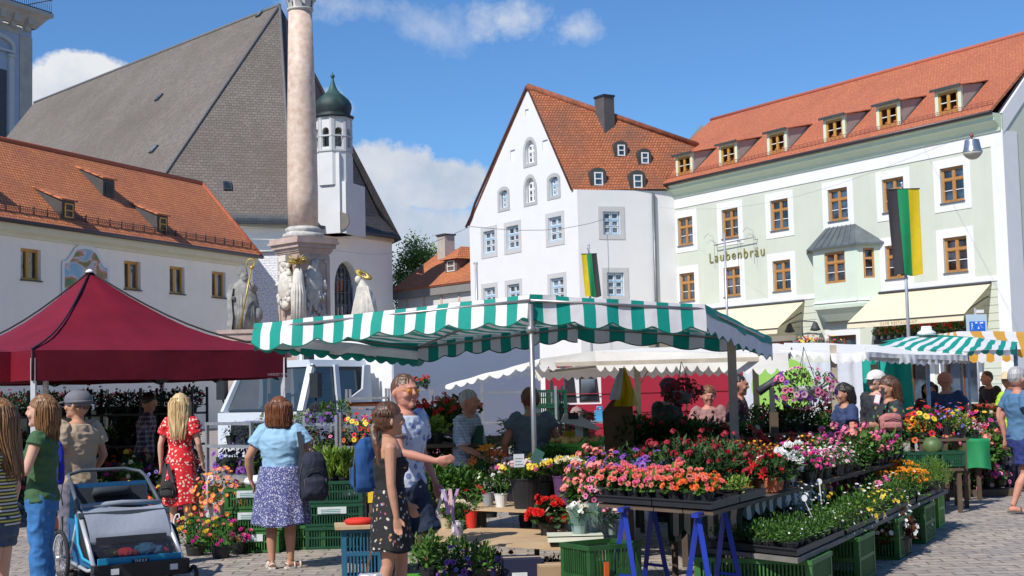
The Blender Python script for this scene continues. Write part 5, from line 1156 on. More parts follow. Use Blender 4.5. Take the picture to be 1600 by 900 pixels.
def leaf(m,p,d,n,s,w=.5,mi=0,fold=.18):
    """pointed leaf: two quads folded along the midrib"""
    d=d.normalized(); sd=d.cross(n); 
    if sd.length<1e-3: sd=d.cross(V((1,.3,0)))
    sd.normalize(); nn=sd.cross(d); a=p; b=p+d*s*.45+sd*s*w*.5+nn*s*fold*.5; c=p+d*s; e=p+d*s*.45-sd*s*w*.5+nn*s*fold*.5; md=p+d*s*.5-nn*s*fold*.2
    k=len(m.v); m.v.extend((a,b,md,c,e)); m.f.extend(((k,k+1,k+2),(k+1,k+3,k+2),(k,k+2,k+4),(k+2,k+3,k+4))); m.m.extend([mi]*4); m.uv.extend([None]*4); m.sm.extend([False]*4)
def bloom(m,p,n,s,form,r,mi=0,ec=1):
    n=n.normalized(); a=n.orthogonal().normalized(); b=n.cross(a)
    ph=r.uniform(0,6.28)
    if form=='open':
        for k in range(5):
            t=ph+k*1.2566; d=a*math.cos(t)+b*math.sin(t); e=a*math.cos(t+1.57)+b*math.sin(t+1.57)
            q=[p,p+d*s*.6+e*s*.42+n*s*.18,p+d*s+n*s*.12,p+d*s*.6-e*s*.42+n*s*.18]; m.face(q,mi)
        m.face([p+(a*math.cos(k*1.57)+b*math.sin(k*1.57))*s*.2+n*s*.1 for k in range(4)],ec)
    elif form=='trumpet':
        N=10; m.grid([[p+(a*math.cos(2*PI*k/N)+b*math.sin(2*PI*k/N))*s*q*(1+.08*math.cos(5*2*PI*k/N))+n*s*z for k in range(N)] for q,z in ((.08,-.15),(.42,.12),(1,.16))],mi,True,False,mf=lambda i,j:ec if i==0 else mi)
    elif form=='cluster':
        for k in range(11):
            d=rdir(r,-.3); c=p+d*s*.85; d2=(d+n*.4).normalized(); u=d2.orthogonal().normalized(); w=d2.cross(u); t=r.uniform(0,6.28); q=s*.5
            m.face([c+(u*math.cos(t+j*1.2566)+w*math.sin(t+j*1.2566))*q for j in range(5)],mi)
    elif form=='ball':
        for lay,(rr,zz,nn) in enumerate(((1,.0,6),(.75,.22,5),(.45,.38,4))):
            for k in range(nn):
                t=ph+lay*.5+k*2*PI/nn; d=a*math.cos(t)+b*math.sin(t); e=a*math.cos(t+1.57)+b*math.sin(t+1.57); w=s*rr
                m.face([p+n*w*.0,p+d*w*.6+e*w*.5+n*s*(zz+.1),p+d*w*.85+n*s*(zz+.45),p+d*w*.6-e*w*.5+n*s*(zz+.1)],mi)
    elif form=='tiny':
        u=a*math.cos(ph)+b*math.sin(ph); w=n.cross(u); m.face([p+u*s,p+w*s,p-u*s,p-w*s],mi)
    elif form=='lily':
        for k in range(6):
            t=ph+k*1.047; d=a*math.cos(t)+b*math.sin(t); leaf(m,p,d+n*.5,n,s,.34,mi)
def pot_mesh(r,h,mt):
    m=MB(); m.lathe([(r*.72,0),(r*.94,h*.82),(r,h*.84),(r,h),(r*.88,h),(r*.86,h*.9),(0.001,h*.88)],12,0,cap=(1,0),sm=False)
    k=m.m; 
    for i in range(len(m.f)-12,len(m.f)): k[i]=1
    return m.mesh('pot',[mt,PM['soil']])
PK={}
#name: r,h,nleaf,leafsize,leafw,leafmat, [(nf,fs,form,mat,eye)], pot(r,h,mat), style
KD=dict(
 begonia_orange=(.085,.10,70,.05,.85,'mid',[(13,.024,'ball','orange','eye'),(8,.024,'ball','salmon','eye')],(.055,.09,'black'),'dome'),
 begonia_pink=(.085,.10,70,.05,.85,'mid',[(12,.024,'ball','salmon','eye'),(9,.022,'ball','pink','eye')],(.055,.09,'black'),'dome'),
 begonia_red=(.15,.16,130,.06,.8,'dark',[(30,.038,'ball','red','eye')],(.08,.1,'black'),'dome'),
 begonia_bronze=(.12,.12,110,.05,.8,'bronze',[(40,.014,'open','white','eye')],(.07,.1,'black'),'dome'),
 geranium_red=(.15,.2,110,.065,.9,'mid',[(11,.042,'cluster','red','red')],(.065,.11,'black'),'dome'),
 geranium_dark=(.15,.2,110,.065,.9,'dark',[(8,.038,'cluster','red','red'),(3,.03,'cluster','dred','red')],(.065,.11,'black'),'dome'),
 geranium_salmon=(.17,.24,150,.06,.9,'mid',[(20,.032,'cluster','salmon','red')],(.07,.12,'black'),'dome'),
 geranium_pink=(.16,.2,140,.06,.9,'mid',[(8,.042,'cluster','pink','pink'),(3,.04,'cluster','mag','pink')],(.065,.11,'black'),'dome'),
 geranium_rose=(.16,.22,120,.06,.9,'mid',[(8,.036,'cluster','salmon','pink'),(4,.034,'cluster','pink','pink')],(.065,.11,'black'),'dome'),
 petunia_pink=(.16,.15,120,.045,.5,'mid',[(22,.028,'trumpet','pink','deye'),(8,.028,'trumpet','pale','mag')],(.07,.1,'black'),'droop'),
 petunia_purple=(.16,.15,120,.045,.5,'dark',[(22,.028,'trumpet','purple','deye'),(8,.026,'trumpet','blue','deye')],(.07,.1,'black'),'droop'),
 petunia_mix=(.2,.22,180,.045,.5,'mid',[(15,.028,'trumpet','red','deye'),(9,.028,'trumpet','yellow','amber'),(8,.028,'trumpet','mag','deye'),(8,.028,'trumpet','orange','deye')],(.1,.12,'black'),'droop'),
 lobelia_blue=(.15,.14,150,.03,.4,'mid',[(50,.014,'open','blue','white')],(.07,.1,'black'),'droop'),
 calibrachoa=(.31,.25,460,.035,.5,'mid',[(110,.024,'trumpet','orange','yellow'),(85,.024,'trumpet','salmon','amber'),(20,.024,'trumpet','mag','deye')],(.14,.15,'white'),'droop'),
 zinnia_wild=(.22,.24,240,.04,.4,'mid',[(14,.03,'ball','yellow','eye'),(16,.022,'ball','mag','eye'),(9,.022,'ball','salmon','eye')],(.1,.12,'black'),'dome'),
 verbena=(.14,.13,150,.03,.45,'mid',[(30,.013,'open','pale','mag'),(22,.013,'open','white','eye'),(14,.014,'open','mag','white')],(.065,.1,'black'),'dome'),
 white_dip=(.16,.16,130,.06,.5,'dark',[(9,.05,'ball','white','eye')],(.07,.11,'black'),'dome'),
 red_dip=(.16,.15,130,.07,.5,'dark',[(8,.055,'lily','red','red'),(4,.04,'ball','dred','red')],(.07,.11,'terra'),'dome'),
 magenta_dip=(.15,.15,130,.05,.5,'dark',[(9,.034,'ball','mag','eye'),(5,.03,'ball','pink','eye')],(.07,.11,'black'),'dome'),
 herb=(.095,.11,190,.028,.45,'mid',[(4,.008,'tiny','white','eye')],(.06,.08,'black'),'dome'),
 herb_lime=(.11,.14,150,.04,.5,'lime',[],(.06,.09,'black'),'dome'),
 herb_dark=(.10,.11,190,.03,.4,'dark',[(10,.009,'tiny','lilac','eye')],(.06,.08,'black'),'dome'),
 alyssum=(.11,.14,110,.022,.4,'grey',[(50,.009,'tiny','white','eye')],(.06,.09,'black'),'dome'),
 silver=(.11,.12,150,.035,.35,'grey',[(16,.012,'tiny','white','eye')],(.06,.09,'black'),'dome'),
 pansy=(.13,.12,170,.032,.45,'mid',[(9,.018,'open','yellow','amber'),(2,.02,'open','white','eye')],(.06,.09,'black'),'droop'),
 snapdragon=(.1,.16,90,.04,.35,'mid',[(34,.02,'ball','yellow','eye')],(.06,.09,'black'),'dome'),
 marigold=(.14,.14,160,.03,.4,'mid',[(34,.024,'ball','amber','eye'),(4,.03,'ball','orange','eye')],(.07,.1,'black'),'dome'),
 trailing=(.17,.16,230,.034,.55,'mid',[(7,.014,'open','white','eye')],(.07,.1,'black'),'droop'),
 feathery=(.17,.2,420,.045,.16,'fern',[],(.08,.1,'black'),'dome'),
 coleus=(.13,.17,110,.06,.55,'bronze',[(30,.014,'tiny','amber','eye'),(10,.016,'tiny','orange','eye')],(.06,.1,'black'),'dome'),
 foliage=(.17,.24,170,.065,.45,'mid',[],(.08,.12,'black'),'dome'),
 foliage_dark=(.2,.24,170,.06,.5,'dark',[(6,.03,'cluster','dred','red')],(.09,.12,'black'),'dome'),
 shade_orange=(.2,.24,170,.06,.5,'dark',[(5,.05,'cluster','orange','red'),(3,.035,'ball','yellow','eye')],(.1,.13,'terra'),'dome'),
 shade_pale=(.2,.22,170,.05,.5,'mid',[(8,.03,'ball','cream','eye')],(.1,.13,'black'),'dome'),
 ivy=(.15,.2,170,.05,.75,'varieg',[],(.07,.1,'black'),'droop'),
 tall_leaf=(.13,.42,60,.20,.32,'lime',[],(.08,.1,'black'),'tall'),
 tomato=(.2,.48,230,.09,.5,'mid',[],(.09,.12,'black'),'tallbush'),
 grass=(.12,.38,120,.3,.03,'mid',[],(.07,.1,'black'),'tall'),
)
def plant_meshes(kind):
    if kind in PK: return PK[kind]
    r,h,nl,ls,lw,lmn,fls,pt,sty=KD[kind]; out=[]
    pm=pot_mesh(pt[0],pt[1],PM[pt[2]])
    for var in range(2):
        rr=random.Random(hash(kind)%9973 if 0 else sum(map(ord,kind))*3+var); m=MB(); zc=pt[1]*.9
        lobes=[(rr.uniform(-.3,.3)*r,rr.uniform(-.3,.3)*r,rr.uniform(.75,1.15)) for _ in range(4)]
        for k in range(nl):
            if sty in('dome','droop'):
                lx,ly,lk_=lobes[k%4]; d=rdir(rr,-.15 if sty=='dome' else -.45); q=rr.uniform(.45,1)**.6*lk_
                p=V((lx+d.x*r*q*.85,ly+d.y*r*q*.85,zc+h*.15+max(d.z,-.3)*h*q))
                if sty=='droop' and math.hypot(p.x,p.y)>r*.7: p.z-=rr.uniform(0,.55)*h
                dd=(d+V((rr.uniform(-.8,.8),rr.uniform(-.8,.8),rr.uniform(-.3,.6)))); leaf(m,p-dd.normalized()*ls*.5,dd,(d+V((0,0,.7))),ls*rr.uniform(.7,1.25),lw)
            elif sty=='tall':
                a=rr.uniform(0,6.28); z=zc+rr.uniform(0,.6)*h; d=V((math.cos(a),math.sin(a),rr.uniform(.9,2.6))); b=V((rr.uniform(-.5,.5)*r,rr.uniform(-.5,.5)*r,z)); leaf(m,b,d,V((d.x,d.y,1)),ls*rr.uniform(.7,1.2),lw)
            else:
                z=rr.uniform(0,1); a=rr.uniform(0,6.28); q=r*rr.uniform(.3,1)*(1-.3*z); p=V((math.cos(a)*q,math.sin(a)*q,zc+z*h)); leaf(m,p,V((math.cos(a),math.sin(a),rr.uniform(-.7,.5))),V((0,0,1)),ls*rr.uniform(.6,1.2),lw)
        for k in range(7 if sty!='tall' else 12):
            a=rr.uniform(0,6.28); q=r*rr.uniform(.1,.5); m.tube([(q*.3*math.cos(a),q*.3*math.sin(a),zc-.01),(q*math.cos(a),q*math.sin(a),zc+h*(.55 if sty!='tallbush' else .95))],[.005,.003],4,0,False)
        fo=m.mesh('foliage',LM[lmn]); bl=None
        if fls:
            b=MB(); ms=[]
            for (nf,fs,form,fm,ey) in fls:
                i0=len(ms); ms+=[FM[fm],FM.get(ey,FM['eye'])]
                for _ in range(max(2,int(nf*(.78 if kind[:7]!='begonia' else 1)))):
                    lx,ly,lk_=lobes[_%4]; d=rdir(rr,.0 if sty=='dome' else -.35); q=rr.uniform(.92,1.12)*lk_
                    p=V((lx+d.x*r*q*.9,ly+d.y*r*q*.9,zc+h*.18+d.z*h*q*1.05))
                    if sty=='droop' and math.hypot(p.x,p.y)>r*.75: p.z-=rr.uniform(0,.5)*h
                    bloom(b,p,d+V((-.15,-.45,.35)),fs*rr.uniform(.8,1.2),form,rr,i0,i0+1)
            bl=b.mesh('blossoms',ms)
        out.append((pm,fo,bl))
    PK[kind]=out; return out
ART=dict(begonia_orange='potted_begonia',begonia_pink='potted_begonia',begonia_red='potted_begonia',begonia_bronze='potted_begonia',geranium_red='potted_geranium',geranium_dark='potted_geranium',geranium_salmon='potted_geranium',geranium_pink='potted_geranium',geranium_rose='potted_geranium',petunia_pink='potted_petunia',petunia_purple='potted_petunia',petunia_mix='potted_petunia',lobelia_blue='potted_lobelia',marigold='potted_marigold',herb='potted_herb',herb_lime='potted_herb',herb_dark='potted_herb',coleus='potted_coleus',ivy='potted_ivy',grass='potted_grass',tomato='tomato_plant',feathery='potted_herb')
NPL=0
def plant(kind,p,label,cat='potted plant',group=None,sc=1.0,pot=None,var=None):
    global NPL; NPL+=1
    pm,fo,bl=plant_meshes(kind)[rnd.randrange(2) if var is None else var]
    if pot: pm=pot
    t=thing(ART.get(kind,'potted_plant'),label,cat,p,rnd.uniform(-.6,.6) if KD[kind][6] else rnd.uniform(0,6.28),group)
    s=sc*rnd.uniform(.9,1.12); t.scale=(s,s,s*rnd.uniform(.92,1.1))
    mobj('pot',pm,t); mobj('foliage',fo,t)
    if bl: mobj('blossoms',bl,t)
    return t
def row(kind,p0,p1,n,label,group=None,sc=1.0,jit=.02,pot=None):
    p0=V(p0);p1=V(p1)
    for i in range(n):
        u=(i+.5)/n; p=p0.lerp(p1,u)+V((rnd.uniform(-jit,jit),rnd.uniform(-jit,jit),0)); plant(kind,p,label,group=(group or label) if n>1 else None,sc=sc,pot=pot)
# ================================================================ MARKET FURNITURE
M_crg=mat('green_crate_plastic',(.026,.12,.024),.5,.3,5,.3,spec=.4,col2=(.05,.17,.04)); M_crl=mat('light_green_crate_plastic',(.12,.42,.05),.45,.1,4); M_crb=mat('blue_crate_plastic',(.02,.12,.22),.45,.1,4); M_crd=mat('dark_green_crate_plastic',(.01,.07,.035),.45,.12,4)
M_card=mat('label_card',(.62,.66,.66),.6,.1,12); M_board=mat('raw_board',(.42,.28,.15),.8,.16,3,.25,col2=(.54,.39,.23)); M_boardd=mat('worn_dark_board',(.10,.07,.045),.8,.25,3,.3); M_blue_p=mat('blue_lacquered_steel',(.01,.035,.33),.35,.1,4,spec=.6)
CM={}
def crate_mesh(w,d,h,mt,diamond=False):
    k=(w,d,h,mt.name)
    if k in CM: return CM[k]
    m=MB(); t=.012
    m.box(-w/2,w/2,-d/2,d/2,0,.01); 
    for z0,z1,o in ((0,.03,0),(h-.035,h,.008),(h*.48,h*.56,.002)):
        m.box(-w/2-o,w/2+o,-d/2-o,-d/2+t,z0+.001,z1); m.box(-w/2-o,w/2+o,d/2-t,d/2+o,z0+.001,z1); m.box(-w/2-o,-w/2+t,-d/2+t,d/2-t,z0+.001,z1); m.box(w/2-t,w/2+o,-d/2+t,d/2-t,z0+.001,z1)
    for sx in (-1,1):
        for sy in (-1,1): m.box(sx*w/2-(.04 if sx>0 else 0),sx*w/2+(.04 if sx<0 else 0),sy*d/2-(.04 if sy>0 else 0)-.003*(sy<0),sy*d/2+(.04 if sy<0 else 0)+.003*(sy>0),.03,h-.035)
    n=int((w-.08)/.028)
    for i in range(n+1):
        x=-w/2+.04+(w-.08)*i/n
        for s in (-1,1): m.box(x-.006,x+.006,s*(d/2-.006)-.005,s*(d/2-.006)+.005,.03,h-.035)
    n=int((d-.08)/.028)
    for i in range(n+1):
        y=-d/2+.04+(d-.08)*i/n
        for s in (-1,1): m.box(s*(w/2-.006)-.005,s*(w/2-.006)+.005,y-.006,y+.006,.03,h-.035)
    CM[k]=m.mesh('crate',mt); return CM[k]
CARD={}
def crate(label,p,rz,w=.6,d=.4,h=.22,mt=None,card=False,group=None,tilt=None):
    o=bpy.data.objects.new('plastic_crate',crate_mesh(w,d,h,mt or M_crg)); COL.objects.link(o); o.location=p; o.rotation_euler=(tilt or 0,0,rz); tag(o,label,'crate',group)
    if card:
        k=(w,d,h)
        if k not in CARD:
            m=MB(); m.box(-w*.28,w*.22,-d/2-.014,-d/2-.010,h*.56,h*.56+.075); 
            for j in range(3): m.box(-w*.22,w*.12,-d/2-.0155,-d/2-.0145,h*.58+.018*j,h*.58+.018*j+.007,1)
            CARD[k]=m.mesh('paper_label',[M_card,mat('teal_print',(.05,.25,.22),.6,.1,9)])
        mobj('paper_label',CARD[k],o)
    return o
def rack(label,a,b,depth,zs,h,rail=.035,n=2,mt=None):
    """steel trolley rack between ground points a and b"""
    mt=mt or M_steel; a=V((a[0],a[1],0)); b=V((b[0],b[1],0)); L=(b-a).length; t=thing('plant_rack',label,'rack',a,math.atan2(b.y-a.y,b.x-a.x))
    for i in range(n):
        for y in (0,depth):
            m=MB(); x=L*i/(n-1); m.box(x-.018,x+.018,y-.018,y+.018,.08,h); 
            if i in (0,n-1): m.lathe([(.05,0),(.05,.03),(.02,.06),(.02,.09)],8,0,(x,y,0))
            m.build('upright',mt,t)
    for z in zs:
        m=MB(); m.box(0,L,-.015,.015,z-rail,z); m.box(0,L,depth-.015,depth+.015,z-rail,z); m.box(.018,L-.018,.015,depth-.015,z-.018,z-.008)
        m.build('shelf',mt,t)
    return t
def stake(p,label,h=.22,lean=(0,0),group='white price stakes',round_=True,txt=False):
    m=MB(); q=V((lean[0]*h,lean[1]*h,h)); m.bar((0,0,0),q,.009,.004)
    if round_: c=q+V((0,0,.02)); m.prism([(c.x+.024*math.cos(k*PI/4),c.z+.028*math.sin(k*PI/4)) for k in range(8)],c.y-.003,c.y+.003)
    else: m.prism([(q.x-.03,q.z-.005),(q.x+.03,q.z-.005),(q.x+.028,q.z+.05),(q.x-.028,q.z+.05)],q.y-.003,q.y+.003)
    o=m.build('price_stake',mat('white_label_plastic',(.78,.79,.80),.4,.03,5),None); o.location=p; tag(o,label,'price tag',group); return o
# ---------------------------------------------------------------- right-hand trestle table
def P(px,py,z): return on(px,py,z)
def table1():
    FL=P(935,786,.78);FR=P(1115,799,.78);FAR=P(1400,722,.78); ux=(FR-FL); L=ux.length; U=ux.normalized(); A=(FAR-FR); AL=A.length; A.normalize(); BL=FL+A*AL
    t=thing('flower_table','long board table of potted flowers on blue trestles, right of centre','table',(FL.x,FL.y,0)); o=V((FL.x,FL.y,0))
    m=MB()
    for k in range(4):
        u0,u1=k/4+.004,(k+1)/4-.004; q=[FL.lerp(FR,u0),FL.lerp(FR,u1),BL.lerp(FAR,u1),BL.lerp(FAR,u0)]; n=len(m.v)
        top=[p-o for p in q]; bot=[p-o-V((0,0,.03)) for p in q]
        m.face(top); m.face(bot[::-1])
        for i in range(4): j=(i+1)%4; m.face([top[i],bot[i],bot[j],top[j]])
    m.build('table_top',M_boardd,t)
    for s in range(1,5):
        c=FL+A*(AL*s/4.3)-o; 
        for q in (c+U*.1,c+U*(L-.1)): m=MB(); m.bar((q.x,q.y,0),(q.x,q.y,.77),.05); m.build('leg',M_boardd,t)
    # striped cloth hanging under the top
    m=MB(); a=FL+U*(L*.3)+A*.8-o; b=FR-U*.03+A*.8-o; a.z=b.z=.745; valance(m,a,b,.2,13,.06,3,out=(0,.02,0),wave=.02); c=FR-U*.03+A*3.2-o; c.z=.745; valance(m,b,c,.07,24,.05,3,wave=.015)
    d=BL-A*1.2-o; d.z=.76; a2=a+V((0,0,0)); valance(m,a2,d,.3,30,.04,3,wave=.02)
    m.build('striped_cloth',[cloth('dark_stripe_cloth',(.02,.05,.045),.1),cloth('pale_stripe_cloth',(.50,.49,.47),.15)],t)
    for i,(s,lab) in enumerate(((.27,'blue steel trestle under the left front corner of the flower table'),(.90,'blue steel trestle under the right front corner of the flower table'))):
        c=FL.lerp(FR,s)+A*.22; tr=thing('trestle',lab,'trestle',(c.x,c.y,0),0); m=MB(); 
        for e in (-.34,.34):
            for f in (-.17,.17): m.bar(U*f*1.0+A*e,A*e*.86+V((0,0,.755)),.035,.035)
        m.build('leg',M_blue_p,tr)
        m=MB(); m.bar(A*-.36+V((0,0,.755)),A*.36+V((0,0,.755)),.05,.03); 
        m.build('crossbar',M_blue_p,tr)
        for e in (-.33,.33): m=MB(); m.bar(U*-.11+A*e+V((0,0,.27)),U*.11+A*e+V((0,0,.27)),.02); m.build('brace',M_blue_p,tr)
    m=MB(); c0=FL.lerp(FR,.3)+A*-.1; c1=FL.lerp(FR,.95)+A*-.1; m.bar((c0.x,c0.y,.16),(c1.x,c1.y,.13),.03); 
    o2=m.build('trestle_bar',M_blue_p,None); tag(o2,'low blue steel bar joining the two trestles','bar')
    # black carry trays on the near end
    for i,(u0,u1,a0,a1) in enumerate(((.0,.5,-.02,.62),(.5,1,-.02,.62),(.35,1.0,.64,1.3))):
        q=FL.lerp(FR,u0)+A*a0+V((0,0,.012)); m=MB(); w=L*(u1-u0)-.01; d=a1-a0
        M4=Matrix(((U.x,A.x,0,0),(U.y,A.y,0,0),(0,0,1,0),(0,0,0,1)))
        m.box(0,w,0,d,0,.006,0,M4); m.box(0,w,0,.012,.006,.05,0,M4); m.box(0,w,d-.012,d,.006,.05,0,M4); m.box(0,.012,.012,d-.012,.006,.05,0,M4); m.box(w-.012,w,.012,d-.012,.006,.05,0,M4)
        m.box(-.012,w+.012,-.014,.002,.045,.056,0,M4); m.box(w-.002,w+.014,0,d,.045,.056,0,M4)
        for k in range(1,5): m.box(.012,w-.012,d*k/5-.004,d*k/5+.004,.03,.048,0,M4)
        for k in range(1,5): m.box(w*k/5-.004,w*k/5+.004,.012,d-.012,.031,.049,0,M4)
        ob=m.build('plant_tray',M_black,None); ob.location=q; tag(ob,['black plant tray at the near left end of the flower table','black plant tray at the near right corner of the flower table','half-empty black plant tray beside the white begonia'][i],'tray')
    Z=V((0,0,.02))
    def g(u,a): return FL.lerp(FR,u)+A*a+Z
    for j in range(3):
        for i in range(8):
            u=.05+.123*i; 
            if j>0 and u>.8: continue
            plant('begonia_orange' if i>4 else 'begonia_pink',g(u,.1+.21*j)+V((rnd.uniform(-.01,.01),rnd.uniform(-.01,.01),0)),'orange-red begonia in the black front tray on the trestle table' if i>4 else 'pink-salmon begonia in the black front tray on the trestle table',group='orange begonias in the front tray' if i>4 else 'pink begonias in the front tray',sc=1.12)
    plant('herb_lime',g(.93,.78),'pale green begonia with white bloom beside the tall stake',sc=.95); plant('begonia_orange',g(.75,.8),'small orange begonia half grown beside the pale green one',sc=.9)
    plant('alyssum',g(.7,.55),'small white-flowering plant at the tray corner',sc=.6)
    lay=[ # (a0,a1,kind, nrows, n, label)
     (.75,1.15,'petunia_purple',2,.0,.3,'purple petunia behind the left begonias'),
     (.75,1.5,'foliage_dark',3,.32,.68,'dark bloomer in the half shade behind the begonias'),
     (1.5,2.0,'red_dip',2,.66,1,'red-flowering pot by the white label beside the canopy post'),
     (2.0,2.7,'white_dip',2,.72,1,'large white-flowering pot near the table edge'),
     (2.7,3.3,'magenta_dip',3,.6,1,'magenta-pink pot between white and verbena pots'),
     (3.3,4.3,'verbena',5,.45,1,'small white and pink verbena in rows on the table edge'),
     (4.3,5.2,'trailing',4,.3,1,'variegated trailing plant among the pink geraniums'),
     (5.2,6.7,'geranium_pink',7,.3,1,'pink geranium at the far right end of the flower table'),
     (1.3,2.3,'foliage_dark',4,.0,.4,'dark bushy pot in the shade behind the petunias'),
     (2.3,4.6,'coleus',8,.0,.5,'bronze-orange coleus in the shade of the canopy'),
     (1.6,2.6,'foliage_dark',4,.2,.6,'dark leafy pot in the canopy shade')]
    for a0,a1,k,n,u0,u1,lb in lay:
        nr=max(1,round((u1-u0)*L/.23))
        for i in range(n):
            for j in range(nr):
                plant(k,g(u0+(u1-u0)*(j+.5)/nr,a0+(a1-a0)*(i+.5)/n)+V((rnd.uniform(-.03,.03),rnd.uniform(-.03,.03),-.01)),lb,group=lb,sc=rnd.uniform(.85,1.1))
    plant('geranium_rose',g(.98,4.8),'tall salmon geranium at the table edge beside the label stake',sc=1.05)
    for (px,py,h,ln,lb,rd) in ((1150,706,.2,(0,0),'white rectangular price card standing over the red pots',False),(1141,742,.2,(-.06,0),'tall thin label stake in the pale green begonia',True),(1349,680,.24,(.3,0),'white stake leaning right among the pink geraniums',True),(1108,640,.1,(0,0),'small pale stake in the shaded pots',True)):
        y=P(px,py,.85); stake(y,lb,h,ln,round_=rd)
    return FL,FR,FAR,U,A,L,AL,BL
T1=table1()
def back_bench():
    FL,FR,FAR,U,A,L,AL,BL=T1
    # raised bench of red geraniums behind the long table, in the shade
    s=FL-U*.15+A*2.2; e=BL-U*.15+A*1.3; s.z=e.z=.70
    t=thing('flower_bench','shaded raised bench packed with red geraniums behind the long table','bench',(s.x,s.y,0)); o=V((s.x,s.y,0)); W=-U*.9
    m=MB(); 
    for k in range(3):
        q=[s+W*k/3,e+W*k/3,e+W*(k+.97)/3,s+W*(k+.97)/3]; m.face([p-o for p in q]); m.face([p-o-V((0,0,.03)) for p in q][::-1])
        for i in range(4): a,b=q[i]-o,q[(i+1)%4]-o; m.face([a,a-V((0,0,.03)),b-V((0,0,.03)),b])
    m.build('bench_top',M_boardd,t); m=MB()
    for k in range(5):
        for w in (0.05,.95): q=s.lerp(e,.02+k*.24)+W*w-o; m=MB(); m.bar((q.x,q.y,0),(q.x,q.y,.67),.05); m.build('leg',M_boardd,t)
    n=15
    for i in range(n):
        for j in range(4):
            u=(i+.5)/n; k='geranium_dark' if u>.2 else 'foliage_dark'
            if j==0 and i%3==1: k='coleus'
            p=s.lerp(e,u)+W*(j+.5)/4
            lb={'geranium_dark':'red geranium on the shaded raised bench','foliage_dark':'dark leafy pot at the near end of the raised bench','coleus':'bronze coleus along the front of the raised bench'}[k]
            plant(k,p+V((rnd.uniform(-.03,.03),rnd.uniform(-.03,.03),0)),lb,group=lb,sc=.95)
back_bench()
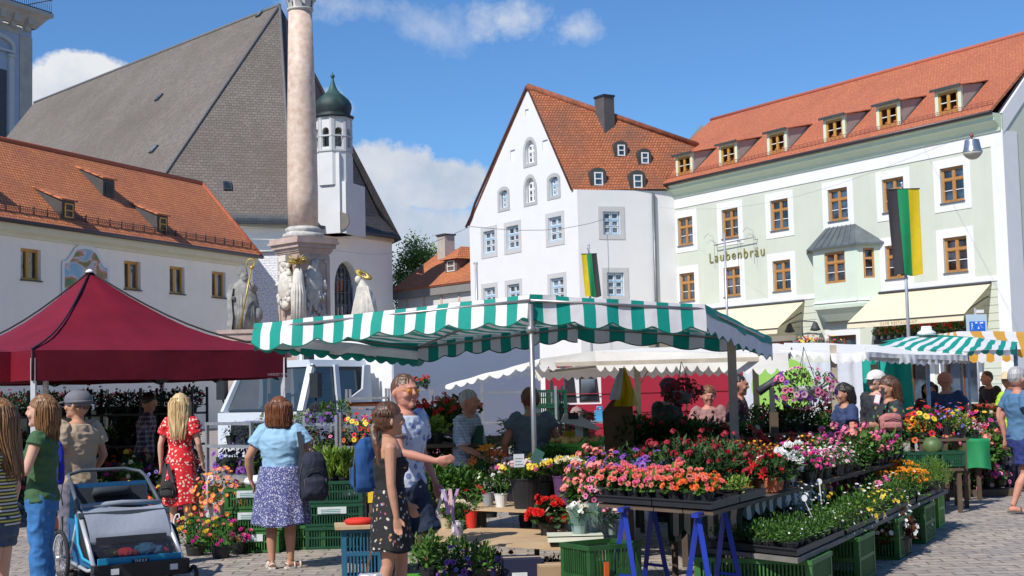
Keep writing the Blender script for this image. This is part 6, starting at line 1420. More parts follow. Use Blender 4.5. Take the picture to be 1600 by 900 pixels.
# ---------------------------------------------------------------- low herb table on crates
def table2():
    z=.42; FL=P(1105,857,z);FR=P(1247,873,z);FAR=P(1482,765,z); U=(FR-FL); L=U.length; U.normalize(); A=FAR-FR; AL=A.length; A.normalize(); BL=FL+A*AL*.93; o=V((FR.x,FR.y,0))
    t=thing('herb_table','low grey board on green crates with herbs and small flowers, right foreground','table',o); m=MB(); n=5
    for k in range(2):
        q=[FL.lerp(FR,k/2+.005),FL.lerp(FR,(k+1)/2-.005),BL.lerp(FAR,(k+1)/2-.005),BL.lerp(FAR,k/2+.005)]; m.face([p-o for p in q]); m.face([p-o-V((0,0,.035)) for p in q][::-1])
        for i in range(4): a,b=q[i]-o,q[(i+1)%4]-o; m.face([a,a-V((0,0,.035)),b-V((0,0,.035)),b])
    m.build('table_top',mat('grey_weathered_board',(.17,.16,.14),.85,.25,3,.3),t)
    rz=math.atan2(A.y,A.x)
    def g(u,a): return FL.lerp(FR,u)+A*a
    for i,(a,lb) in enumerate(((.32,'green crate under the near end of the herb table'),(1.9,'green crate under the herb table, second from the near end'),(3.6,'green crate beneath the middle of the herb table'),(5.0,'green crate beneath the pansies, third along the herb table'))):
        p=g(.5,a); p.z=0; crate(lb,p,rz,.62,L*.94,.38,M_crg)
    p=g(.55,AL-.15); p.z=0; crate('bright green slatted crate closing the far end of the herb table',p,rz+PI/2,.55,.42,.40,M_crl); p2=g(1.02,AL-.05); p2.z=0
    # trays with shaped lips
    for i in range(4):
        a0=.03+i*1.6; m=MB(); M4=Matrix(((U.x,A.x,0,0),(U.y,A.y,0,0),(0,0,1,0),(0,0,0,1))); w,d=L-.05,1.5
        m.box(0,w,0,d,0,.006,0,M4)
        for x0,x1,y0,y1 in ((0,w,0,.012),(0,w,d-.012,d),(0,.012,.012,d-.012),(w-.012,w,.012,d-.012)): m.box(x0,x1,y0,y1,.006,.045,0,M4)
        m.box(-.015,w+.015,-.017,.001,.042,.052,0,M4)
        for k in range(1,7): m.box(.012,w-.012,d*k/7-.004,d*k/7+.004,.03,.044,0,M4)
        ob=m.build('plant_tray',M_black,None); ob.location=g(.03,a0)+V((0,0,.012)); tag(ob,['black herb tray at the near end of the herb table','black tray under the white label stakes on the herb table','black tray under the yellow pansies','black tray under the orange marigolds'][i],'tray')
    Z=V((0,0,.02))
    def fill(a0,a1,n,nr,k,lb,sc=1,u0=.05,u1=.95):
        for i in range(n):
            for j in range(nr): plant(k,g(u0+(u1-u0)*(j+.5)/nr,a0+(a1-a0)*(i+.5)/n)+Z+V((rnd.uniform(-.02,.02),rnd.uniform(-.02,.02),0)),lb,group=lb if n*nr>1 else None,sc=sc*rnd.uniform(.9,1.12))
    fill(.02,.75,4,5,'herb','bushy green herb in the front tray of the herb table',1.0)
    fill(.75,1.35,3,3,'herb_dark','dark lilac-budded herb behind the front herbs',1.05,0,.55)
    fill(.75,1.35,3,2,'herb','bright green herb by the table edge under the leaning stake',1.0,.6,1)
    fill(1.35,2.1,3,2,'alyssum','white-flowering silver alyssum among the label stakes',1.25,0,.5); fill(1.35,2.2,3,2,'trailing','variegated plant trailing over the near table edge',.8,.55,1.02)
    fill(2.1,2.7,2,2,'snapdragon','yellow snapdragon behind the pansies',1.2,0,.5); fill(2.2,3.9,6,2,'pansy','small yellow pansy hanging over the herb table edge',1.15,.5,1.03)
    fill(2.8,3.5,2,2,'geranium_pink','pink geranium in the middle of the herb table',.85,0,.45); fill(3.5,3.9,2,1,'geranium_red','red geranium beside the number label',.85,.1,.5); fill(3.8,4.4,2,2,'geranium_pink','pink geranium behind the red one on the herb table',.8,.2,.9)
    fill(3.9,5.2,4,3,'trailing','leafy trailing plant with white dots near the marigolds',1.1,.1,1.03)
    fill(4.7,5.7,4,2,'marigold','orange marigold near the far end of the herb table',1.1,.35,.98); fill(4.7,6.0,3,1,'herb_lime','lime-green herb behind the marigolds',1.1,0,.3)
    fill(5.8,6.5,2,3,'feathery','feathery bright green plant over the far crate',1.05,.1,1.1); fill(5.9,6.2,1,1,'grass','tall thin grass at the far end of the herb table',1.1,.1,.3)
    PG=P(1351,764,.52); 
    for (px,py,h,ln,lb) in ((1205,823,.16,(0,0),'short white round stake among the near herbs'),(1228,818,.16,(-.08,0),'broad white stake in the middle of the near herbs'),(1236,806,.22,(.14,0),'white stake leaning right behind the near herbs'),(1241,808,.3,(0,0),'tall white stake over the white alyssum'),(1275,821,.2,(-.42,0),'white stake leaning left at the table edge'),(1285,803,.26,(-.06,0),'thin pale stake beside the yellow snapdragons'),(1351,764,.16,(0,0),'white number disc standing over the red geranium'),(1347,782,.08,(-.3,0),'short tilted stake below the number disc'),(1430,735,.15,(-.16,0),'white stake beside the orange marigolds'),(1500,725,.08,(0,0),'small white tag in the feathery greens'),(1385,735,.12,(-.3,0),'small tilted tag among the trailing plants'),(1370,725,.1,(-.3,0),'small pale tag behind the trailing plants')):
        so_=stake(P(px,py,.52),lb,h,ln)
    # plants on the ground by the crates
    g2=P(1404,868,0); plant('begonia_bronze',g2,'dark-leaved white begonia on the paving beside the herb table',sc=1.7,group='dark begonias on the paving'); plant('begonia_bronze',P(1370,872,0),'dark-leaved white begonia on the paving beside the herb table',sc=1.5,group='dark begonias on the paving'); plant('silver',P(1428,846,0),'silver-leaved plant on the paving behind the dark begonias',sc=1.8)
    plant('begonia_bronze',P(1395,850,0),'dark-leaved white begonia on the paving beside the herb table',sc=1.4,group='dark begonias on the paving')
table2()
# ---------------------------------------------------------------- central bench
def bouquet(label,p,kind,bucket=None,h=.36,sc=1,name='flower_bouquet'):
    t=thing(name,label,'bouquet',p); r,hh,nb=(.11,.30,M_black) if bucket is None else bucket
    m=MB(); m.lathe([(r*.72,0),(r*.98,hh*.95),(r*1.04,hh*.96),(r*1.04,hh),(r*.92,hh),(r*.6,.04)],18,0,cap=(1,1),sm=False); m.build('bucket',nb,t)
    rr=random.Random(int(p[0]*100+p[1]*37)); f=MB(); b=MB(); ms=[]
    cols,form,fs,n=kind
    for c in cols: ms+= [FM[c],FM['eye']]
    for k in range(n):
        d=rdir(rr,.15); tip=V((d.x*r*1.7*sc,d.y*r*1.7*sc,hh+h*.45+d.z*h*.5)); f.tube([(d.x*r*.4,d.y*r*.4,hh*.8),tip],[.004,.003],4,0,False)
        for q in range(5): z=rr.uniform(.3,.95); pz=V((d.x*r*.5,d.y*r*.5,hh*.8)).lerp(tip,z); leaf(f,pz,rdir(rr,-.2),V((0,0,1)),.09,.32)
        i=rr.randrange(len(cols)); bloom(b,tip,d+V((0,-.3,.5)),fs*rr.uniform(.8,1.2),form,rr,i*2,i*2+1)
    f.build('foliage',LM['mid'],t); b.build('blossoms',ms,t); return t
def centre():
    # lower bench with raw board
    a=P(672,842,.42); b=P(905,858,.42); c=P(885,826,.42); d=P(690,824,.42)
    def board(lab,pts,z,th,mt,legs=True,extra=0):
        o=V((pts[0].x,pts[0].y,0)); t=thing('display_bench',lab,'bench',o); m=MB(); q=[p-o for p in pts]; m.face(q); m.face([p-V((0,0,th)) for p in q][::-1])
        for i in range(4): x,y=q[i],q[(i+1)%4]; m.face([x,x-V((0,0,th)),y-V((0,0,th)),y])
        m.build('board',mt,t)
        if legs:
            for p in q: m=MB(); w=p*.96+(sum(q,V())/4)*.04; m.bar((w.x,w.y,0),(w.x,w.y,z-th),.04); m.build('leg',M_boardd,t)
        return t
    board('raw wooden bench with white and red flower pots at the front of the stand',[a,b,c,d],.42,.022,M_board)
    e=P(735,794,.60);f=P(905,801,.60); g_=f+V((-.1,1.0,0)); h=e+V((-.1,1.0,0)); board('upper wooden shelf carrying wrapped plants and flower buckets',[e,f,g_,h],.60,.022,M_board)
    plant('foliage',P(715,838,.42),'white pot with pale roses at the front of the wooden bench',sc=.62,pot=pot_mesh(.085,.19,PM['white'])); 
    def pot_b(label,p,cols,form,fs,n,r,hh,mt,h,sc=1): return bouquet(label,p,(cols,form,fs,n),(r,hh,mt),h,sc,'potted_flower')
    pot_b('cream roses in a white enamel pot on the wooden bench',P(715,838,.42)+V((0,0.01,.0)),['cream','pale'],'ball',.036,9,.062,.14,PM['white'],.16,1.3)
    pot_b('glossy plant in a red pot behind the white pot',P(736,826,.42)+V((0,.05,0)),['red'],'lily',.04,5,.06,.16,PM['redp'],.24,1.2)
    pot_b('pale roses in a kraft paper pot left of the white pot',P(697,826,.42),['pale','cream'],'ball',.03,8,.055,.1,PM['paper'],.18,1.2)
    plant('begonia_red',P(858,836,.42),'bright red begonia in a black pot on the white-edged tray',sc=1.12)
    # tray of cellophane-wrapped carnations
    m=MB(); q=P(895,851,.43); m.box(-.19,.23,-.13,.17,0,.012); m.box(-.2,.24,-.14,-.12,.0,.045,0); m.box(-.2,.24,-.14,.18,.036,.046,0)
    o=m.build('flower_tray',mat('white_tray_plastic',(.74,.76,.60),.35,.04,5),None); o.location=q+V((0,.06,.03)); tag(o,'white flat tray with wrapped carnations at the right end of the bench','tray')
    m=MB(); m.box(-.18,.22,-.12,.16,-.03,0); o=m.build('flower_tray',M_black,None); o.location=q+V((0,.06,.03)); tag(o,'black tray stacked under the white flower tray','tray')
    cel,nt,bs=_nt('cellophane'); bs.inputs['Base Color'].default_value=(.35,.55,.50,1); bs.inputs['Alpha'].default_value=.35; bs.inputs['Roughness'].default_value=.1
    for i,(px,py,cs,lb) in enumerate(((905,842,['white','cream'],'white carnations in clear wrap on the tray'),(932,838,['pale','pink'],'pink carnations in clear wrap on the tray'),(955,836,['pale'],'pale wrapped carnations at the tray corner'))):
        t=pot_b(lb,P(px,py,.47)+V((0,.04,0)),cs,'cluster',.032,9,.055,.1,PM['grey'],.18,1.0); m=MB(); m.lathe([(.05,0),(.07,.14),(.10,.27)],9,0,cap=(0,0),sm=False); m.build('cellophane_wrap',cel,t)
    # buckets on the upper shelf
    pot_b('tall black bucket of pink and cream carnations on the upper shelf',P(822,796,.60)+V((0,.12,0)),['mag','cream','pale','yellow'],'cluster',.034,34,.14,.27,PM['black'],.16,1.15)
    pot_b('purple bucket of white and yellow roses on the upper shelf',P(883,796,.60)+V((0,.12,0)),['white','yellow','cream'],'ball',.05,16,.10,.29,PM['purp'],.16,1.2)
    pot_b('white paper-wrapped pot with trailing plant on the upper shelf',P(783,792,.60),['white'],'ball',.028,6,.062,.12,PM['white'],.2,.9)
    pot_b('cream wrapped pot on the upper shelf left of the white one',P(763,790,.60)+V((0,.02,0)),['cream'],'tiny',.02,6,.06,.12,PM['grey'],.24,.9)
    # tall bouquets behind
    for px,py,z,cs,fm,fs,n,h,sc,lb in ((763,770,.75,['amber','orange'],'lily',.085,16,.46,1.0,'tall orange lilies in a bucket behind the upper shelf'),(727,765,.75,['white'],'tiny',.012,60,.5,1.3,'white gypsophila sprays in a bucket behind the lilies'),(700,775,.6,['mag'],'tiny',.015,24,.62,1.5,'leafy greens with magenta tips in a dark bucket'),(676,765,.6,['mag','pink'],'cluster',.03,16,.5,1.4,'magenta blooms beside the outstretched hand'),(806,765,.8,['pale','mag','white'],'cluster',.032,26,.3,1.4,'pale carnations behind the white price sign'),(855,758,.8,['yellow'],'ball',.045,16,.34,1.3,'yellow roses in a bucket beside the post'),(905,750,.8,['red','dred'],'ball',.05,18,.34,1.3,'dark red roses in a bucket right of the yellow ones'),(925,748,.8,['white','cream','yellow'],'ball',.055,10,.30,1.3,'white and yellow roses in front of the dark counter'),(780,765,.6,['orange'],'tiny',.02,12,.5,1.4,'green filler branches right of the orange lilies')):
        bouquet(lb,V((P(px,py,z-.15).x,P(px,py,z-.15).y+.3,z-.43)),(cs,fm,fs,n),None,h,sc)
    for k in range(6): plant('geranium_salmon',P(905+(k%3)*17,(800,776)[k//3],.62),'tall salmon-red geranium beside the front begonia tray',group='salmon geraniums left of the begonia tray',sc=1.0)
    for k in range(3): plant('petunia_pink',P(925+k*11,784-k*5,.74),'magenta-pink petunia against the begonia tray',group='magenta petunias against the begonia tray',sc=.75)
    for k in range(4): plant('petunia_purple',P(915+k*24,757,.84),'purple carnation-like pot behind the pink begonias',group='purple pots behind the pink begonias',sc=.9)
    # price signs
    for px,py,rot,lb in ((811,730,0,'white handwritten price sign standing in the carnations'),(835,722,.5,'tilted green-framed price card beside the metal post')):
        m=MB(); m.box(-.045,.045,-.003,.003,0,.11); m.box(-.035,.035,-.0045,-.003,.02,.024,1); m.box(-.035,.02,-.0045,-.003,.045,.049,1); m.box(-.035,.03,-.0045,-.003,.07,.074,1); o=m.build('price_sign',[M_card if rot==0 else mat('green_slate_card',(.05,.14,.12),.4,.1,4),M_zinc],None); o.location=at(px,py,11.9); o.rotation_euler=(0,rot,.2); tag(o,lb,'price sign')
    # ribbons hanging by the bench
    m=MB(); rr=random.Random(4)
    for k in range(7):
        x=rr.uniform(-.07,.1); m.grid([[V((x+.012*w+.04*math.sin(z*9+k),.02*k,-z)) for w in (-1,1)] for z in [j*.04 for j in range(int(6+rr.random()*5))]],k%3)
    o=m.build('ribbon_bundle',[FM['lilac'],FM['pale'],FM['white']],None); o.location=at(697,765,11.4); tag(o,'lilac, pink and white ribbons hanging at the left of the bench','ribbons')
    # right end crate, cartons and pots under the bench
    p=P(928,905,0) if 0 else V((.62,10.75,0)); crate('green crate with orange sticker standing on end right of the bench',p,R(30),.46,.40,.50,mat('dull_green_crate_plastic',(.02,.085,.02),.5,.3,5),card=False)
    q=MB(); q.box(-.02,.02,-.004,.004,0,.1); o=q.build('sticker',mat('orange_sticker',(.75,.12,.01),.6,.05,4),None); o.parent=bpy.data.objects[[x.name for x in bpy.data.objects if x.get('label','').startswith('green crate with orange')][0]]; o.location=(-.10,-.225,.28)
    for i,(x,y,w,d,h,mt,lb) in enumerate(((.28,11.1,.26,.3,.3,(.40,.27,.15),'brown carton under the bench beside the green crate'),(.02,11.3,.3,.3,.34,(.010,.013,.045),'dark blue carton in the shade under the bench'),(-.3,11.5,.25,.25,.22,(.28,.18,.1),'small brown carton deep under the bench'))):
        m=MB(); m.box(-w/2,w/2,-d/2,d/2,0,h); m.box(-w/2,w/2,-.02,.02,h,h+.003,1); m.box(-w*.3,w*.1,-d/2-.003,-d/2,h*.4,h*.7,2); o=m.build('carton',[mat('carton_%d'%i,mt,.85,.1,4),PM['paper'],M_card],None); o.location=(x,y,0); o.rotation_euler=(0,0,.1); tag(o,lb,'carton')
    crate('green crate of purple and white primroses at the left foot of the bench',V((-.62,11.2,0)),.1,.6,.4,.22,M_crl)
    for k in range(6): plant('petunia_purple' if k in(1,5) else 'foliage',V((-.75+.2*(k%3)+.05,11.05+.2*(k//3),.2)),'purple primrose in the green crate below the bench' if k in(1,5) else 'green leafy pot in the crate below the bench',group='primroses in the crate below the bench' if k in(1,5) else 'leafy pots in the crate below the bench',sc=.85)
    for k in range(4): plant('foliage_dark',V((-.2+.25*k,11.9,.0)),'dark leafy pot stored under the bench',group='leafy pots stored under the bench',sc=.8)
    # blue crate with boxes left of the couple
    p=V((-1.42,12.9,0)); crate('blue crate standing on end left of the couple',p,R(8),.36,.4,.46,M_crb); 
    m=MB(); m.box(-.3,.3,-.24,.24,0,.025); o=m.build('wooden_board',M_board,None); o.location=p+V((.06,0,.462)); o.rotation_euler=(0,0,R(8)); tag(o,'short board lying on the upright blue crate','board')
    m=MB(); m.lathe([(.12,0),(.14,.03),(.11,.05),(.02,.06)],12); o=m.build('red_cloth_bundle',mat('red_cloth',(.60,.03,.015),.8,.1,5),None); o.location=p+V((-.02,0,.488)); tag(o,'red folded cloth on the board over the blue crate','cloth bundle')
    m=MB(); m.box(-.12,.14,-.12,.12,0,.1); m.box(-.13,.15,-.13,.13,.1,.26,1); o=m.build('stacked_bags',[M_boardd,mat('yellow_bag',(.72,.50,.01),.6,.1,4)],None); o.location=p+V((.16,.45,.55)); tag(o,'yellow bag on a brown box behind the couple','bag')
    m=MB(); m.box(-.13,.15,-.11,.14,0,.55); o=m.build('support_box',M_boardd,None); o.location=p+V((.16,.46,0)); tag(o,'dark box carrying the yellow bag behind the couple','box')
centre()
# ---------------------------------------------------------------- left group
def leftside():
    # crates round the orange calibrachoa
    crate('green crate on edge supporting the white bowl of orange flowers',P(325,868,0)*V((1,1,0))+V((-.0,.5,0)),R(4),.62,.4,.36,M_crg)
    pc=V((P(325,868,0).x,P(325,868,0).y+.42,.372))
    plant('calibrachoa',pc,'white bowl of orange and pink calibrachoa on a green crate',sc=1.12,var=0)
    c0=P(392,866,0); c0=V((c0.x,c0.y+.3,0))
    for k in range(3): crate(['lowest green crate of the stack beside the woman in the blue skirt','middle green crate of the stack beside the woman in the blue skirt','top green crate of the stack under the white bag'][k],c0+V((.02*(k%2),.0,.232*k)),R(-4+3*k),.6,.42,.225,M_crg if k else M_crg,card=True)
    m=MB(); m.ball((0,0,.05),.15,12,0,.45,.8); m.ball((.12,.03,.04),.1,10,0,.5); o=m.build('white_bag',mat('white_plastic_film',(.75,.76,.78),.4,.05,9,.5),None); o.location=c0+V((.02,0,.70)); tag(o,'crumpled white plastic bag on the stack of green crates','bag')
    for i,(px,py,k,sc) in enumerate(((305,868,'zinnia_wild',1.15),(345,872,'zinnia_wild',1.1),(372,866,'magenta_dip',1.1),(322,862,'magenta_dip',1.0))): plant(k,P(px,py,0),['yellow and pink bedding pot on the ground below the white bowl','pink and yellow bedding pot on the ground in front of the crates','magenta flower pot on the ground against the crate stack','magenta flower pot behind the bedding pots'][i],sc=sc)
    # crates and white carton behind the woman
    crate('open dark green crate on the paving right of the woman with the backpack',V((P(500,858,0).x,P(500,858,0).y+.3,0)),R(6),.6,.42,.3,M_crg); crate('green crate directly behind the skirt of the woman with the backpack',V((P(470,862,0).x,P(470,862,0).y+.4,0)),R(-4),.5,.42,.26,M_crg)
    p=P(537,850,0); m=MB(); w,d,h=.5,.34,.22
    for x0,x1,y0,y1 in ((-w/2,w/2,-d/2,-d/2+.01),(-w/2,w/2,d/2-.01,d/2),(-w/2,-w/2+.01,-d/2,d/2),(w/2-.01,w/2,-d/2,d/2)): m.box(x0,x1,y0,y1,0,h)
    m.box(-w/2,w/2,-d/2,d/2,0,.01); m.prism([(-.2,h*.5),(.08,h*.5),(.12,h+.24),(.06,h+.2),(0,h+.26),(-.1,h+.18),(-.2,h+.24)],-.02,.0)
    o=m.build('white_carton',mat('white_carton_board',(.60,.60,.58),.8,.05,3),None); o.location=V((p.x,p.y+.2,0)); o.rotation_euler=(0,0,R(10)); tag(o,'white open carton with crumpled paper on the paving left of the couple','carton')
    for i in range(3):
        crate(['dark crate at the foot of the corn-like seedlings','dark middle crate under the tall seedlings','dark top crate holding the tall seedlings'][i],V((-2.0,15.6,.245*i)),R(3),.62,.44,.24,M_crd,card=i in(1,3))
    for i in range(6): plant('tall_leaf',V((-2.18+.15*(i%3),15.5+.18*(i//3),.68)),'tall lime-green seedling in the dark crate behind the backpack',group='tall seedlings behind the backpack',sc=.85)
    for i in range(10): plant('tomato',V((-2.9+.22*(i%5),16.1+.3*(i//5),.55)),'leafy green vegetable plant behind the woman in blue',group='leafy plants behind the woman in blue',sc=.8)
    m=MB(); m.box(-.9,.5,-.35,.45,.0,.55); o=m.build('plant_stand',M_boardd,None); o.location=(-2.6,16.2,0); tag(o,'dark board stand under the leafy plants','stand')
    # steel rack with blue and purple petunias
    z=[.35,.82,1.18,1.42]
    a=at(323,600,16.6); b=at(392,600,15.9); rack('steel plant trolley of blue and purple flowers left of the woman in blue',a,b,.6,[.35,.78,1.12,1.38],1.38)
    U=(b-a); U.z=0; N=V((-U.y,U.x,0)).normalized()
    def onr(a,b,z,d0,d1,n,nr,k,lb,sc=1):
        a=V((a.x,a.y,z)); b=V((b.x,b.y,z)); nn=V((-(b-a).y,(b-a).x,0)).normalized()
        for i in range(n):
            for j in range(nr): plant(k,a.lerp(b,(i+.5)/n)+nn*(d0+(d1-d0)*(j+.5)/nr),lb,group=lb,sc=sc*rnd.uniform(.9,1.1))
    onr(a,b,1.12,.05,.55,2,2,'lobelia_blue','blue lobelia on the upper shelf of the steel trolley',1.05); onr(a,b,.78,.05,.55,2,2,'petunia_purple','purple petunia on the middle shelf of the steel trolley',1.25); onr(a,b,.35,.05,.55,2,2,'lobelia_blue','violet-blue lobelia on the lower shelf of the steel trolley',1.35)
    a=at(400,600,17.5); b=at(462,600,17.2); onr(a,b,1.12,.0,.4,3,2,'ivy','ivy pot with mottled leaves behind the woman in blue',1.2); onr(a,b,.8,0,.4,3,2,'ivy','trailing ivy on the lower board behind the woman in blue',1.4)
    m=MB(); m.box(-.15,1.0,-.05,.5,1.08,1.11); m.box(-.15,1.0,-.05,.5,.76,.79); m.box(-.15,-.1,-.05,.5,0,1.08); m.box(.95,1.0,-.05,.5,0,1.08); o=m.build('shelf_stand',M_steel,None); o.location=(a.x+.05,a.y-.02,0); tag(o,'steel shelf carrying ivy pots behind the woman in blue','shelf')
    a=at(475,600,17.2); b=at(525,600,17.0); rack('steel plant trolley with pansies beside the parked truck',a,b,.6,[.5,1.0,1.33],1.42); onr(a,b,1.33,.1,.5,2,1,'foliage','green pot on top of the trolley near the truck door',.7); onr(a,b,1.0,.05,.55,2,2,'petunia_pink','pink petunia with mauve eye on the trolley near the truck',1.0); onr(a,b,1.33,-.05,.1,2,1,'petunia_purple','purple-white pansy on top of the trolley near the truck',.6)
    a=at(532,600,17.0); b=at(590,600,16.6); rack('steel plant trolley with red and yellow petunias behind the couple',a,b,.55,[.5,1.05],1.45); onr(a,b,1.05,.0,.5,2,2,'petunia_mix','red, yellow and magenta petunia mix on the trolley behind the couple',1.0)
    # grey kerb-stones seen below
    for i in range(3):
        m=MB(); m.box(-.17,.17,-.1,.1,0,.3); o=m.build('stone_planter',mat('grey_rock',(.20,.20,.20),.9,.3,6,.6),None); o.location=at(492+i*22,600,18.6)*V((1,1,0))+V((0,0,.72)); tag(o,'rough grey stone planter beside the trolley','planter','rough grey stone planters')
    m=MB(); m.box(-.6,.8,-.15,.2,0,.72); o=m.build('low_wall_stand',M_boardd,None); o.location=at(505,600,18.6)*V((1,1,0)); tag(o,'dark stand under the rough stone planters','stand')
    # shaded racks below the burgundy tent
    for i,(x0,x1,Y) in enumerate(((-40,130,22.0),(140,300,22.4))):
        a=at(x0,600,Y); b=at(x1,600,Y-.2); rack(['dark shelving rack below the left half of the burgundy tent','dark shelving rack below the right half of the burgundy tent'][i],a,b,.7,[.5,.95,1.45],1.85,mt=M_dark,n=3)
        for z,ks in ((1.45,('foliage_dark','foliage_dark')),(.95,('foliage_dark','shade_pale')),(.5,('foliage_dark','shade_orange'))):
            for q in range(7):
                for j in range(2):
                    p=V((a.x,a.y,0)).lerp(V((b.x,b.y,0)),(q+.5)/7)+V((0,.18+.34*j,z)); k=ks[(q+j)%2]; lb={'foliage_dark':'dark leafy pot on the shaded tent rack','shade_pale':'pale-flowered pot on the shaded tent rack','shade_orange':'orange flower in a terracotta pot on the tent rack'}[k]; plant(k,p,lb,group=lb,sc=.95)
    for i in range(20):
        px=60+i*13.5; Y=20.2-.4*(i%3); k=('shade_orange','foliage_dark','petunia_purple','shade_pale','magenta_dip')[(i*3)%5]
        lb={'shade_orange':'orange flower in a terracotta pot on the low tent bench','foliage_dark':'dark leafy pot on the low tent bench','petunia_purple':'purple petunia on the low tent bench','shade_pale':'pale-flowered pot on the low tent bench','magenta_dip':'magenta flower on the low tent bench'}[k]
        plant(k,at(px,600,Y)*V((1,1,0))+V((0,0,.42)),lb,group=lb,sc=1.15)
        if i%2==0: plant('shade_orange' if i%4 else 'foliage_dark',at(px,600,Y-1)*V((1,1,0))+V((0,0,.02)),'leafy pot on the ground under the tent' if i%4==0 else 'terracotta pot on the ground under the tent',group='leafy pots on the ground under the tent' if i%4==0 else 'terracotta pots on the ground under the tent',sc=1.3)
    m=MB(); a=at(50,600,20.1); b=at(330,600,19.8); m.box(0,(b-a).x,-.45,.45,.36,.4)
    for x in (.05,1.2,(b-a).x-.1): m.box(x,x+.05,-.4,.4,0,.36)
    o=m.build('low_bench',M_boardd,None); o.location=(a.x,a.y,0); tag(o,'low dark bench of flower pots under the burgundy tent','bench')
    a=at(-60,600,23.3); b=at(302,600,23.0); m=MB(); m.grid([[V(a.lerp(b,k/30).xy.to_3d())+V((0,.04*math.sin(k*1.7+z),z)) for k in range(31)] for z in (.05,.6,1.1,1.52)]); o=m.build('rear_shade_sheet',mat('tent_shade_black',(.012,.018,.014),.7,.2,3,.2),None); tag(o,'black-green sheet added for the deep shade at the back of the burgundy tent','tarpaulin')  # dark sheet added so the back of the tent reads as deep shade
leftside()
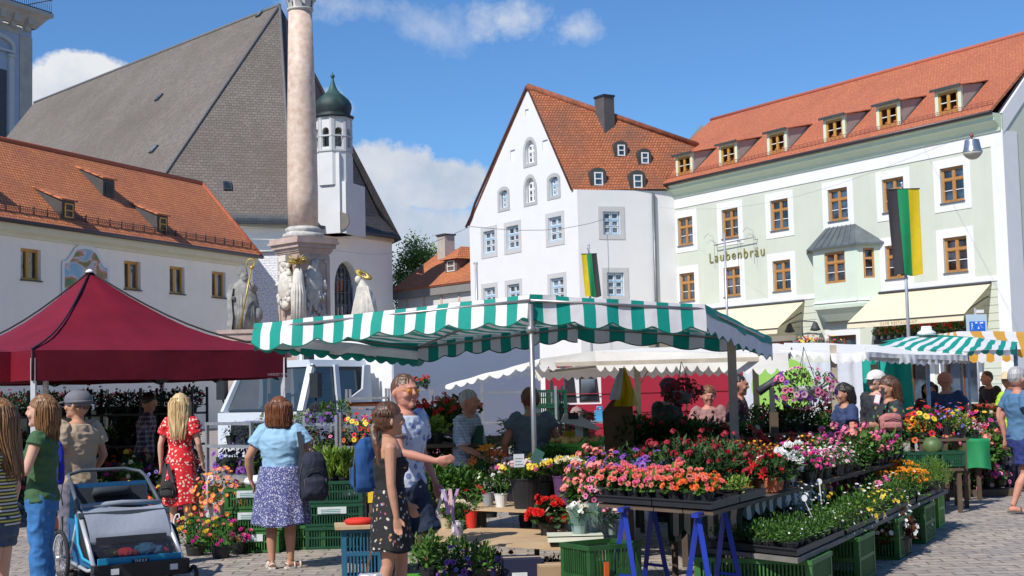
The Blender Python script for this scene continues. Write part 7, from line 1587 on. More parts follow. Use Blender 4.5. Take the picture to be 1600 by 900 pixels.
# ---------------------------------------------------------------- middle background
def middle():
    a=at(541,600,22); b=at(603,600,22); rack('steel rack with a tray of terracotta bowls in front of the truck box',a,b,.5,[1.05,1.48,1.62],1.75)
    m=MB()
    for k in range(6): m.tube([(-.02,.04*k,.02+.018*(k%2)),(1.0,.04*k,.02+.018*(k%2))],.022,8)
    o=m.build('terracotta_bundle',PM['terra'],None); o.location=(a.x+.02,a.y+.1,1.485); tag(o,'flat bundle of terracotta coloured bowls on the steel rack','bowls')
    a=at(612,600,21.5); b=at(733,600,21.5); rack('long empty steel rack behind the man with sunglasses',a,b,.5,[.9,1.3,1.55],1.72,n=3); row('geranium_red',(a.x+.1,a.y+.25,1.72),(a.x+.6,a.y+.25,1.72),3,'small red geranium on top of the long steel rack',sc=.55); 
    m=MB(); m.box(0,.5,.1,.45,1.70,1.73); o=m.build('board_shelf',M_steel,None); o.location=(a.x,a.y,0); tag(o,'small steel tray of red geraniums on the rack top','tray')
    a=at(752,600,21); b=at(862,600,21); rack('steel rack holding dark green crates behind the seated customer',a,b,.5,[.8,1.2,1.66],1.8,n=2)
    for k in range(2): crate(['dark green crate on the rack behind the post, lower','dark green crate on the rack behind the post, upper'][k],V((at(852,600,20.6).x,20.8,1.2+.235*k)),0,.62,.4,.23,M_crd)
    a=at(868,600,20.5); b=at(965,600,20.3); rack('steel rack with blue cans in front of the red van window',a,b,.5,[.7,1.2],1.72)
    for k in range(6): crate('green stacked crate below the rack shelf in front of the red van' ,V((at(868+k%3*36,600,20).x,20.4,.0+.36*(k//3))),0,.45,.4,.34,(M_crd,M_crb,M_crd)[k%3] if k%3!=1 else M_crb,group='crates stacked in front of the red van') if k%3!=1 else crate('blue stacked crate between green ones in front of the red van',V((at(868+k%3*36,600,20).x,20.4,.36*(k//3))),0,.45,.4,.34,M_crb,group='blue crates in front of the red van')
    for i,(px,c) in enumerate(((938,(.08,.35,.60)),(960,(.01,.16,.55)))):
        m=MB(); m.box(-.09,.09,-.07,.07,0,.15); m.lathe([(.03,.15),(.025,.19)],8); m.tube([(-.06,0,.15),(-.05,0,.2),(.03,0,.2)],.012,6); o=m.build('water_can',mat('can_%d'%i,c,.35,.05,4),None); o.location=(at(px,600,20.4).x,20.5,1.2); tag(o,['light blue canister on the rack before the van window','dark blue canister on the rack before the van window'][i],'canister')
    m=MB(); m.ball((0,0,.1),.1,10,0,1.2,.6); o=m.build('decor_wreath',mat('dark_floral_print',(.15,.03,.04),.7,.5,20,col2=(.4,.3,.25)),None); o.location=(at(900,600,20.4).x,20.45,1.2); tag(o,'round patterned decoration leaning before the van window','decoration')
    # scale, seed packets and green crates of peaches
    p=at(905,673,15.5); t=thing('market_scale','silver market scale with tilted display on the produce counter','scale',p); m=MB(); m.box(-.04,.04,-.04,.04,-.12,.08); m.prism([(-.2,.1),(.2,.0),(.22,.03),(.02,.16),(-.16,.19)],-.1,.12); m.build('body',mat('scale_housing',(.55,.55,.53),.35,.06,4),t); m=MB(); m.box(-.12,-.01,-.11,-.1,.13,.2); m.build('display',M_black,t)
    def counter(lab,px0,px1,Y,z,d=.7,mt=None):
        a=at(px0,600,Y); b=at(px1,600,Y); m=MB(); m.box(0,b.x-a.x,0,d,z-.04,z)
        for x in (.04,b.x-a.x-.09): m.box(x,x+.05,.02,d-.02,0,z-.04)
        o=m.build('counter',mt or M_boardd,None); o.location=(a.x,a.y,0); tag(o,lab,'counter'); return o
    counter('dark counter carrying green produce crates and the scale',868,990,15.0,.98)
    for i,(px,py,lb) in enumerate(((885,708,'light green crate of peaches in front of the scale'),(915,690,'light green crate of apricots beside the scale'))):
        p=V((at(px,600,14.9+.4*i).x,15.2+.35*i,1.0)); c=crate(lb,p,R(-12),.36,.28,.11,M_crl,tilt=R(10)); m=MB(); rr=random.Random(i)
        for k in range(26): m.ball((rr.uniform(-.15,.15),rr.uniform(-.11,.11),.1),.032,6)
        o=m.build('peach_heap',mat('peach_skin',(.62,.22,.06),.6,.25,14,col2=(.72,.45,.12)),None); o.location=p+V((0,0,.01)); o.rotation_euler=(R(10),0,R(-12)); tag(o,['peaches heaped in the nearer green crate','apricots heaped in the crate beside the scale'][i],'peaches')
    for i in range(2):
        m=MB(); m.box(-.045,.045,-.02,.02,0,.2); o=m.build('seed_box',mat('yellow_pack',(.5,.36,.03),.6,.1,5),None); o.location=V((at(886+13*i,600,15.4).x,15.75,1.0)); o.rotation_euler=(0,0,.2+.1*i); tag(o,['tall yellow packet left of the scale','yellow packet next to the scale stand'][i],'packet')
    # yellow and white carrier bags on the post
    t=thing('carrier_bags','yellow and white carrier bags hanging on the canopy post','carrier bags',at(972,575,16.2)); m=MB(); 
    m.grid([[V((x0+.03*math.sin(k*2.1+z*7),-.05*math.cos(k*1.1),-z)) for k,x0 in enumerate([lo+(hi-lo)*q/8 for q in range(9)])] for z,lo,hi in ((0,-.02,.02),(.12,-.03,.09),(.3,-.05,.15),(.44,-.12,.15))]); m.build('yellow_bag',mat('yellow_carrier',(.78,.52,.01),.4,.08,6,trans=.3),t)
    m=MB(); m.grid([[V((x0,-.08-.03*math.cos(k*1.3),-z)) for k,x0 in enumerate([lo+(hi-lo)*q/6 for q in range(7)])] for z,lo,hi in ((0,-.02,.01),(.1,-.08,.0),(.25,-.14,-.02),(.36,-.17,-.05))]); m.build('white_bag',mat('white_carrier',(.6,.62,.66),.4,.05,6,trans=.3),t)
    t=thing('paper_sacks','brown paper sack bundle hanging below the carrier bags','sack',at(968,640,16.3)); m=MB(); m.prism([(-.18,-.55),(.16,-.55),(.15,.1),(.02,.17),(-.08,.12),(-.2,-.02)],-.03,.03); m.build('sack',mat('brown_paper',(.16,.09,.045),.8,.15,4),t)
    # tomato and geranium display behind the old man
    for i in range(12): plant('tomato',V((-1.35+.2*(i%6),16.4+.35*(i//6),.62)),'tall leafy green plant behind the old man in the apron',group='tall leafy plants behind the old man',sc=.95)
    for i in range(5): plant('tomato',V((-.05+.22*i,17.6,.75)),'tall leafy green plant left of the woman in grey',group='tall leafy plants left of the woman in grey',sc=.9)
    for i in range(5): plant('herb_lime',at(630+i*13,600,15.6)*V((1,1,0))+V((0,0,1.1)),'lime-variegated small plant in a row behind the man with sunglasses',group='lime plants behind the man with sunglasses',sc=1.3)
    for i in range(4): plant('geranium_red',at(655+i*17,600,16.4)*V((1,1,0))+V((0,0,1.2)),'red geranium on the upper step behind the old man',group='red geraniums on the upper step',sc=.9)
    for i in range(3): plant('geranium_rose',at(700+i*16,600,16.8)*V((1,1,0))+V((0,0,1.3)),'tall salmon-pink geranium on the upper step behind the old man',group='salmon geraniums on the upper step',sc=.95)
    o=counter('stepped dark stand under the geraniums behind the old man',625,745,15.4,1.1,.5); o=counter('upper dark stand under the red geraniums',645,750,16.2,1.2,.9)
    counter('dark stand under the tall leafy plants',640,760,16.25,.6,.9) if 0 else None
    for i in range(6): plant('foliage',at(640+i*16,600,13.6)*V((1,1,0))+V((0,0,.55)),'leafy green bush below the reaching hand',group='leafy bushes below the reaching hand',sc=1.15)
    counter('dark stand under the leafy bushes in the middle of the display',640,760,13.4,.55,.6)
    for i in range(3): plant('foliage',at(845+i*14,600,15)*V((1,1,0))+V((0,0,.7)),'green pot behind the yellow roses',group='green pots behind the yellow roses',sc=1.0)
    # hanging baskets
    def basket(lab,px,py,Y,mats_,leafm,n,r,drop,wires):
        p=at(px,py,Y); t=thing('hanging_basket',lab,'hanging basket',p); m=MB(); m.lathe([(.07,-.16),(.13,-.05),(.14,0),(.12,0),(.06,-.1)],16); m.build('pot',PM['grey'],t)
        f=MB(); b=MB(); rr=random.Random(px)
        for k in range(520):
            d=rdir(rr,-.8); q=rr.uniform(.4,1); p_=V((d.x*r*q,d.y*r*q*.8,d.z*r*.62*q-.02)); 
            if abs(p_.z)<.1 and math.hypot(p_.x,p_.y)<.12 and d.y<0: continue
            leaf(f,p_,d+V((rr.uniform(-.6,.6),rr.uniform(-.6,.6),rr.uniform(-.5,.5))),d,.045,.55)
        for k in range(n):
            d=rdir(rr,-.85); i=rr.randrange(len(mats_)//2); bloom(b,V((d.x*r*1.03,d.y*r*.85,d.z*r*.66-.02)),d+V((0,-.35,0)),.034*rr.uniform(.8,1.15),'trumpet',rr,i*2,i*2+1)
        f.build('foliage',LM[leafm],t); b.build('blossoms',[FM[x] for x in mats_],t); w=MB()
        for a in (0,2.1,4.2): w.tube([(.13*math.cos(a),.13*math.sin(a),0),(0,0,wires)],.004,4)
        w.build('hanger',M_zinc,t)
    basket('hanging basket overflowing with pink-edged purple petunias',1258,603,15.2,['pale','mag','purple','deye','pink','deye'],'mid',95,.34,.2,.42)
    basket('dark hanging basket silhouetted beside the man in the hat',1066,610,17.2,['dred','deye'],'bronze',50,.25,.2,.35)
middle()
# ---------------------------------------------------------------- right background
def rightside():
    def table(lab,px0,px1,Y,z,d=.8,mt=None,nm='display_table'):
        a=at(px0,600,Y); b=at(px1,600,Y); m=MB(); m.box(0,b.x-a.x,0,d,z-.03,z)
        for x in (.03,b.x-a.x-.08): m.box(x,x+.05,.02,.07,0,z-.03); m.box(x,x+.05,d-.07,d-.02,0,z-.03)
        o=m.build(nm,mt or M_boardd,None); o.location=(a.x,a.y,0); tag(o,lab,'table'); return o
    def scatter(px0,px1,Y,z,d,n,kinds,where,sc=1):
        a=at(px0,600,Y).x; b=at(px1,600,Y).x
        for i in range(n):
            k=kinds[i%len(kinds)]; p=V((a+(b-a)*((i*.618)%1),Y+.1+(d-.2)*((i*.37)%1),z)); lb='%s %s'%(NM[k],where); plant(k,p,lb,group=lb,sc=sc*rnd.uniform(.85,1.1))
    NM=dict(petunia_pink='pink petunia',petunia_purple='purple petunia',geranium_dark='dark-leaved red geranium',shade_pale='cream-flowered pot',shade_orange='orange-flowered pot',foliage='green leafy pot',foliage_dark='dark leafy pot',coleus='bronze coleus',magenta_dip='magenta flower pot',feathery='feathery green pot',herb_lime='lime-green pot',lobelia_blue='violet-blue lobelia',marigold='orange marigold',petunia_mix='mixed red and yellow petunia',geranium_rose='salmon-pink geranium',geranium_pink='pink geranium',herb='small green herb',verbena='pale verbena',geranium_red='red geranium')
    table('shaded plant table behind the woman with the pink bag',1360,1480,19.5,.85); scatter(1362,1478,19.5,.85,.8,16,['magenta_dip','coleus','petunia_purple','foliage_dark','marigold'],'on the table behind the pink bag')
    table('dark display table of melons and green crates beneath the post',1405,1500,17.8,.55); 
    for i in range(3): crate(['dark green crate of melons at the left of the dark table','dark green crate in the middle of the dark table','dark green crate at the right of the dark table'][i],V((at(1415+i*32,600,17.9).x,18.1,.56)),0,.4,.35,.2,M_crd)
    m=MB(); 
    m.ball((0,0,.1),.13,12); o=m.build('melon',mat('melon_rind',(.10,.16,.05),.5,.3,6),None); o.location=V((at(1458,600,17.9).x,18.05,.72)); tag(o,'round green melon in the crate on the dark table','melon')
    plant('petunia_mix',at(1443,600,18.6)*V((1,1,0))+V((0,0,.8)),'tall yellow-green flowering plant beside the pole',sc=1.6); plant('lobelia_blue',at(1474,600,18.6)*V((1,1,0))+V((0,0,.95)),'violet-blue flowers right of the pole',sc=1.5); plant('herb_lime',at(1497,600,18.6)*V((1,1,0))+V((0,0,.92)),'lime-green plant beside the violet-blue flowers',sc=1.4)
    table('stand under the violet and lime plants',1430,1510,18.4,.9,.5)
    m=MB(); a=at(1500,600,19.6); m.grid([[V((x,.06*math.sin(x*17+z)*(1 if z<.8 else .1)-.04*(z<.5),z+.03*math.sin(x*9)*(z<.5))) for x in [k*.027 for k in range(15)]] for z in (.42,.6,.8,.84)]+[[V((x,.6,.85)) for x in [k*.027 for k in range(15)]]]); o=m.build('green_tablecloth',cloth('green_cloth',(.01,.24,.08),.1),None); o.location=(a.x,a.y,0); tag(o,'bright green cloth hanging over a small table on the right','tablecloth')
    table('small table under the bright green cloth',1500,1530,19.65,.83,.55)
    scatter(1500,1530,19.6,.86,.6,4,['verbena','geranium_rose','herb_lime'],'on the green cloth',.9)
    for i in range(16):
        k=('petunia_pink','geranium_rose','petunia_mix','geranium_pink','foliage','petunia_pink')[i%6]; plant(k,at(1486+ (i*5.7)%76,600,20.3+.25*(i%3))*V((1,1,0))+V((0,0,.12+.30*(i%3))),'%s in the tiered bush display before the striding man'%NM[k],group='%s in the tiered display'%NM[k],sc=1.35)
    m=MB(); m.box(0,.75,.3,.9,0,.38); m.box(0,.75,.9,1.4,0,.66); o=m.build('stepped_stand',M_boardd,None); o.location=V((at(1486,600,20.3).x,20.3,0)); tag(o,'dark stepped stand under the tiered flower display','stand')
    m=MB(); m.box(0,.9,-.02,.3,0,.1); o=m.build('low_plinth',M_boardd,None); o.location=V((at(1484,600,20.2).x,20.15,0)); tag(o,'low dark plinth at the foot of the tiered display','plinth')
    table('long shaded table with yellow and brown pots at the back right',1390,1560,23,.85,.9); scatter(1392,1558,23,.85,.9,22,['coleus','foliage_dark','marigold','shade_pale','foliage'],'on the long back table',1.1)
    # wooden counter with red fruit
    m=MB(); a=at(1510,600,26); b=at(1640,600,26); m.box(0,b.x-a.x,0,.9,.98,1.04,0); m.box(.03,b.x-a.x,.04,.86,0,.98,1); o=m.build('market_counter',[mat('orange_timber',(.45,.22,.07),.6,.12,3),mat('blue_grey_panel',(.05,.10,.15),.7,.1,2)],None); o.location=(a.x,a.y,0); tag(o,'timber-topped blue market counter below the yellow canopy','counter')
    for i in range(7):
        m=MB(); rr=random.Random(i)
        for k in range(30): m.ball((rr.uniform(-.24,.24),rr.uniform(-.17,.17),.08+rr.random()*.05),.045,6)
        o=m.build('fruit_heap',mat('fruit_%d'%(i%3),[(.35,.02,.02),(.22,.04,.02),(.08,.10,.02)][i%3],.5,.3,12),None); o.location=V((at(1520+i*19,600,26.5).x,26.4,1.05)); tag(o,'heap of %s fruit on the timber counter'%['red','dark red','green'][i%3],'fruit','fruit heaps on the timber counter, '+['red','dark red','green'][i%3])
    # produce in the shade around the vendors
    table('dark vegetable counter under the cream canopy',1180,1320,20.5,.95,.9); scatter(1182,1318,20.5,.95,.9,22,['foliage_dark','foliage','herb'],'on the dark vegetable counter',1.0)
    table('dark work table in front of the man in the hat',990,1100,16.3,.85,.7); scatter(1060,1175,17.0,.85,.7,12,['geranium_dark','foliage_dark','shade_pale'],'beside the apron woman',1.0); table('shaded table beside the woman in the apron',1060,1175,17.0,.85,.7)
    scatter(985,1100,16.2,.86,.6,14,['foliage_dark','foliage_dark','foliage'],'on the work table of the man in the hat',1.15)
    m=MB(); m.tube([(-.18,0,0),(-.02,0,.1),(.16,0,.2)],[.06,.05,.075],8); m.box(-.03,.03,-.03,.03,-.3,.05); o=m.build('counter_scale',M_dark,None); o.location=at(1206,612,18.5); tag(o,'dark tilted scale head on the vegetable counter','scale')
    m=MB(); m.box(-.05,.05,-.05,.05,0,.8+.5); o=m.build('scale_post',M_boardd,None); o.location=at(1207,600,18.5)*V((1,1,0)); tag(o,'short timber post carrying the dark scale','post')
    # inn terrace flowers (far away)
    for i in range(14):
        p=FG.w(-7.2+i*.47,-.5,3.85); plant('geranium_red' if i%3 else 'foliage',p,'geranium in the long trough at the inn front',group='geraniums in the inn trough',sc=2.0)
    for i in range(6): p=FG.w(-12.0+i*.5,-1.4,3.3); plant('petunia_mix',p,'mixed flowers on the wall beside the inn door',group='mixed flowers beside the inn door',sc=2.2)
    m=MB(); m.box(-12.4,-9.0,-1.7,-1.1,0,3.3); o=m.build('terrace_wall',M_green,None); o.location=FG.o; o.rotation_euler=(0,0,FG.yaw); tag(o,'low pale green terrace wall at the inn entrance','wall')
rightside()
print('PLANTS',NPL)
# ================================================================ PEOPLE
TS=bpy.data.scenes.new('shaping')
def remesh(mb,name,mats,vox,smooth=3,fac=.6,wr=None):
    o=bpy.data.objects.new('tmp_shape',mb.mesh('tmp_shape',mats)); TS.collection.objects.link(o); md=o.modifiers.new('r','REMESH'); md.mode='VOXEL'; md.voxel_size=vox; md.use_smooth_shade=True
    s=o.modifiers.new('s','SMOOTH'); s.factor=fac; s.iterations=smooth
    ctx=bpy.context.temp_override(scene=TS,view_layer=TS.view_layers[0]); ctx.__enter__(); dg=bpy.context.evaluated_depsgraph_get(); me=bpy.data.meshes.new_from_object(o.evaluated_get(dg)); ctx.__exit__(None,None,None); bpy.data.objects.remove(o); me.name=name
    me.materials.clear()
    for q in (mats if isinstance(mats,(list,tuple)) else [mats]): me.materials.append(q)
    me.polygons.foreach_set('material_index',[0]*len(me.polygons))
    if wr:
        amp,fx,fz=wr
        nr=[v.normal.copy() for v in me.vertices]
        for v,nm_ in zip(me.vertices,nr):
            c=v.co; n=.6*mnoise.noise(V((c.x*fx,c.y*fx,c.z*fz)))+.75*(.35-2*abs(mnoise.noise(V((c.x*fx*1.3+c.z*fz*.7+9,c.y*fx*1.2,c.z*fz*1.5-c.x*fx*.9)))))+.3*mnoise.noise(V((c.x*fx*3+9,c.y*fx*3,c.z*fz*3)))
            v.co=c+nm_*amp*n
    me.polygons.foreach_set('use_smooth',[True]*len(me.polygons)); me.update(); return me
def skin(n,c): return mat('skin_'+n,c,.55,.07,7,.08,spec=.35)
SK=dict(fair=skin('fair',(.62,.36,.26)),tan=skin('tan',(.48,.25,.16)),ruddy=skin('ruddy',(.52,.24,.17)))
def hairm(n,c,c2):
    m,nt,b=_nt('hair_'+n); tc=nd(nt,'ShaderNodeTexCoord'); mp=nd(nt,'ShaderNodeMapping'); mp.inputs['Scale'].default_value=(60,60,4); nz=nd(nt,'ShaderNodeTexNoise',Scale=1.0,Detail=3.0); lk(nt,tc.outputs['Object'],mp.inputs[0]); lk(nt,mp.outputs[0],nz.inputs['Vector'])
    cr=nd(nt,'ShaderNodeValToRGB'); cr.color_ramp.elements[0].position=.3; cr.color_ramp.elements[1].position=.7; cr.color_ramp.elements[0].color=c4(c); cr.color_ramp.elements[1].color=c4(c2); lk(nt,nz.outputs['Fac'],cr.inputs[0]); lk(nt,cr.outputs[0],b.inputs['Base Color']); b.inputs['Roughness'].default_value=.42
    bp=nd(nt,'ShaderNodeBump',Strength=.7,Distance=.01); lk(nt,nz.outputs['Fac'],bp.inputs['Height']); lk(nt,bp.outputs['Normal'],b.inputs['Normal']); return m
HR=dict(brown=hairm('brown',(.05,.022,.012),(.13,.06,.03)),auburn=hairm('auburn',(.10,.03,.012),(.24,.09,.035)),blonde=hairm('blonde',(.50,.33,.14),(.75,.56,.30)),ginger=hairm('ginger',(.14,.06,.02),(.32,.17,.07)),dark=hairm('dark',(.012,.010,.010),(.04,.03,.025)),grey=hairm('grey',(.25,.25,.26),(.5,.5,.5)),short=hairm('short_brown',(.07,.035,.02),(.15,.08,.04)))
def pattern(name,kind,cols,sc=20,thr=.3,rough=.8):
    m,nt,b=_nt(name); tc=nd(nt,'ShaderNodeTexCoord'); b.inputs['Roughness'].default_value=rough
    def cc(c): return c4(c)
    if kind=='stripes':
        sx=nd(nt,'ShaderNodeSeparateXYZ'); lk(nt,tc.outputs['Object'],sx.inputs[0]); mu=nd(nt,'ShaderNodeMath',operation='MULTIPLY'); mu.inputs[1].default_value=sc; lk(nt,sx.outputs[2],mu.inputs[0]); fr=nd(nt,'ShaderNodeMath',operation='FRACT'); lk(nt,mu.outputs[0],fr.inputs[0])
        cr=nd(nt,'ShaderNodeValToRGB'); cr.color_ramp.interpolation='CONSTANT'; e=cr.color_ramp.elements; e[0].color=cc(cols[0]); e[1].position=1/len(cols); e[1].color=cc(cols[1])
        for i in range(2,len(cols)): q=e.new(i/len(cols)); q.color=cc(cols[i])
        lk(nt,fr.outputs[0],cr.inputs[0]); out=cr.outputs[0]
    elif kind=='spots':
        vo=nd(nt,'ShaderNodeTexVoronoi',Scale=float(sc)); nz=nd(nt,'ShaderNodeTexNoise',Scale=sc*1.2,Detail=2.0); lk(nt,tc.outputs['Object'],nz.inputs['Vector']); av=nd(nt,'ShaderNodeVectorMath',operation='MULTIPLY_ADD'); av.inputs[1].default_value=(.035,)*3; lk(nt,nz.outputs['Color'],av.inputs[0]); lk(nt,tc.outputs['Object'],av.inputs[2]); lk(nt,av.outputs[0],vo.inputs['Vector'])
        cr=nd(nt,'ShaderNodeValToRGB'); cr.color_ramp.interpolation='LINEAR'; cr.color_ramp.elements[0].position=thr-.03; cr.color_ramp.elements[1].position=thr+.03; cr.color_ramp.elements[0].color=(1,1,1,1); cr.color_ramp.elements[1].color=(0,0,0,1); lk(nt,vo.outputs['Distance'],cr.inputs[0])
        c2=nd(nt,'ShaderNodeValToRGB'); c2.color_ramp.interpolation='CONSTANT'; e=c2.color_ramp.elements; e[0].color=cc(cols[1]); e[1].position=.5; e[1].color=cc(cols[min(2,len(cols)-1)])
        for i in range(3,len(cols)): q=e.new(.5+.5*(i-2)/(len(cols)-2)); q.color=cc(cols[i])
        sp=nd(nt,'ShaderNodeSeparateColor'); lk(nt,vo.outputs['Color'],sp.inputs[0]); lk(nt,sp.outputs[0],c2.inputs[0]); mx=nd(nt,'ShaderNodeMix',data_type='RGBA'); lk(nt,cr.outputs[0],mx.inputs[0]); mx.inputs[6].default_value=cc(cols[0]); lk(nt,c2.outputs[0],mx.inputs[7]); out=mx.outputs[2]
    elif kind=='plaid':
        ck=[]
        sx=nd(nt,'ShaderNodeSeparateXYZ'); lk(nt,tc.outputs['Object'],sx.inputs[0])
        for i in (0,2):
            mu=nd(nt,'ShaderNodeMath',operation='MULTIPLY'); mu.inputs[1].default_value=sc; lk(nt,sx.outputs[i],mu.inputs[0]); fr=nd(nt,'ShaderNodeMath',operation='FRACT'); lk(nt,mu.outputs[0],fr.inputs[0]); g=nd(nt,'ShaderNodeMath',operation='GREATER_THAN'); g.inputs[1].default_value=1-thr; lk(nt,fr.outputs[0],g.inputs[0]); ck.append(g.outputs[0])
        ad=nd(nt,'ShaderNodeMath',operation='ADD'); lk(nt,ck[0],ad.inputs[0]); lk(nt,ck[1],ad.inputs[1]); dv=nd(nt,'ShaderNodeMath',operation='MULTIPLY'); dv.inputs[1].default_value=.5; lk(nt,ad.outputs[0],dv.inputs[0]); mx=nd(nt,'ShaderNodeMix',data_type='RGBA'); lk(nt,dv.outputs[0],mx.inputs[0]); mx.inputs[6].default_value=cc(cols[0]); mx.inputs[7].default_value=cc(cols[1]); out=mx.outputs[2]
    n2=nd(nt,'ShaderNodeTexNoise',Scale=14.0,Detail=3.0); lk(nt,tc.outputs['Object'],n2.inputs['Vector']); bp=nd(nt,'ShaderNodeBump',Strength=.35,Distance=.02); lk(nt,n2.outputs['Fac'],bp.inputs['Height']); lk(nt,bp.outputs['Normal'],b.inputs['Normal'])
    lk(nt,out,b.inputs['Base Color']); return m
def plain(name,c,v=.08): return mat(name,c,.85,v,5,.3,fine=22)
def lerp(a,b,t): return V(a).lerp(V(b),t)
class Person:
    def __init__(s,label,px,Y,h,rz,skin='fair',g=1.0,vox=.009,arms=None,legs=None,head=(0,0),lean=0,female=False,hz=0):
        p=at(px,600,Y); p.z=hz; s.t=thing('person',label,'person',p,R(rz)); s.k=h/1.75; s.g=g; s.vox=vox; s.skin=SK[skin]; s.fem=female; s.lean=lean
        sw=.185 if female else .205
        L=lambda z:-lean*max(0,z-.95)      # leaning forward moves the upper body towards -y
        s.L=L
        s.sh={q:V((q*sw,L(1.42),1.415)) for q in(-1,1)}
        A=arms or {}
        s.arm={}
        for q in(-1,1):
            e,w,hd=A.get(q,((q*.27*1.0,.03,1.13),(q*.29,-.05,.885),(q*.02,-.2,-1))); 
            s.arm[q]=(V(e)+V((0,L(1.2) if q not in A else 0,0)),V(w)+V((0,L(1.0) if q not in A else 0,0)),V(hd).normalized())
        G=legs or {}
        s.leg={}
        for q in(-1,1):
            k,a,f=G.get(q,((q*.10,-.01,.50),(q*.10,.02,.085),(q*.15,-1,0))); s.leg[q]=(V(k),V(a),V(f).normalized())
        s.hc=V((0,L(1.63)-.01,1.63)); s.hM=Matrix.Rotation(R(head[0]),3,'Z')@Matrix.Rotation(R(head[1]),3,'X')
        s.body()
    def scale(s,me): 
        for v in me.vertices: v.co*=s.k
        return me
    def add(s,mb,name,m,vox=None,smooth=3,wr=None,parent=None,rm=True):
        me=remesh(mb,name,m,(vox or s.vox)/s.k,smooth,wr=wr) if rm else mb.mesh(name,m)
        s.scale(me); return mobj(name,me,parent or s.t)
    def torso(s,m,z0,z1,ex=0.0,neck=False,hip=1.0):
        g=s.g; L=s.L; f=s.fem
        R_=[(.80,.155 if f else .150,.115),(.88,.175 if f else .160,.125),(.95,.170 if f else .155,.12),(1.05,.135 if f else .148,.10),(1.15,.135 if f else .155,.10),(1.25,.155 if f else .175,.118),(1.33,.165 if f else .19,.118),(1.40,.17 if f else .185,.10),(1.445,.12,.08),(1.48,.065,.065)]
        rg=[]
        for z,rx,ry in R_:
            if z<z0-.001 or z>z1+.001: continue
            gg=g if z<1.38 else 1+(g-1)*.3
            rg.append(((0,L(z)+(.0 if not f else 0),z),(rx*gg)+ex,(ry*gg)+ex))
        m.loft(rg,22)
        if f and z1>1.2:
            for q in(-1,1): m.ball((q*.075*g,L(1.27)-.085*g,1.26),.062*g+ex*.7,10)
    def limb(s,m,pts,rs,n=12): m.tube(pts,rs,n)
    def hand(s,m,w,d,up,q,curl=.5):
        d=d.normalized(); side=V(up); side=(side-d*side.dot(d)).normalized(); nrm=d.cross(side)*q
        palm=w+d*.05; M=Matrix((side,d,nrm)).transposed()
        m.loft([(w,.026,.02,Matrix((side,nrm,d)).transposed()),(w+d*.04,.036,.017,Matrix((side,nrm,d)).transposed()),(w+d*.085,.038,.014,Matrix((side,nrm,d)).transposed())],10)
        for i,(o,l) in enumerate(((-.028,.066),(-.010,.075),(.009,.070),(.027,.055))):
            a=w+d*.08+side*o; c=curl*(.8+.1*i); b=a+(d*math.cos(c*.5)+nrm*math.sin(c*.5))*l*.5; e=b+(d*math.cos(c*1.4)+nrm*math.sin(c*1.4))*l*.55
            m.tube([a-d*.02,a,b,e],[.0095,.0095,.0088,.0065],7)
        t=w+d*.02-side*.025; m.tube([t,t-side*.025+d*.03+nrm*.008,t-side*.03+d*.062+nrm*.022],[.013,.011,.008],7)
    def body(s):
        m=MB(); g=s.g; s.torso(m,.80,1.48)
        m.tube([(0,s.L(1.44)+.01,1.42),(0,s.L(1.5)+.005,1.50),s.hc+V((0,.01,-.05))],[.065,.055,.055],12)
        # head, jaw, nose, ears, brow
        h=MB(); h.ball((0,.012,.01),.092,16,0,1.28,1.12); h.ball((0,-.018,-.055),.07,12,0,.95,1.05); h.tube([(0,-.093,.03),(0,-.112,-.01),(0,-.096,-.02)],[.01,.017,.012],7); h.ball((0,-.083,.04),.045,8,0,.35,.6); h.ball((0,-.078,-.058),.026,8,0,.5,.7); h.ball((0,-.075,-.09),.026,8)
        for q in(-1,1): h.ball((q*.092,.01,-.01),.026,8,0,1.25,.7); h.ball((q*.045,-.07,-.02),.028,8)
        n0=len(m.v); 
        for v in range(len(h.v)): h.v[v]=s.hc+s.hM@(h.v[v]*1.07)
        o=len(m.v); m.v+=h.v; m.f+=[tuple(i+o for i in f) for f in h.f]; m.m+=h.m; m.uv+=h.uv; m.sm+=h.sm
        for q in(-1,1):
            e,w,hd=s.arm[q]; S_=s.sh[q]; ga=1+(g-1)*.6
            m.ball(S_+V((-q*.005,0,-.01)),.058*ga,10); m.tube([S_,lerp(S_,e,.35),e,lerp(e,w,.3),w],[.052*ga,.047*ga,.037*ga,.038*ga,.024],12)
            s.hand(m,w,hd,V((0,1,0)) if abs(hd.y)<.7 else V((q*.3,0,1)),q,.7)
            k,a,f=s.leg[q]; H=V((q*.088*g,.0,.90)); gl=1+(g-1)*.5
            m.tube([H,lerp(H,k,.35),k+V((0,0,.03)),k-V((0,0,.03)),lerp(k,a,.35)+V((0,.012,0)),lerp(k,a,.8),a],[.088*gl,.08*gl,.055*gl,.052*gl,.053*gl,.036*gl,.034],14)
            fx=V((f.x,f.y,0)).normalized(); b=a+V((0,0,-.045)); m.tube([b-fx*.045,b+fx*.02+V((0,0,.005)),b+fx*.11-V((0,0,.012)),b+fx*.17-V((0,0,.02))],[.033,.038,.032,.02],10)
            sd=V((-fx.y,fx.x,0))
            for i in range(5): c=b+fx*(.165-.012*abs(i-1))+sd*((i-2)*.017*q)-V((0,0,.025)); m.tube([c-fx*.03,c+fx*.02],[.011,.009],6)
        s.bodyo=s.add(m,'body',s.skin,smooth=2)
        e=MB()
        for q in(-1,1): e.ball(s.hc+s.hM@V((q*.032,-.083,.012)),.011,8,0,.8,.6); 
        s.add(e,'eye',mat('eye_dark',(.03,.02,.018),.3,.1,5),parent=s.bodyo,rm=False)
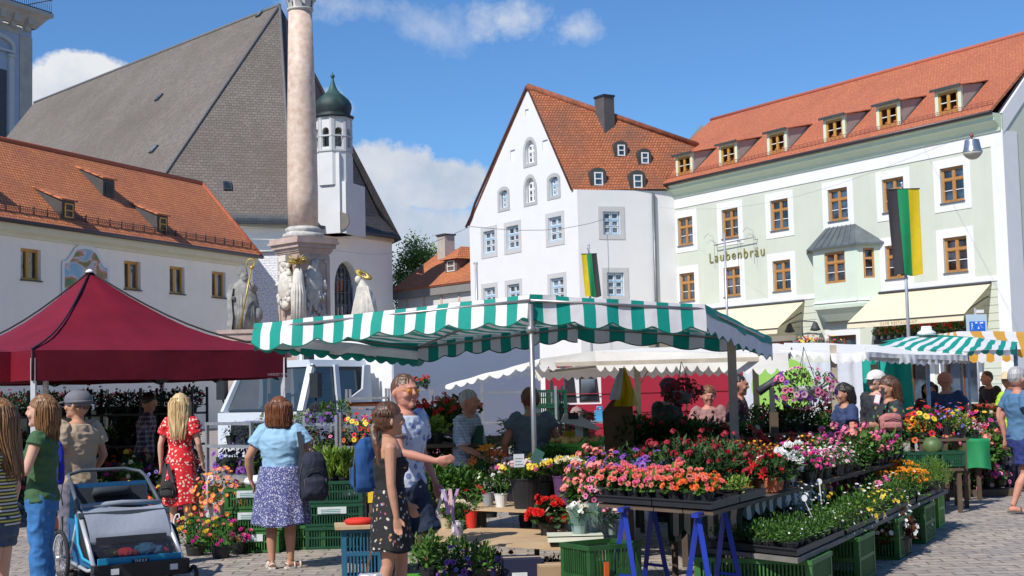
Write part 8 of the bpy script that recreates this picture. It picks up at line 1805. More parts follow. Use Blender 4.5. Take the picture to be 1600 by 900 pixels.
        e=MB(); e.ball(s.hc+s.hM@V((0,-.098,-.058)),.02,8,0,.35,.4); s.add(e,'lips',mat('lip_tone',(.40,.13,.11),.5,.1,5),parent=s.bodyo,rm=False)
    def top(s,mt,z0=.86,sleeve=.5,ex=.016,name='shirt',loose=0,zn=1.455,wr=(.015,6,9),flare=0,strap=False):
        m=MB(); s.torso(m,z0,zn,ex)
        if flare: m.loft([((0,s.L(1.1),1.12),.15*s.g+ex,.11*s.g+ex),((0,s.L(.95),.95),.18*s.g+ex+flare,.135*s.g+ex+flare),((0,s.L(z0),z0-.02),.185*s.g+ex+flare,.14*s.g+ex+flare)],22)
        if sleeve:
            for q in(-1,1):
                e,w,hd=s.arm[q]; S_=s.sh[q]; full=1+(s.g-1)*.6
                m.ball(S_+V((-q*.01,0,-.005)),.062*full+ex,10)
                if sleeve<=1: E=lerp(S_,e,sleeve); m.tube([S_-V((q*.03,0,0)),lerp(S_,E,.5),E],[.06*full+ex,.058*full+ex,.055*full+ex+.008],12)
                else: E=lerp(e,w,sleeve-1); m.tube([S_-V((q*.03,0,0)),lerp(S_,e,.6),e,E],[.06*full+ex,.052*full+ex,.044+ex,.036+ex],12)
        if strap:
            for q in(-1,1): m.tube([(q*.08,s.L(1.38)-.1,1.34),(q*.09,s.L(1.45),1.465),(q*.075,s.L(1.38)+.09,1.36)],.011,6)
        return s.add(m,name,mt,vox=max(s.vox,.009),smooth=3,wr=wr)
    def pants(s,mt,ln=1.0,ex=.016,name='trousers',z1=.96,loose=.0,wr=(.016,7,7),straight=0):
        m=MB(); g=s.g; s.torso(m,.80,z1,ex)
        for q in(-1,1):
            k,a,f=s.leg[q]; H=V((q*.088*g,0,.90)); gl=1+(g-1)*.5
            if ln<=1: E=lerp(H,k,ln); m.tube([H,lerp(H,E,.5),E],[.092*gl+ex,.087*gl+ex+loose*.5,.075*gl+ex+loose],14)
            else: E=lerp(k,a,min(ln-1,1)); m.tube([H,lerp(H,k,.4),k,lerp(k,E,.5),E],[.092*gl+ex,.084*gl+ex,.062*gl+ex+loose*.6,.058+ex+loose,.05+ex+loose],14)
        return s.add(m,name,mt,vox=max(s.vox,.009),smooth=3,wr=wr)
    def skirt(s,mt,z0,z1,r0,r1,name='skirt',folds=9,amp=.06,sway=(0,0)):
        m=MB(); n=56; rows=[]
        for j in range(15):
            t=j/14; z=z1+(z0-z1)*t; r=(r0+(r1-r0)*t**.8); rows.append([V((sway[0]*t+math.cos(2*PI*k/n)*r*s.g*(1+amp*t*math.sin(folds*2*PI*k/n+t*1.3+math.sin(k*.5))),sway[1]*t+s.L(z)+math.sin(2*PI*k/n)*r*.78*s.g*(1+amp*t*math.sin(folds*2*PI*k/n+t)),z+.012*t*math.sin(3*2*PI*k/n))) for k in range(n)])
        m.grid(rows,0,True,True,(1,0)); m.grid([[p*.97+V((0,0,z1*.03*0)) for p in r] for r in rows[::-1]][:1]+[[V((p.x*.96,p.y*.96,p.z)) for p in r] for r in rows[::-1]][:14],0,True,True)
        return s.add(m,name,mt,rm=False)
    def hair(s,kind,style,extra=None):
        m=MB(); M=lambda x,y,z:s.hc+s.hM@V((x,y,z))
        def ball(x,y,z,r,sz=1,sy=1): m.ball(M(x,y,z),r,14,0,sz,sy,s.hM)
        if style=='short': ball(0,.02,.03,.100,1.14,1.08); 
        elif style=='crop': ball(0,.024,.028,.0965,1.15,1.1)
        else:
            ball(0,.02,.025,.107,1.16,1.1)
            if style=='bob': m.loft([(M(0,.03,.05),.112,.11),(M(0,.03,-.04),.125,.115),(M(0,.035,-.11),.128,.11),(M(0,.035,-.15),.11,.095)],18)
            if style=='long':
                m.loft([(M(0,.03,.05),.112,.108),(M(0,.04,-.05),.122,.1),(M(0,.06,-.14),.125,.085),(M(0,.085,-.24),.12,.06),(M(0,.095,-.34),.085,.045),(M(0,.10,-.40),.04,.03)],18)
            if style=='shoulder':
                m.loft([(M(0,.03,.05),.112,.11),(M(0,.035,-.05),.120,.108),(M(0,.05,-.14),.118,.09),(M(0,.06,-.21),.09,.06)],18)
            if style=='pony':
                rr=random.Random(2); pts=[M(0,.09,-.02),M(0,.13,-.06)]+[V(p) for p in extra]; 
                for i in range(len(pts)-1):
                    for t in (0,.33,.66): c=lerp(pts[i],pts[i+1],t); m.ball(c+V((.008*math.sin(i*5+t*9),0,0)),.03-.0025*i,8,0,1.1)
                m.tube(pts,[.045,.035]+[.028]*(len(pts)-3)+[.015],10)
            if style=='up': ball(0,.10,.04,.05); ball(0,.02,.025,.107,1.16,1.1)
        st_=MB(); rr=random.Random(len(style)+int(s.hc.y*100))
        if style in('bob','shoulder','long'):
            zl={'bob':-.155,'shoulder':-.23,'long':-.40}[style]
            for k in range(150):
                a=rr.uniform(-.35,PI+.35); r0=.118+rr.uniform(-.004,.006); e=zl*rr.uniform(.75,1.04); yy=lambda z:.03+(.09 if style=='long' else .03)*max(0,-z-.06)/.3
                wd=lambda z:1.0 if z>-.16 else 1.0-(abs(z)-.16)*1.6
                p=[]; ph=rr.uniform(0,6)
                for j in range(7):
                    z=.09+(e-.09)*j/6; q=r0*(.75 if j==0 else 1)*max(.35,wd(z))*(1.05-.0*j)+.005*math.sin(ph+j*1.3); p.append(M(math.cos(a)*q*1.02,yy(z)+math.sin(a)*q*(.9 if z>-.1 else .75),z))
                st_.tube(p,[.003,.0045,.005,.005,.0045,.0035,.001],4,0,False)
        elif style=='pony':
            for k in range(60):
                a=rr.uniform(0,PI); p=[M(math.cos(a)*.11*c_,.02+math.sin(a)*.112*c_,.1-.02*j) for j,c_ in enumerate((.5,.85,1.0,1.02))]; p.append(M(0.01*math.cos(a),.12,-.03)); st_.tube(p,.0035,4,0,False)
        s.strands=st_
        for mm_ in (m,st_):
            for i in range(len(mm_.v)): mm_.v[i]=s.hc+(mm_.v[i]-s.hc)*1.085
        # cut the face free
        me=remesh(m,'hair',HR[kind],.008/s.k,2,wr=(.007,28,5)) 
        bm=bmesh.new(); bm.from_mesh(me); iM=s.hM.inverted(); dl=[]
        for v in bm.verts:
            q=iM@(v.co-s.hc)
            fl_=.068-max(0,abs(q.x)-.05)*.6
            if q.y<-.012+.25*max(0,q.z) and q.z<fl_ and q.z>-.125 and style!='up': dl.append(v)
            elif q.y<-.012 and q.z<fl_-.0 : dl.append(v)
            elif style in('short','crop') and (q.z<-.03-.35*max(0,q.y)*0 and q.y<.03): dl.append(v)
            elif style in('short','crop') and q.z<-.065: dl.append(v)
        bmesh.ops.delete(bm,geom=dl,context='VERTS'); bm.to_mesh(me); bm.free(); s.scale(me); ho=mobj('hair',me,s.t)
        if st_.v: sm_=s.scale(st_.mesh('strands',HR[kind])); mobj('strands',sm_,ho)
        return ho
    def shoe(s,mt,kind='shoe',name='shoe'):
        for q in(-1,1):
            k,a,f=s.leg[q]; fx=V((f.x,f.y,0)).normalized(); b=a+V((0,0,-.045)); m=MB(); sd=V((-fx.y,fx.x,0)); M=Matrix((sd,fx,V((0,0,1)))).transposed()
            z=a.z-.083
            def sole(dz0,dz1,ws): 
                pr=[(-.065,.024),(-.03,.034),(.04,.036),(.11,.045),(.165,.04),(.20,.02)]
                pts=[b+fx*y+sd*w*ws for y,w in pr]+[b+fx*y-sd*w*ws for y,w in pr[::-1]]
                pts=[V((p.x,p.y,0)) for p in pts]; m.face([p+V((0,0,z+dz1)) for p in pts]); m.face([p+V((0,0,z+dz0)) for p in pts][::-1])
                for i in range(len(pts)): c,d=pts[i],pts[(i+1)%len(pts)]; m.face([c+V((0,0,z+dz0)),c+V((0,0,z+dz1)),d+V((0,0,z+dz1)),d+V((0,0,z+dz0))])
            if kind=='shoe':
                m.tube([b-fx*.06,b+V((0,0,.0)),b+fx*.1-V((0,0,.01)),b+fx*.19-V((0,0,.016))],[.038,.046,.04,.024],12); sole(0,.022,1.1)
            else:
                sole(0,.018,1.08)
                for y in ((.03,.10) if kind=='sandal' else (.09,)):
                    c=b+fx*y; m.tube([c+sd*.042-V((0,0,.035)),c+sd*.03+V((0,0,.022)),c-sd*.03+V((0,0,.022)),c-sd*.042-V((0,0,.035))],.010,6)
                if kind=='sandal': m.tube([b-fx*.04+sd*.035,b-fx*.055+V((0,0,.02)),b-fx*.04-sd*.035],.008,6)
            s.add(m,name,mt,rm=False)
    def cap(s,mt,kind='cap'):
        m=MB(); M=lambda x,y,z:s.hc+s.hM@V((x,y,z))
        if kind=='cap':
            m.ball(M(0,.015,.045),.112,16,0,.86,1.12,s.hM); m.loft([(M(0,.02,.045),.112,.125,s.hM),(M(0,.02,.02),.113,.126,s.hM)],20); m.grid([[M(x,-.09-.0*abs(x),.045-abs(x)*.15) for x in (-.07,-.03,0,.03,.07)],[M(x*.9,-.175+abs(x)*.5,.03-abs(x)*.2) for x in (-.07,-.03,0,.03,.07)]])
        else:
            m.loft([(M(0,.01,.045),.19,.2,s.hM),(M(0,.01,.052),.19,.2,s.hM),(M(0,.01,.06),.11,.12,s.hM),(M(0,.01,.12),.10,.11,s.hM),(M(0,.01,.15),.07,.08,s.hM)],22)
        for i in range(len(m.v)): m.v[i]=s.hc+(m.v[i]-s.hc)*1.09
        return s.add(m,'cap' if kind=='cap' else 'straw_hat',mt,rm=False)
def pack(name,label,px,py,Y,rz,mt,w=.28,h=.44,d=.18,cat='backpack',straps=(),tilt=0):
    t=thing(name,label,cat,at(px,py,Y),R(rz)); m=MB()
    m.loft([((0,0,0),w*.42,d*.40),((0,0,h*.08),w*.5,d*.5),((0,0,h*.5),w*.5,d*.5),((0,0,h*.82),w*.45,d*.44),((0,0,h*.96),w*.3,d*.3),((0,0,h),w*.12,d*.12)],20)
    m.loft([((0,-d*.42,h*.08),w*.36,d*.2),((0,-d*.48,h*.16),w*.4,d*.26),((0,-d*.45,h*.42),w*.38,d*.22),((0,-d*.38,h*.48),w*.3,d*.1)],16)
    me=remesh(m,'bag_body',mt,.01,3,wr=(.010,9,6)); mobj('bag_body',me,t)
    q=MB()
    q.tube([(-w*.35,-d*.5,h*.55),(0,-d*.62,h*.68),(w*.35,-d*.5,h*.55)],.006,5); q.build('zip',M_black,t); q=MB(); q.tube([(-.04,0,h*.97),(0,0,h*1.06),(.04,0,h*.97)],.009,6); q.build('loop',M_black,t)
    for sx in (-1,1): q=MB(); q.tube([(sx*w*.49,-d*.12,h*.1),(sx*w*.50,-d*.14,h*.5),(sx*w*.40,-d*.14,h*.8),(0,-d*.16,h*.97)],.007,5); q.tube([(sx*w*.36,-d*.5,h*.12),(sx*w*.38,-d*.5,h*.45)],.006,5); q.build('piping',M_dark,t)
    for i,s_ in enumerate(straps):
        q=MB(); 
        for a,b in zip(s_[:-1],s_[1:]): q.bar(a,b,.045,.012)
        q.build('strap',M_dark,t)
    return t
# --- left group
jeans=plain('blue_denim',(.035,.16,.40),.2); 
p=Person('girl in yellow-black striped T-shirt and denim shorts, cut off by the left edge',-4,9.6,1.66,-92,'fair',vox=.008,female=True,head=(-10,0)); p.top(pattern('striped_jersey','stripes',[(.55,.52,.10),(.04,.04,.04),(.55,.55,.50),(.04,.04,.04)],22),z0=.88,sleeve=.62,ex=.026); p.pants(plain('dark_denim_shorts',(.05,.08,.13),.25),ln=.42,ex=.02,name='shorts',loose=.01); p.hair('ginger','long'); p.shoe(plain('white_canvas_shoe',(.6,.6,.58)))
p=Person('woman in green sleeveless top and bright blue jeans with crossed arms',66,11.6,1.69,-84,'fair',vox=.008,female=True,arms={1:((.25,-.08,1.14),(.08,-.27,1.12),(-1,-.1,.0)),-1:((-.26,-.08,1.13),(-.02,-.27,1.14),(1,-.05,.1))},head=(-5,0)); p.top(plain('moss_green_jersey',(.045,.11,.045)),z0=.88,sleeve=.2,ex=.018); p.pants(jeans,2,ex=.014,loose=.012); p.hair('ginger','shoulder'); p.shoe(plain('dark_shoe',(.03,.03,.03)))
p=Person('man in grey cap and beige T-shirt standing behind the stroller',121,13.5,1.74,-122,'tan',g=1.08,vox=.008,arms={-1:((-.27,.06,1.14),(-.24,-.12,.93),(.1,-.6,-.8)),1:((.28,.04,1.13),(.24,-.16,.94),(-.1,-.6,-.5))},head=(25,0)); p.top(plain('beige_jersey',(.42,.32,.22)),z0=.88,sleeve=.6,ex=.03); p.pants(plain('lilac_grey_trousers',(.16,.15,.19)),2,ex=.02,loose=.02); p.hair('short','short'); p.cap(plain('grey_cap_cloth',(.13,.13,.15),.2)); p.shoe(plain('dark_shoe',(.03,.03,.03)))
pack('shoulder_bag','bright blue bag hanging between the green-top woman and the man in the cap',90,756,12.6,-60,plain('royal_blue_nylon',(.01,.02,.35)),.2,.38,.12,'bag')
floral=pattern('red_floral_dress','spots',[(.62,.012,.02),(.75,.68,.60),(.80,.70,.55),(.75,.5,.3)],26,.33)
p=Person('long-haired blonde woman in a red floral dress seen from behind',281,17.6,1.70,165,'fair',vox=.011,female=True,arms={1:((.27,.02,1.13),(.29,-.02,.88),(0,-.1,-1)),-1:((-.26,.0,1.13),(-.25,-.12,.9),(0,-.3,-.9))},head=(15,0)); p.top(floral,z0=.88,sleeve=.55,ex=.022,name='dress_top'); p.skirt(floral,.38,1.1,.15,.25,'dress_skirt',7,.05); p.hair('blonde','long'); p.shoe(plain('dark_shoe',(.03,.03,.03)))
pack('net_bag','black net bag held by the woman in the red dress',262,778,17.4,0,plain('black_net',(.02,.02,.02)),.2,.2,.1,'bag',straps=(((-.06,0,.18),(-.02,0,.42)),((.06,0,.18),(.0,0,.42))))
p=Person('man in dark checked shirt in the shade of the burgundy tent',225,20.9,1.74,100,'tan',vox=.014,head=(20,15),lean=.1); p.top(pattern('dark_plaid','plaid',[(.05,.03,.06),(.35,.30,.33)],14,.35),sleeve=1.7,ex=.025); p.pants(plain('black_trousers',(.02,.02,.025)),2,ex=.02,loose=.01); p.hair('dark','short'); p.shoe(plain('dark_shoe',(.03,.03,.03)))
# --- woman in blue
p=Person('auburn-haired woman in pale blue T-shirt and dotted skirt seen from behind',437,13.75,1.63,172,'tan',g=1.28,vox=.009,female=True,arms={1:((.34,.03,1.15),(.345,-.06,.91),(-.35,-.25,-.9)),-1:((-.34,.0,1.15),(-.29,-.1,.95),(.2,-.5,-.6))},head=(-8,0),legs={1:((.11,-.01,.50),(.10,.02,.085),(.5,-1,0)),-1:((-.09,-.02,.50),(-.085,-.03,.085),(-.9,-1,0))}); p.top(plain('pale_blue_jersey',(.27,.46,.62),.05),z0=.95,sleeve=.55,ex=.026,wr=(.012,6,9)); p.skirt(pattern('dotted_navy_cotton','spots',[(.07,.08,.22),(.62,.62,.70),(.62,.62,.70)],62,.34),.47,1.06,.17,.245,'skirt',10,.07); p.hair('auburn','bob'); p.shoe(mat('white_sandal',(.66,.60,.54),.5,.1,6),'sandal','sandal')
pack('backpack','black and navy backpack hanging from the shoulder of the woman in blue',490,782,13.6,20,plain('navy_black_nylon',(.014,.017,.035),.3),.27,.47,.2,straps=(((-.1,.02,.08),(-.13,.0,.3),(-.10,.03,.45),(-.12,.06,.66)),))
# --- couple
p=Person('tall man with short hair and yellow-lensed sunglasses in white-blue patterned T-shirt',632,11.4,1.79,62,'ruddy',vox=.008,arms={-1:((-.29,-.14,1.17),(-.20,-.40,1.10),(.15,-1,.12)),1:((.29,.03,1.15),(.28,-.10,.9),(0,-.2,-1))},head=(-22,3),legs={1:((.10,-.12,.50),(.10,-.14,.085),(.1,-1,0)),-1:((-.10,.04,.52),(-.10,.16,.10),(-.1,-1,0))}); p.top(pattern('white_blue_print','spots',[(.55,.60,.70),(.16,.20,.38),(.45,.5,.65),(.20,.25,.42)],13,.42),z0=.86,sleeve=.6,ex=.028,wr=(.011,6,8)); p.pants(plain('navy_shorts_cloth',(.015,.028,.06),.2),ln=.93,ex=.024,name='shorts',loose=.022); p.hair('short','crop'); p.shoe(plain('dark_shoe',(.03,.03,.03)))
g=MB(); M=lambda x,y,z:p.hc+p.hM@V((x,y,z))
for q in(-1,1): g.ball(M(q*.033,-.102,.012),.026,10,0,.75,.3,p.hM); g.tube([M(q*.06,-.09,.018),M(q*.1,.0,.012)],.003,4)
p.add(g,'sunglasses',mat('amber_lens',(.60,.24,.01),.1,.1,4),rm=False)
pack('backpack','bright blue backpack on the back of the tall man',574,768,11.55,-118,plain('cobalt_nylon',(.012,.07,.22),.2),.30,.44,.18,straps=(((-.07,.08,.35),(-.06,.16,.5),(-.05,.3,.52)),))
p=Person('woman with long brown braid in black strappy top and black floral shorts',606,10.35,1.57,98,'tan',vox=.007,female=True,arms={-1:((-.22,.0,1.12),(-.21,-.04,.86),(.05,-.1,-1)),1:((.24,.03,1.13),(.22,-.16,.93),(0,-.5,-.8))},head=(12,0),legs={1:((.09,-.09,.50),(.09,-.10,.085),(.1,-1,0)),-1:((-.09,.03,.5),(-.09,.09,.085),(-.1,-1,0))}); p.top(plain('black_jersey',(.012,.012,.013)),z0=1.0,sleeve=0,ex=.019,zn=1.34,strap=True,name='strappy_top'); p.skirt(pattern('black_floral_cloth','spots',[(.012,.012,.014),(.55,.5,.42),(.45,.28,.10),(.35,.10,.13),(.3,.34,.4)],24,.27),.60,1.08,.165,.225,'floral_shorts',6,.05); p.hair('brown','pony',[(-.09,.10,1.46),(-.10,.08,1.36),(-.11,.05,1.26),(-.11,.03,1.17)]); p.shoe(plain('dark_shoe',(.03,.03,.03)))
t=thing('handbag','silver handbag with brown straps held by the woman with the braid','handbag',at(584,915,10.25)); m=MB(); m.loft([((0,0,-.16),.14,.05),((0,0,0),.16,.06),((0,0,.05),.13,.05),((0,0,.09),.10,.035)],18); mobj('bag_body',remesh(m,'bag_body',mat('silver_leather',(.42,.43,.46),.35,.15,6,.3,metal=.3),.009,2,wr=(.008,14,14)),t)
for a,b in (((-.06,0,.06),(.015,0,.37)),((.07,0,.06),(.05,0,.37))): q=MB(); q.bar(a,b,.014,.01); q.build('strap',mat('brown_strap',(.13,.07,.04),.5,.1,5),t)
# --- behind the counter
p=Person('elderly balding man in checked shirt and green apron behind the bouquets',722,15.6,1.66,68,'ruddy',vox=.011,head=(0,12),lean=.12,arms={-1:((-.25,-.12,1.12),(-.18,-.33,1.0),(0,-1,-.3)),1:((.25,-.1,1.12),(.2,-.33,1.0),(0,-1,-.3))}); p.top(pattern('grey_check','plaid',[(.28,.32,.42),(.55,.58,.66)],30,.3),sleeve=.95,ex=.028,z0=.86); p.pants(plain('black_trousers',(.02,.02,.025)),2,ex=.02); p.hair('grey','crop')
m=MB(); m.grid([[V((x,p.L(z)-.155-.02*math.cos(x*9),z)) for x in [w*q/6 for q in range(-6,7)]] for z,w in ((1.36,.09),(1.2,.14),(1.08,.18),(.9,.2),(.6,.2))]); p.add(m,'apron',plain('green_apron',(.01,.09,.05)),rm=False); p.shoe(plain('dark_shoe',(.03,.03,.03)))
p=Person('broad woman in grey-blue T-shirt with apron strings, back turned, by the metal post',829,15.8,1.66,186,'ruddy',g=1.3,vox=.012,female=True,head=(10,22),lean=.08,arms={1:((.33,-.02,1.13),(.28,-.2,1.0),(-.3,-.8,-.3)),-1:((-.33,-.02,1.13),(-.28,-.2,1.0),(.3,-.8,-.3))}); p.top(plain('slate_jersey',(.12,.155,.20)),sleeve=.45,ex=.026,z0=.86); p.pants(plain('black_trousers',(.02,.02,.025)),2,ex=.02); p.hair('auburn','up'); m=MB(); m.loft([((0,p.L(1.02),1.0),.20,.155),((0,p.L(1.02),1.04),.20,.155)],22); m.tube([(0,.17,1.02),(-.08,.19,.98),(-.03,.18,.9)],.012,5); m.tube([(0,.17,1.02),(.08,.19,.97),(.04,.18,.88)],.012,5); p.add(m,'apron_strings',M_black,rm=False); p.shoe(plain('dark_shoe',(.03,.03,.03)))
def simple(label,px,Y,h,rz,skin,topm,hairk,style='short',g=1,female=False,arms=None,head=(0,0),lean=0,sleeve=.6,cap=None,hz=0,pants=(.03,.03,.05),vox=.013):
    p=Person(label,px,Y,h,rz,skin,g=g,vox=vox,female=female,arms=arms,head=head,lean=lean,hz=hz); p.top(topm,sleeve=sleeve,ex=.026); p.pants(plain('trousers_%d'%int(px),pants),2,ex=.018,loose=.01); p.hair(hairk,style)
    if cap: p.cap(*cap)
    p.shoe(plain('dark_shoe',(.03,.03,.03))); return p
fw={-1:((-.26,-.12,1.14),(-.18,-.36,1.0),(0,-1,-.5)),1:((.26,-.12,1.14),(.18,-.36,1.0),(0,-1,-.5))}
simple('man in brown flat cap and olive shirt bending over the shaded work table',1030,17.7,1.74,50,'tan',plain('olive_shirt',(.05,.06,.04)),'short',arms=fw,head=(0,22),lean=.22,sleeve=1.4,cap=(plain('brown_cap_cloth',(.10,.04,.03)),))
p=simple('woman with apron facing the square between two canopy posts',1106,19.2,1.64,5,'ruddy',plain('pinkish_blouse',(.30,.16,.15)),'auburn','up',g=1.15,female=True,arms={-1:((-.28,-.05,1.12),(-.06,-.24,1.08),(.8,-.3,.3)),1:((.28,-.05,1.12),(.06,-.26,1.10),(-.8,-.3,.3))},head=(0,15))
m=MB(); m.grid([[V((x,-.165,z)) for x in (-w,-w/2,0,w/2,w)] for z,w in ((1.3,.1),(1.1,.15),(.7,.2))]); p.add(m,'apron',plain('dark_apron',(.03,.04,.04)),rm=False)
simple('dark-haired man in maroon shirt behind the wooden canopy post',1146,18.6,1.78,70,'ruddy',plain('dark_maroon_shirt',(.07,.025,.03)),'dark','crop',lean=.1,head=(0,8),sleeve=.9)
simple('dark-haired woman in navy T-shirt working by the white tent wall',1326,18.2,1.63,-75,'tan',plain('navy_tee',(.03,.05,.13)),'dark','bob',female=True,arms=fw,lean=.12,head=(0,12))
p=simple('woman with dark ponytail and floral T-shirt holding a phone, pink bag at her hip',1388,17.0,1.70,-75,'tan',pattern('dark_floral_tee','spots',[(.02,.03,.035),(.10,.22,.12),(.45,.18,.05),(.35,.3,.08)],14,.36),'brown','shoulder',female=True,arms={1:((.25,-.03,1.13),(.15,-.24,1.16),(0,-1,.3)),-1:((-.26,-.05,1.13),(-.1,-.26,1.16),(.1,-1,.3))},head=(0,12),vox=.011)
pack('shoulder_bag','dusty pink shoulder bag on the hip of the woman with the ponytail',1392,672,16.7,10,plain('dusty_pink_leather',(.45,.17,.16)),.30,.2,.12,'bag',straps=(((-.1,.05,.15),(-.03,.1,.5)),))
m=MB(); m.box(-.035,.035,-.004,.004,-.06,.06); m.box(-.03,.03,-.006,-.004,-.05,.05,1); o=m.build('phone',[FM['pink'],M_white],None); o.location=at(1371,623,16.75); o.rotation_euler=(0,R(15),R(-30)); tag(o,'pink-cased phone in the hands of the woman with the ponytail','phone')
simple('man in white cap and dark jacket before the turquoise tarpaulin',1369,19.6,1.80,-60,'fair',plain('charcoal_jacket',(.025,.028,.035)),'grey','short',sleeve=1.8,cap=(plain('white_cap_cloth',(.66,.62,.58)),))
simple('bearded man in navy T-shirt and reddish cap beneath the far canopy',1477,22.5,1.76,-8,'tan',plain('navy_jersey',(.025,.05,.11)),'dark','short',arms={-1:((-.33,-.02,1.16),(-.28,-.2,.98),(0,-.6,-.6)),1:((.33,-.02,1.16),(.28,-.2,.98),(0,-.6,-.6))},g=1.1,head=(0,8),cap=(plain('salmon_cap_cloth',(.50,.22,.16)),))
simple('shadowy shopper in dark clothes beside the bearded man',1452,23.5,1.62,-30,'tan',plain('dark_red_top',(.10,.02,.025)),'brown','bob',female=True)
simple('dark figure leaning over the fruit counter under the yellow canopy',1556,27.5,1.80,-70,'tan',plain('black_shirt',(.02,.02,.022)),'dark','crop',lean=.3,arms=fw,sleeve=1.5)
simple('dark-haired shopper far back at the right edge',1588,28.5,1.76,20,'tan',plain('dark_blue_top',(.03,.04,.07)),'dark','short')
p=simple('person in straw sun hat, sunglasses and lime-green top behind the striding man',1577,21.5,1.73,35,'ruddy',plain('lime_top',(.36,.55,.02)),'grey','short',female=True,head=(-20,0),cap=(mat('straw_weave',(.62,.47,.28),.8,.15,30),'hat')); g=MB()
for q in(-1,1): g.ball(p.hc+p.hM@V((q*.033,-.104,.012)),.026,8,0,.8,.3,p.hM)
p.add(g,'sunglasses',M_black,rm=False)
# --- striding man on the right
p=Person('grey-haired man in blue T-shirt, navy shorts and flip-flops striding at the right edge',1590,17.6,1.78,100,'ruddy',g=1.06,vox=.009,arms={-1:((-.29,.05,1.14),(-.28,-.02,.88),(0,-.1,-1)),1:((.28,.08,1.14),(.27,.05,.89),(0,0,-1))},head=(10,0),legs={-1:((-.10,.02,.50),(-.10,.20,.10),(-.35,-1,0)),1:((.10,-.18,.52),(.10,-.24,.085),(.1,-1,0))}); p.top(plain('denim_blue_jersey',(.075,.17,.30),.07),z0=.84,sleeve=.55,ex=.032,wr=(.012,5,8)); p.pants(plain('navy_sport_shorts',(.015,.03,.14),.15),ln=.8,ex=.03,name='shorts',loose=.02); p.hair('grey','short'); p.shoe(plain('grey_sole',(.10,.10,.10)),'flip','flip_flop')
m=MB(); z0,z1=.60,1.0; m.grid([[V((-.215-.015*t,y,z1+(z0-z1)*t)) for y in (-.06,.0,.05)] for t in (0,.5,1)]); p.add(m,'side_panel',plain('bright_blue_panel',(.01,.10,.50)),rm=False)
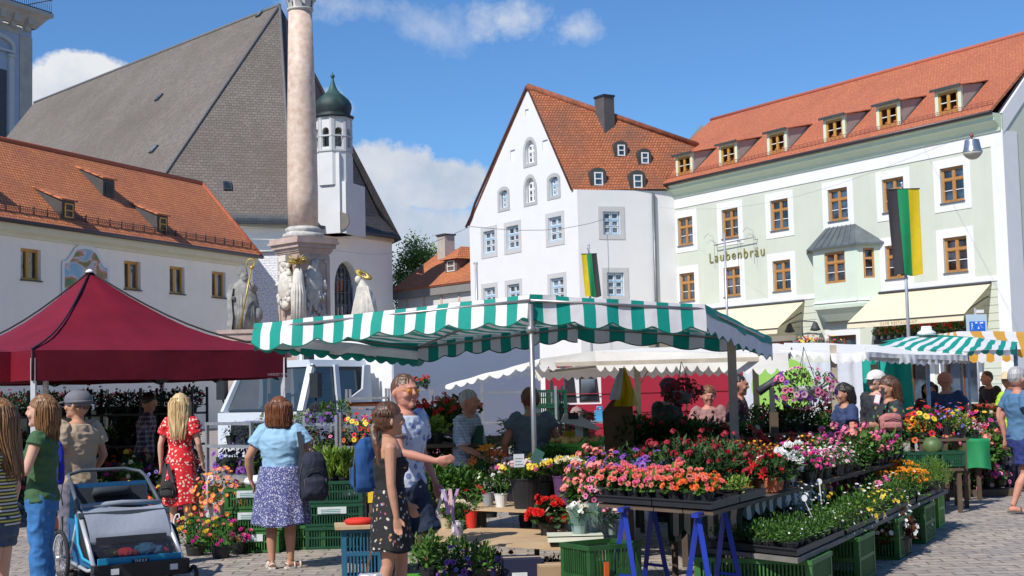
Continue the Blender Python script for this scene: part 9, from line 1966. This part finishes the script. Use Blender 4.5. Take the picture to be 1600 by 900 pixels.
# ================================================================ STROLLER
def stroller():
    p=on(218,905,0); t=thing('stroller','two-seat blue and grey child trailer stroller in the left foreground','stroller',(p.x-.06,p.y-.3,0),R(34))
    # local: x right, -y front (towards the viewer), z up
    turq=mat('turquoise_fabric',(.01,.30,.52),.6,.06,6,.2); navy=mat('trailer_blue_fabric',(.01,.10,.24),.7,.1,5,.2); grey=mat('slate_hood_fabric',(.26,.29,.35),.7,.06,4,.35); alu=mat('white_aluminium',(.72,.74,.76),.3,.05,6,metal=.5); dk=mat('trailer_black_fabric',(.03,.035,.045),.75,.2,6,.2)
    W=.40; A=V((0,-.42,.20)); B=V((0,.06,.66)); C=V((0,.42,.93)); D=V((0,.40,.22))
    m=MB()
    for s in(-1,1):
        X=V((s*W,0,0)); m.tube([A+X,B+X*.96],.022,10); m.tube([D+X+V((0,-.1,0)),B+X*.96+V((0,.02,0))],.016,8); m.tube([A+X,A+X+V((0,.2,-.03)),D+X],.016,8)
    m.build('frame',alu,t)
    m=MB()
    for s in(-1,1): X=V((s*W,0,0)); m.tube([B+X*.96,C+X*.9],.019,8); 
    m.tube([C+V((-.36,0,0)),C+V((-.34,.12,.05)),C+V((-.2,.17,.08)),C+V((.2,.17,.08)),C+V((.34,.12,.05)),C+V((.36,0,0))],.018,8); m.box(-.42,.42,-.03,.05,.62,.66); m.build('push_bar',mat('slate_rubber',(.07,.09,.11),.6,.15,6),t)
    m=MB(); q=[B+V((-W*.93,-.02,.03)),B+V((W*.93,-.02,.03))]; e=[A.lerp(B,.48)+V((W*.93,0,.045)),A.lerp(B,.48)+V((-W*.93,0,.045))]
    rows=[]
    for j in range(9):
        r=[]
        for i in range(13): u=i/12; v=j/8; a=q[0].lerp(q[1],u); b=e[1].lerp(e[0],u); c=a.lerp(b,v)+V((0,0,.018*math.sin(PI*v)+.012*math.sin(u*7+v*3))); r.append(c)
        rows.append(r)
    rows.append([c+V((0,-.012,-.07)) for c in rows[-1]]); m.grid(rows); m.tube([q[0]+V((0,.02,.02)),(q[0]+q[1])/2+V((0,.03,.035)),q[1]+V((0,.02,.02))],.025,8); m.build('hood_cover',grey,t)
    m=MB(); m.bar(e[1]+V((.05,-.022,-.045)),e[0]+V((-.05,-.022,-.045)),.012,.06); m.build('hood_band',dk,t)
    m=MB(); m.face([B+V((-.36,.02,.035)),B+V((-.14,.02,.035)),B+V((-.14,-.03,.04)),B+V((-.36,-.03,.035))]); m.face([B+V((.14,.02,.035)),B+V((.36,.02,.035)),B+V((.36,-.03,.035)),B+V((.14,-.03,.04))])
    m.bar(A+V((-W*.94,-.01,.045)),A+V((W*.94,-.01,.045)),.02,.085); 
    m.tube([B+V((-W,.05,-.02)),B.lerp(A,.35)+V((-W-.01,.12,-.12)),V((-W-.01,-.12,.27)),A+V((-W-.005,.03,.04))],.014,8); m.tube([B+V((W,.05,-.02)),B.lerp(A,.35)+V((W+.01,.12,-.12)),V((W+.01,-.12,.27)),A+V((W+.005,.03,.04))],.014,8)
    m.build('turquoise_trim',turq,t)
    # see-through front window, mesh sides
    w=MB(); w.face([e[1]+V((0,0,-.05)),e[0]+V((0,0,-.05)),A+V((W*.9,0,.09)),A+V((-W*.9,0,.09))]); mw,nt,b=_nt('clear_window_film'); b.inputs['Base Color'].default_value=(.03,.03,.035,1); b.inputs['Alpha'].default_value=.45; b.inputs['Roughness'].default_value=.08; w.build('window_film',mw,t)
    mm,nt,b=_nt('side_mesh'); b.inputs['Base Color'].default_value=(.03,.018,.012,1); b.inputs['Alpha'].default_value=.8
    for s in(-1,1): w=MB(); x=s*(W-.005); w.face([(x,-.36,.26),(x,.02,.62),(x,.16,.60),(x,.10,.42),(x,-.1,.28)]); w.build('side_window',mm,t)
    w=MB()
    for s in(-1,1):
        x=s*(W-.003); w.face([(x,-.40,.20),(x,-.36,.25),(x,-.1,.27),(x,.10,.41),(x,.16,.6),(x,.38,.6),(x,.38,.2)])
    w.face([(-W,.38,.2),(W,.38,.2),(W*.9,.42,.9),(-W*.9,.42,.9)]); w.face([(-W,-.4,.2),(W,-.4,.2),(W,.38,.2),(-W,.38,.2)]); w.build('shell',navy,t)
    w=MB(); w.face([(-.36,.30,.3),(.36,.30,.3),(.34,.38,.86),(-.34,.38,.86)]); w.box(-.36,.36,-.1,.3,.28,.32); w.loft([((0,.34,.78),.2,.05),((0,.33,.86),.17,.05)],14); w.build('seat',dk,t)
    # bundled blankets and soft toys
    for i,(x,y,z,r,c,nm) in enumerate(((.13,-.18,.31,.13,(.03,.13,.24),'blanket'),(-.05,-.2,.3,.09,(.45,.015,.02),'red_cloth'),(.28,-.22,.3,.05,(.45,.015,.04),'red_cloth'),(-.16,-.15,.32,.06,(.5,.40,.06),'soft_toy'),(.24,-.05,.36,.11,(.03,.16,.28),'blanket'))):
        m=MB(); m.ball((0,0,0),r,10,0,.6,.8); m.ball((r*.8,.02,-.01),r*.6,8,0,.6); me=remesh(m,nm,mat('bundle_%d'%i,c,.9,.2,9,.5),.012,2,wr=(.016,14,14)); o=mobj(nm,me,None); o.location=t.matrix_basis@V((x,y,z)); tag(o,['dark blue blanket in the left half of the stroller','red cloth lying in the middle of the stroller','small red mitten at the right of the stroller','yellow soft toy behind the stroller window','teal-blue blanket at the back of the stroller seat'][i],['blanket','cloth','mitten','soft toy','blanket'][i])
    # bumper and reflectors, brand plate
    m=MB(); m.box(-W-.03,W+.03,-.50,-.40,.10,.235); m.box(-W-.12,-W+.02,-.48,-.36,.08,.13); m.build('bumper',M_black,t)
    for x in(-.25,.28): m=MB(); m.box(x-.035,x+.035,-.512,-.5,.15,.2); m.build('reflector',mat('white_reflector',(.75,.78,.8),.15,.1,30),t)
    m=MB(); m.box(-.075,.075,-.447,-.44,.225,.262); pl=m.build('name_plate',M_black,t); pl.rotation_euler=(0,0,0)
    text(pl,'THULE',.038,.002,M_white,(0,-.45,.231),(PI/2,0,0),align='CENTER',off=.0012)
    # wheels
    def wheel(x,y,r,w,nm,spokes):
        m=MB(); n=32; m.grid([[V((x+w*math.cos(a)*.5,y+(r-.02+math.sin(a)*.02)*math.cos(2*PI*k/n),r+(r-.02+math.sin(a)*.02)*math.sin(2*PI*k/n))) for k in range(n)] for a in [PI*2*j/8 for j in range(9)]],0,True); o=m.build(nm,M_rub,t)
        m=MB(); m.tube([V((x,y+(r-.045)*math.cos(a),r+(r-.045)*math.sin(a))) for a in [2*PI*k/28 for k in range(29)]],.009,6); o2=m.build('rim',alu,o)
        m=MB(); m.tube([(x-.04,y,r),(x+.04,y,r)],.025,10)
        for k in range(spokes): a=2*PI*k/spokes; m.tube([(x,y,r),(x,y+(r-.05)*math.cos(a),r+(r-.05)*math.sin(a))],.0025,4)
        m.build('hub',M_steel,o)
    wheel(-W-.11,.22,.255,.04,'wheel',20); wheel(W+.11,.22,.255,.04,'wheel',20); wheel(W+.06,-.52,.09,.04,'front_wheel',0); wheel(-W-.04,-.52,.09,.04,'front_wheel',0)
    m=MB(); m.tube([(-W-.11,.22,.255),(W+.11,.22,.255)],.012,6); m.tube([(-W-.09,.25,.255),(-W-.07,.3,.62)],.012,6); m.build('axle',M_black,t)
    m=MB(); m.tube([C+V((-.42,.02,.02)),C+V((-.45,-.02,-.12)),C+V((-.43,0,-.22))],.006,5); m.build('safety_strap',M_dark,t)
stroller()
# white curly hooks by the calibrachoa
for (px,py,lb) in ((324,752,'white curled plant hook beside the steel trolley'),(272,812,'white curled plant hook between stroller and the orange flowers')):
    m=MB(); m.tube([(0,0,-.3),(0,0,0),(.02,0,.05),(.05,0,.06),(.06,0,.02),(.03,0,-.0)],.008,6); o=m.build('plant_hook',MATS['white_label_plastic'],None); o.location=at(px,py,14.9); tag(o,lb,'hook')

bpy.data.scenes.remove(TS)
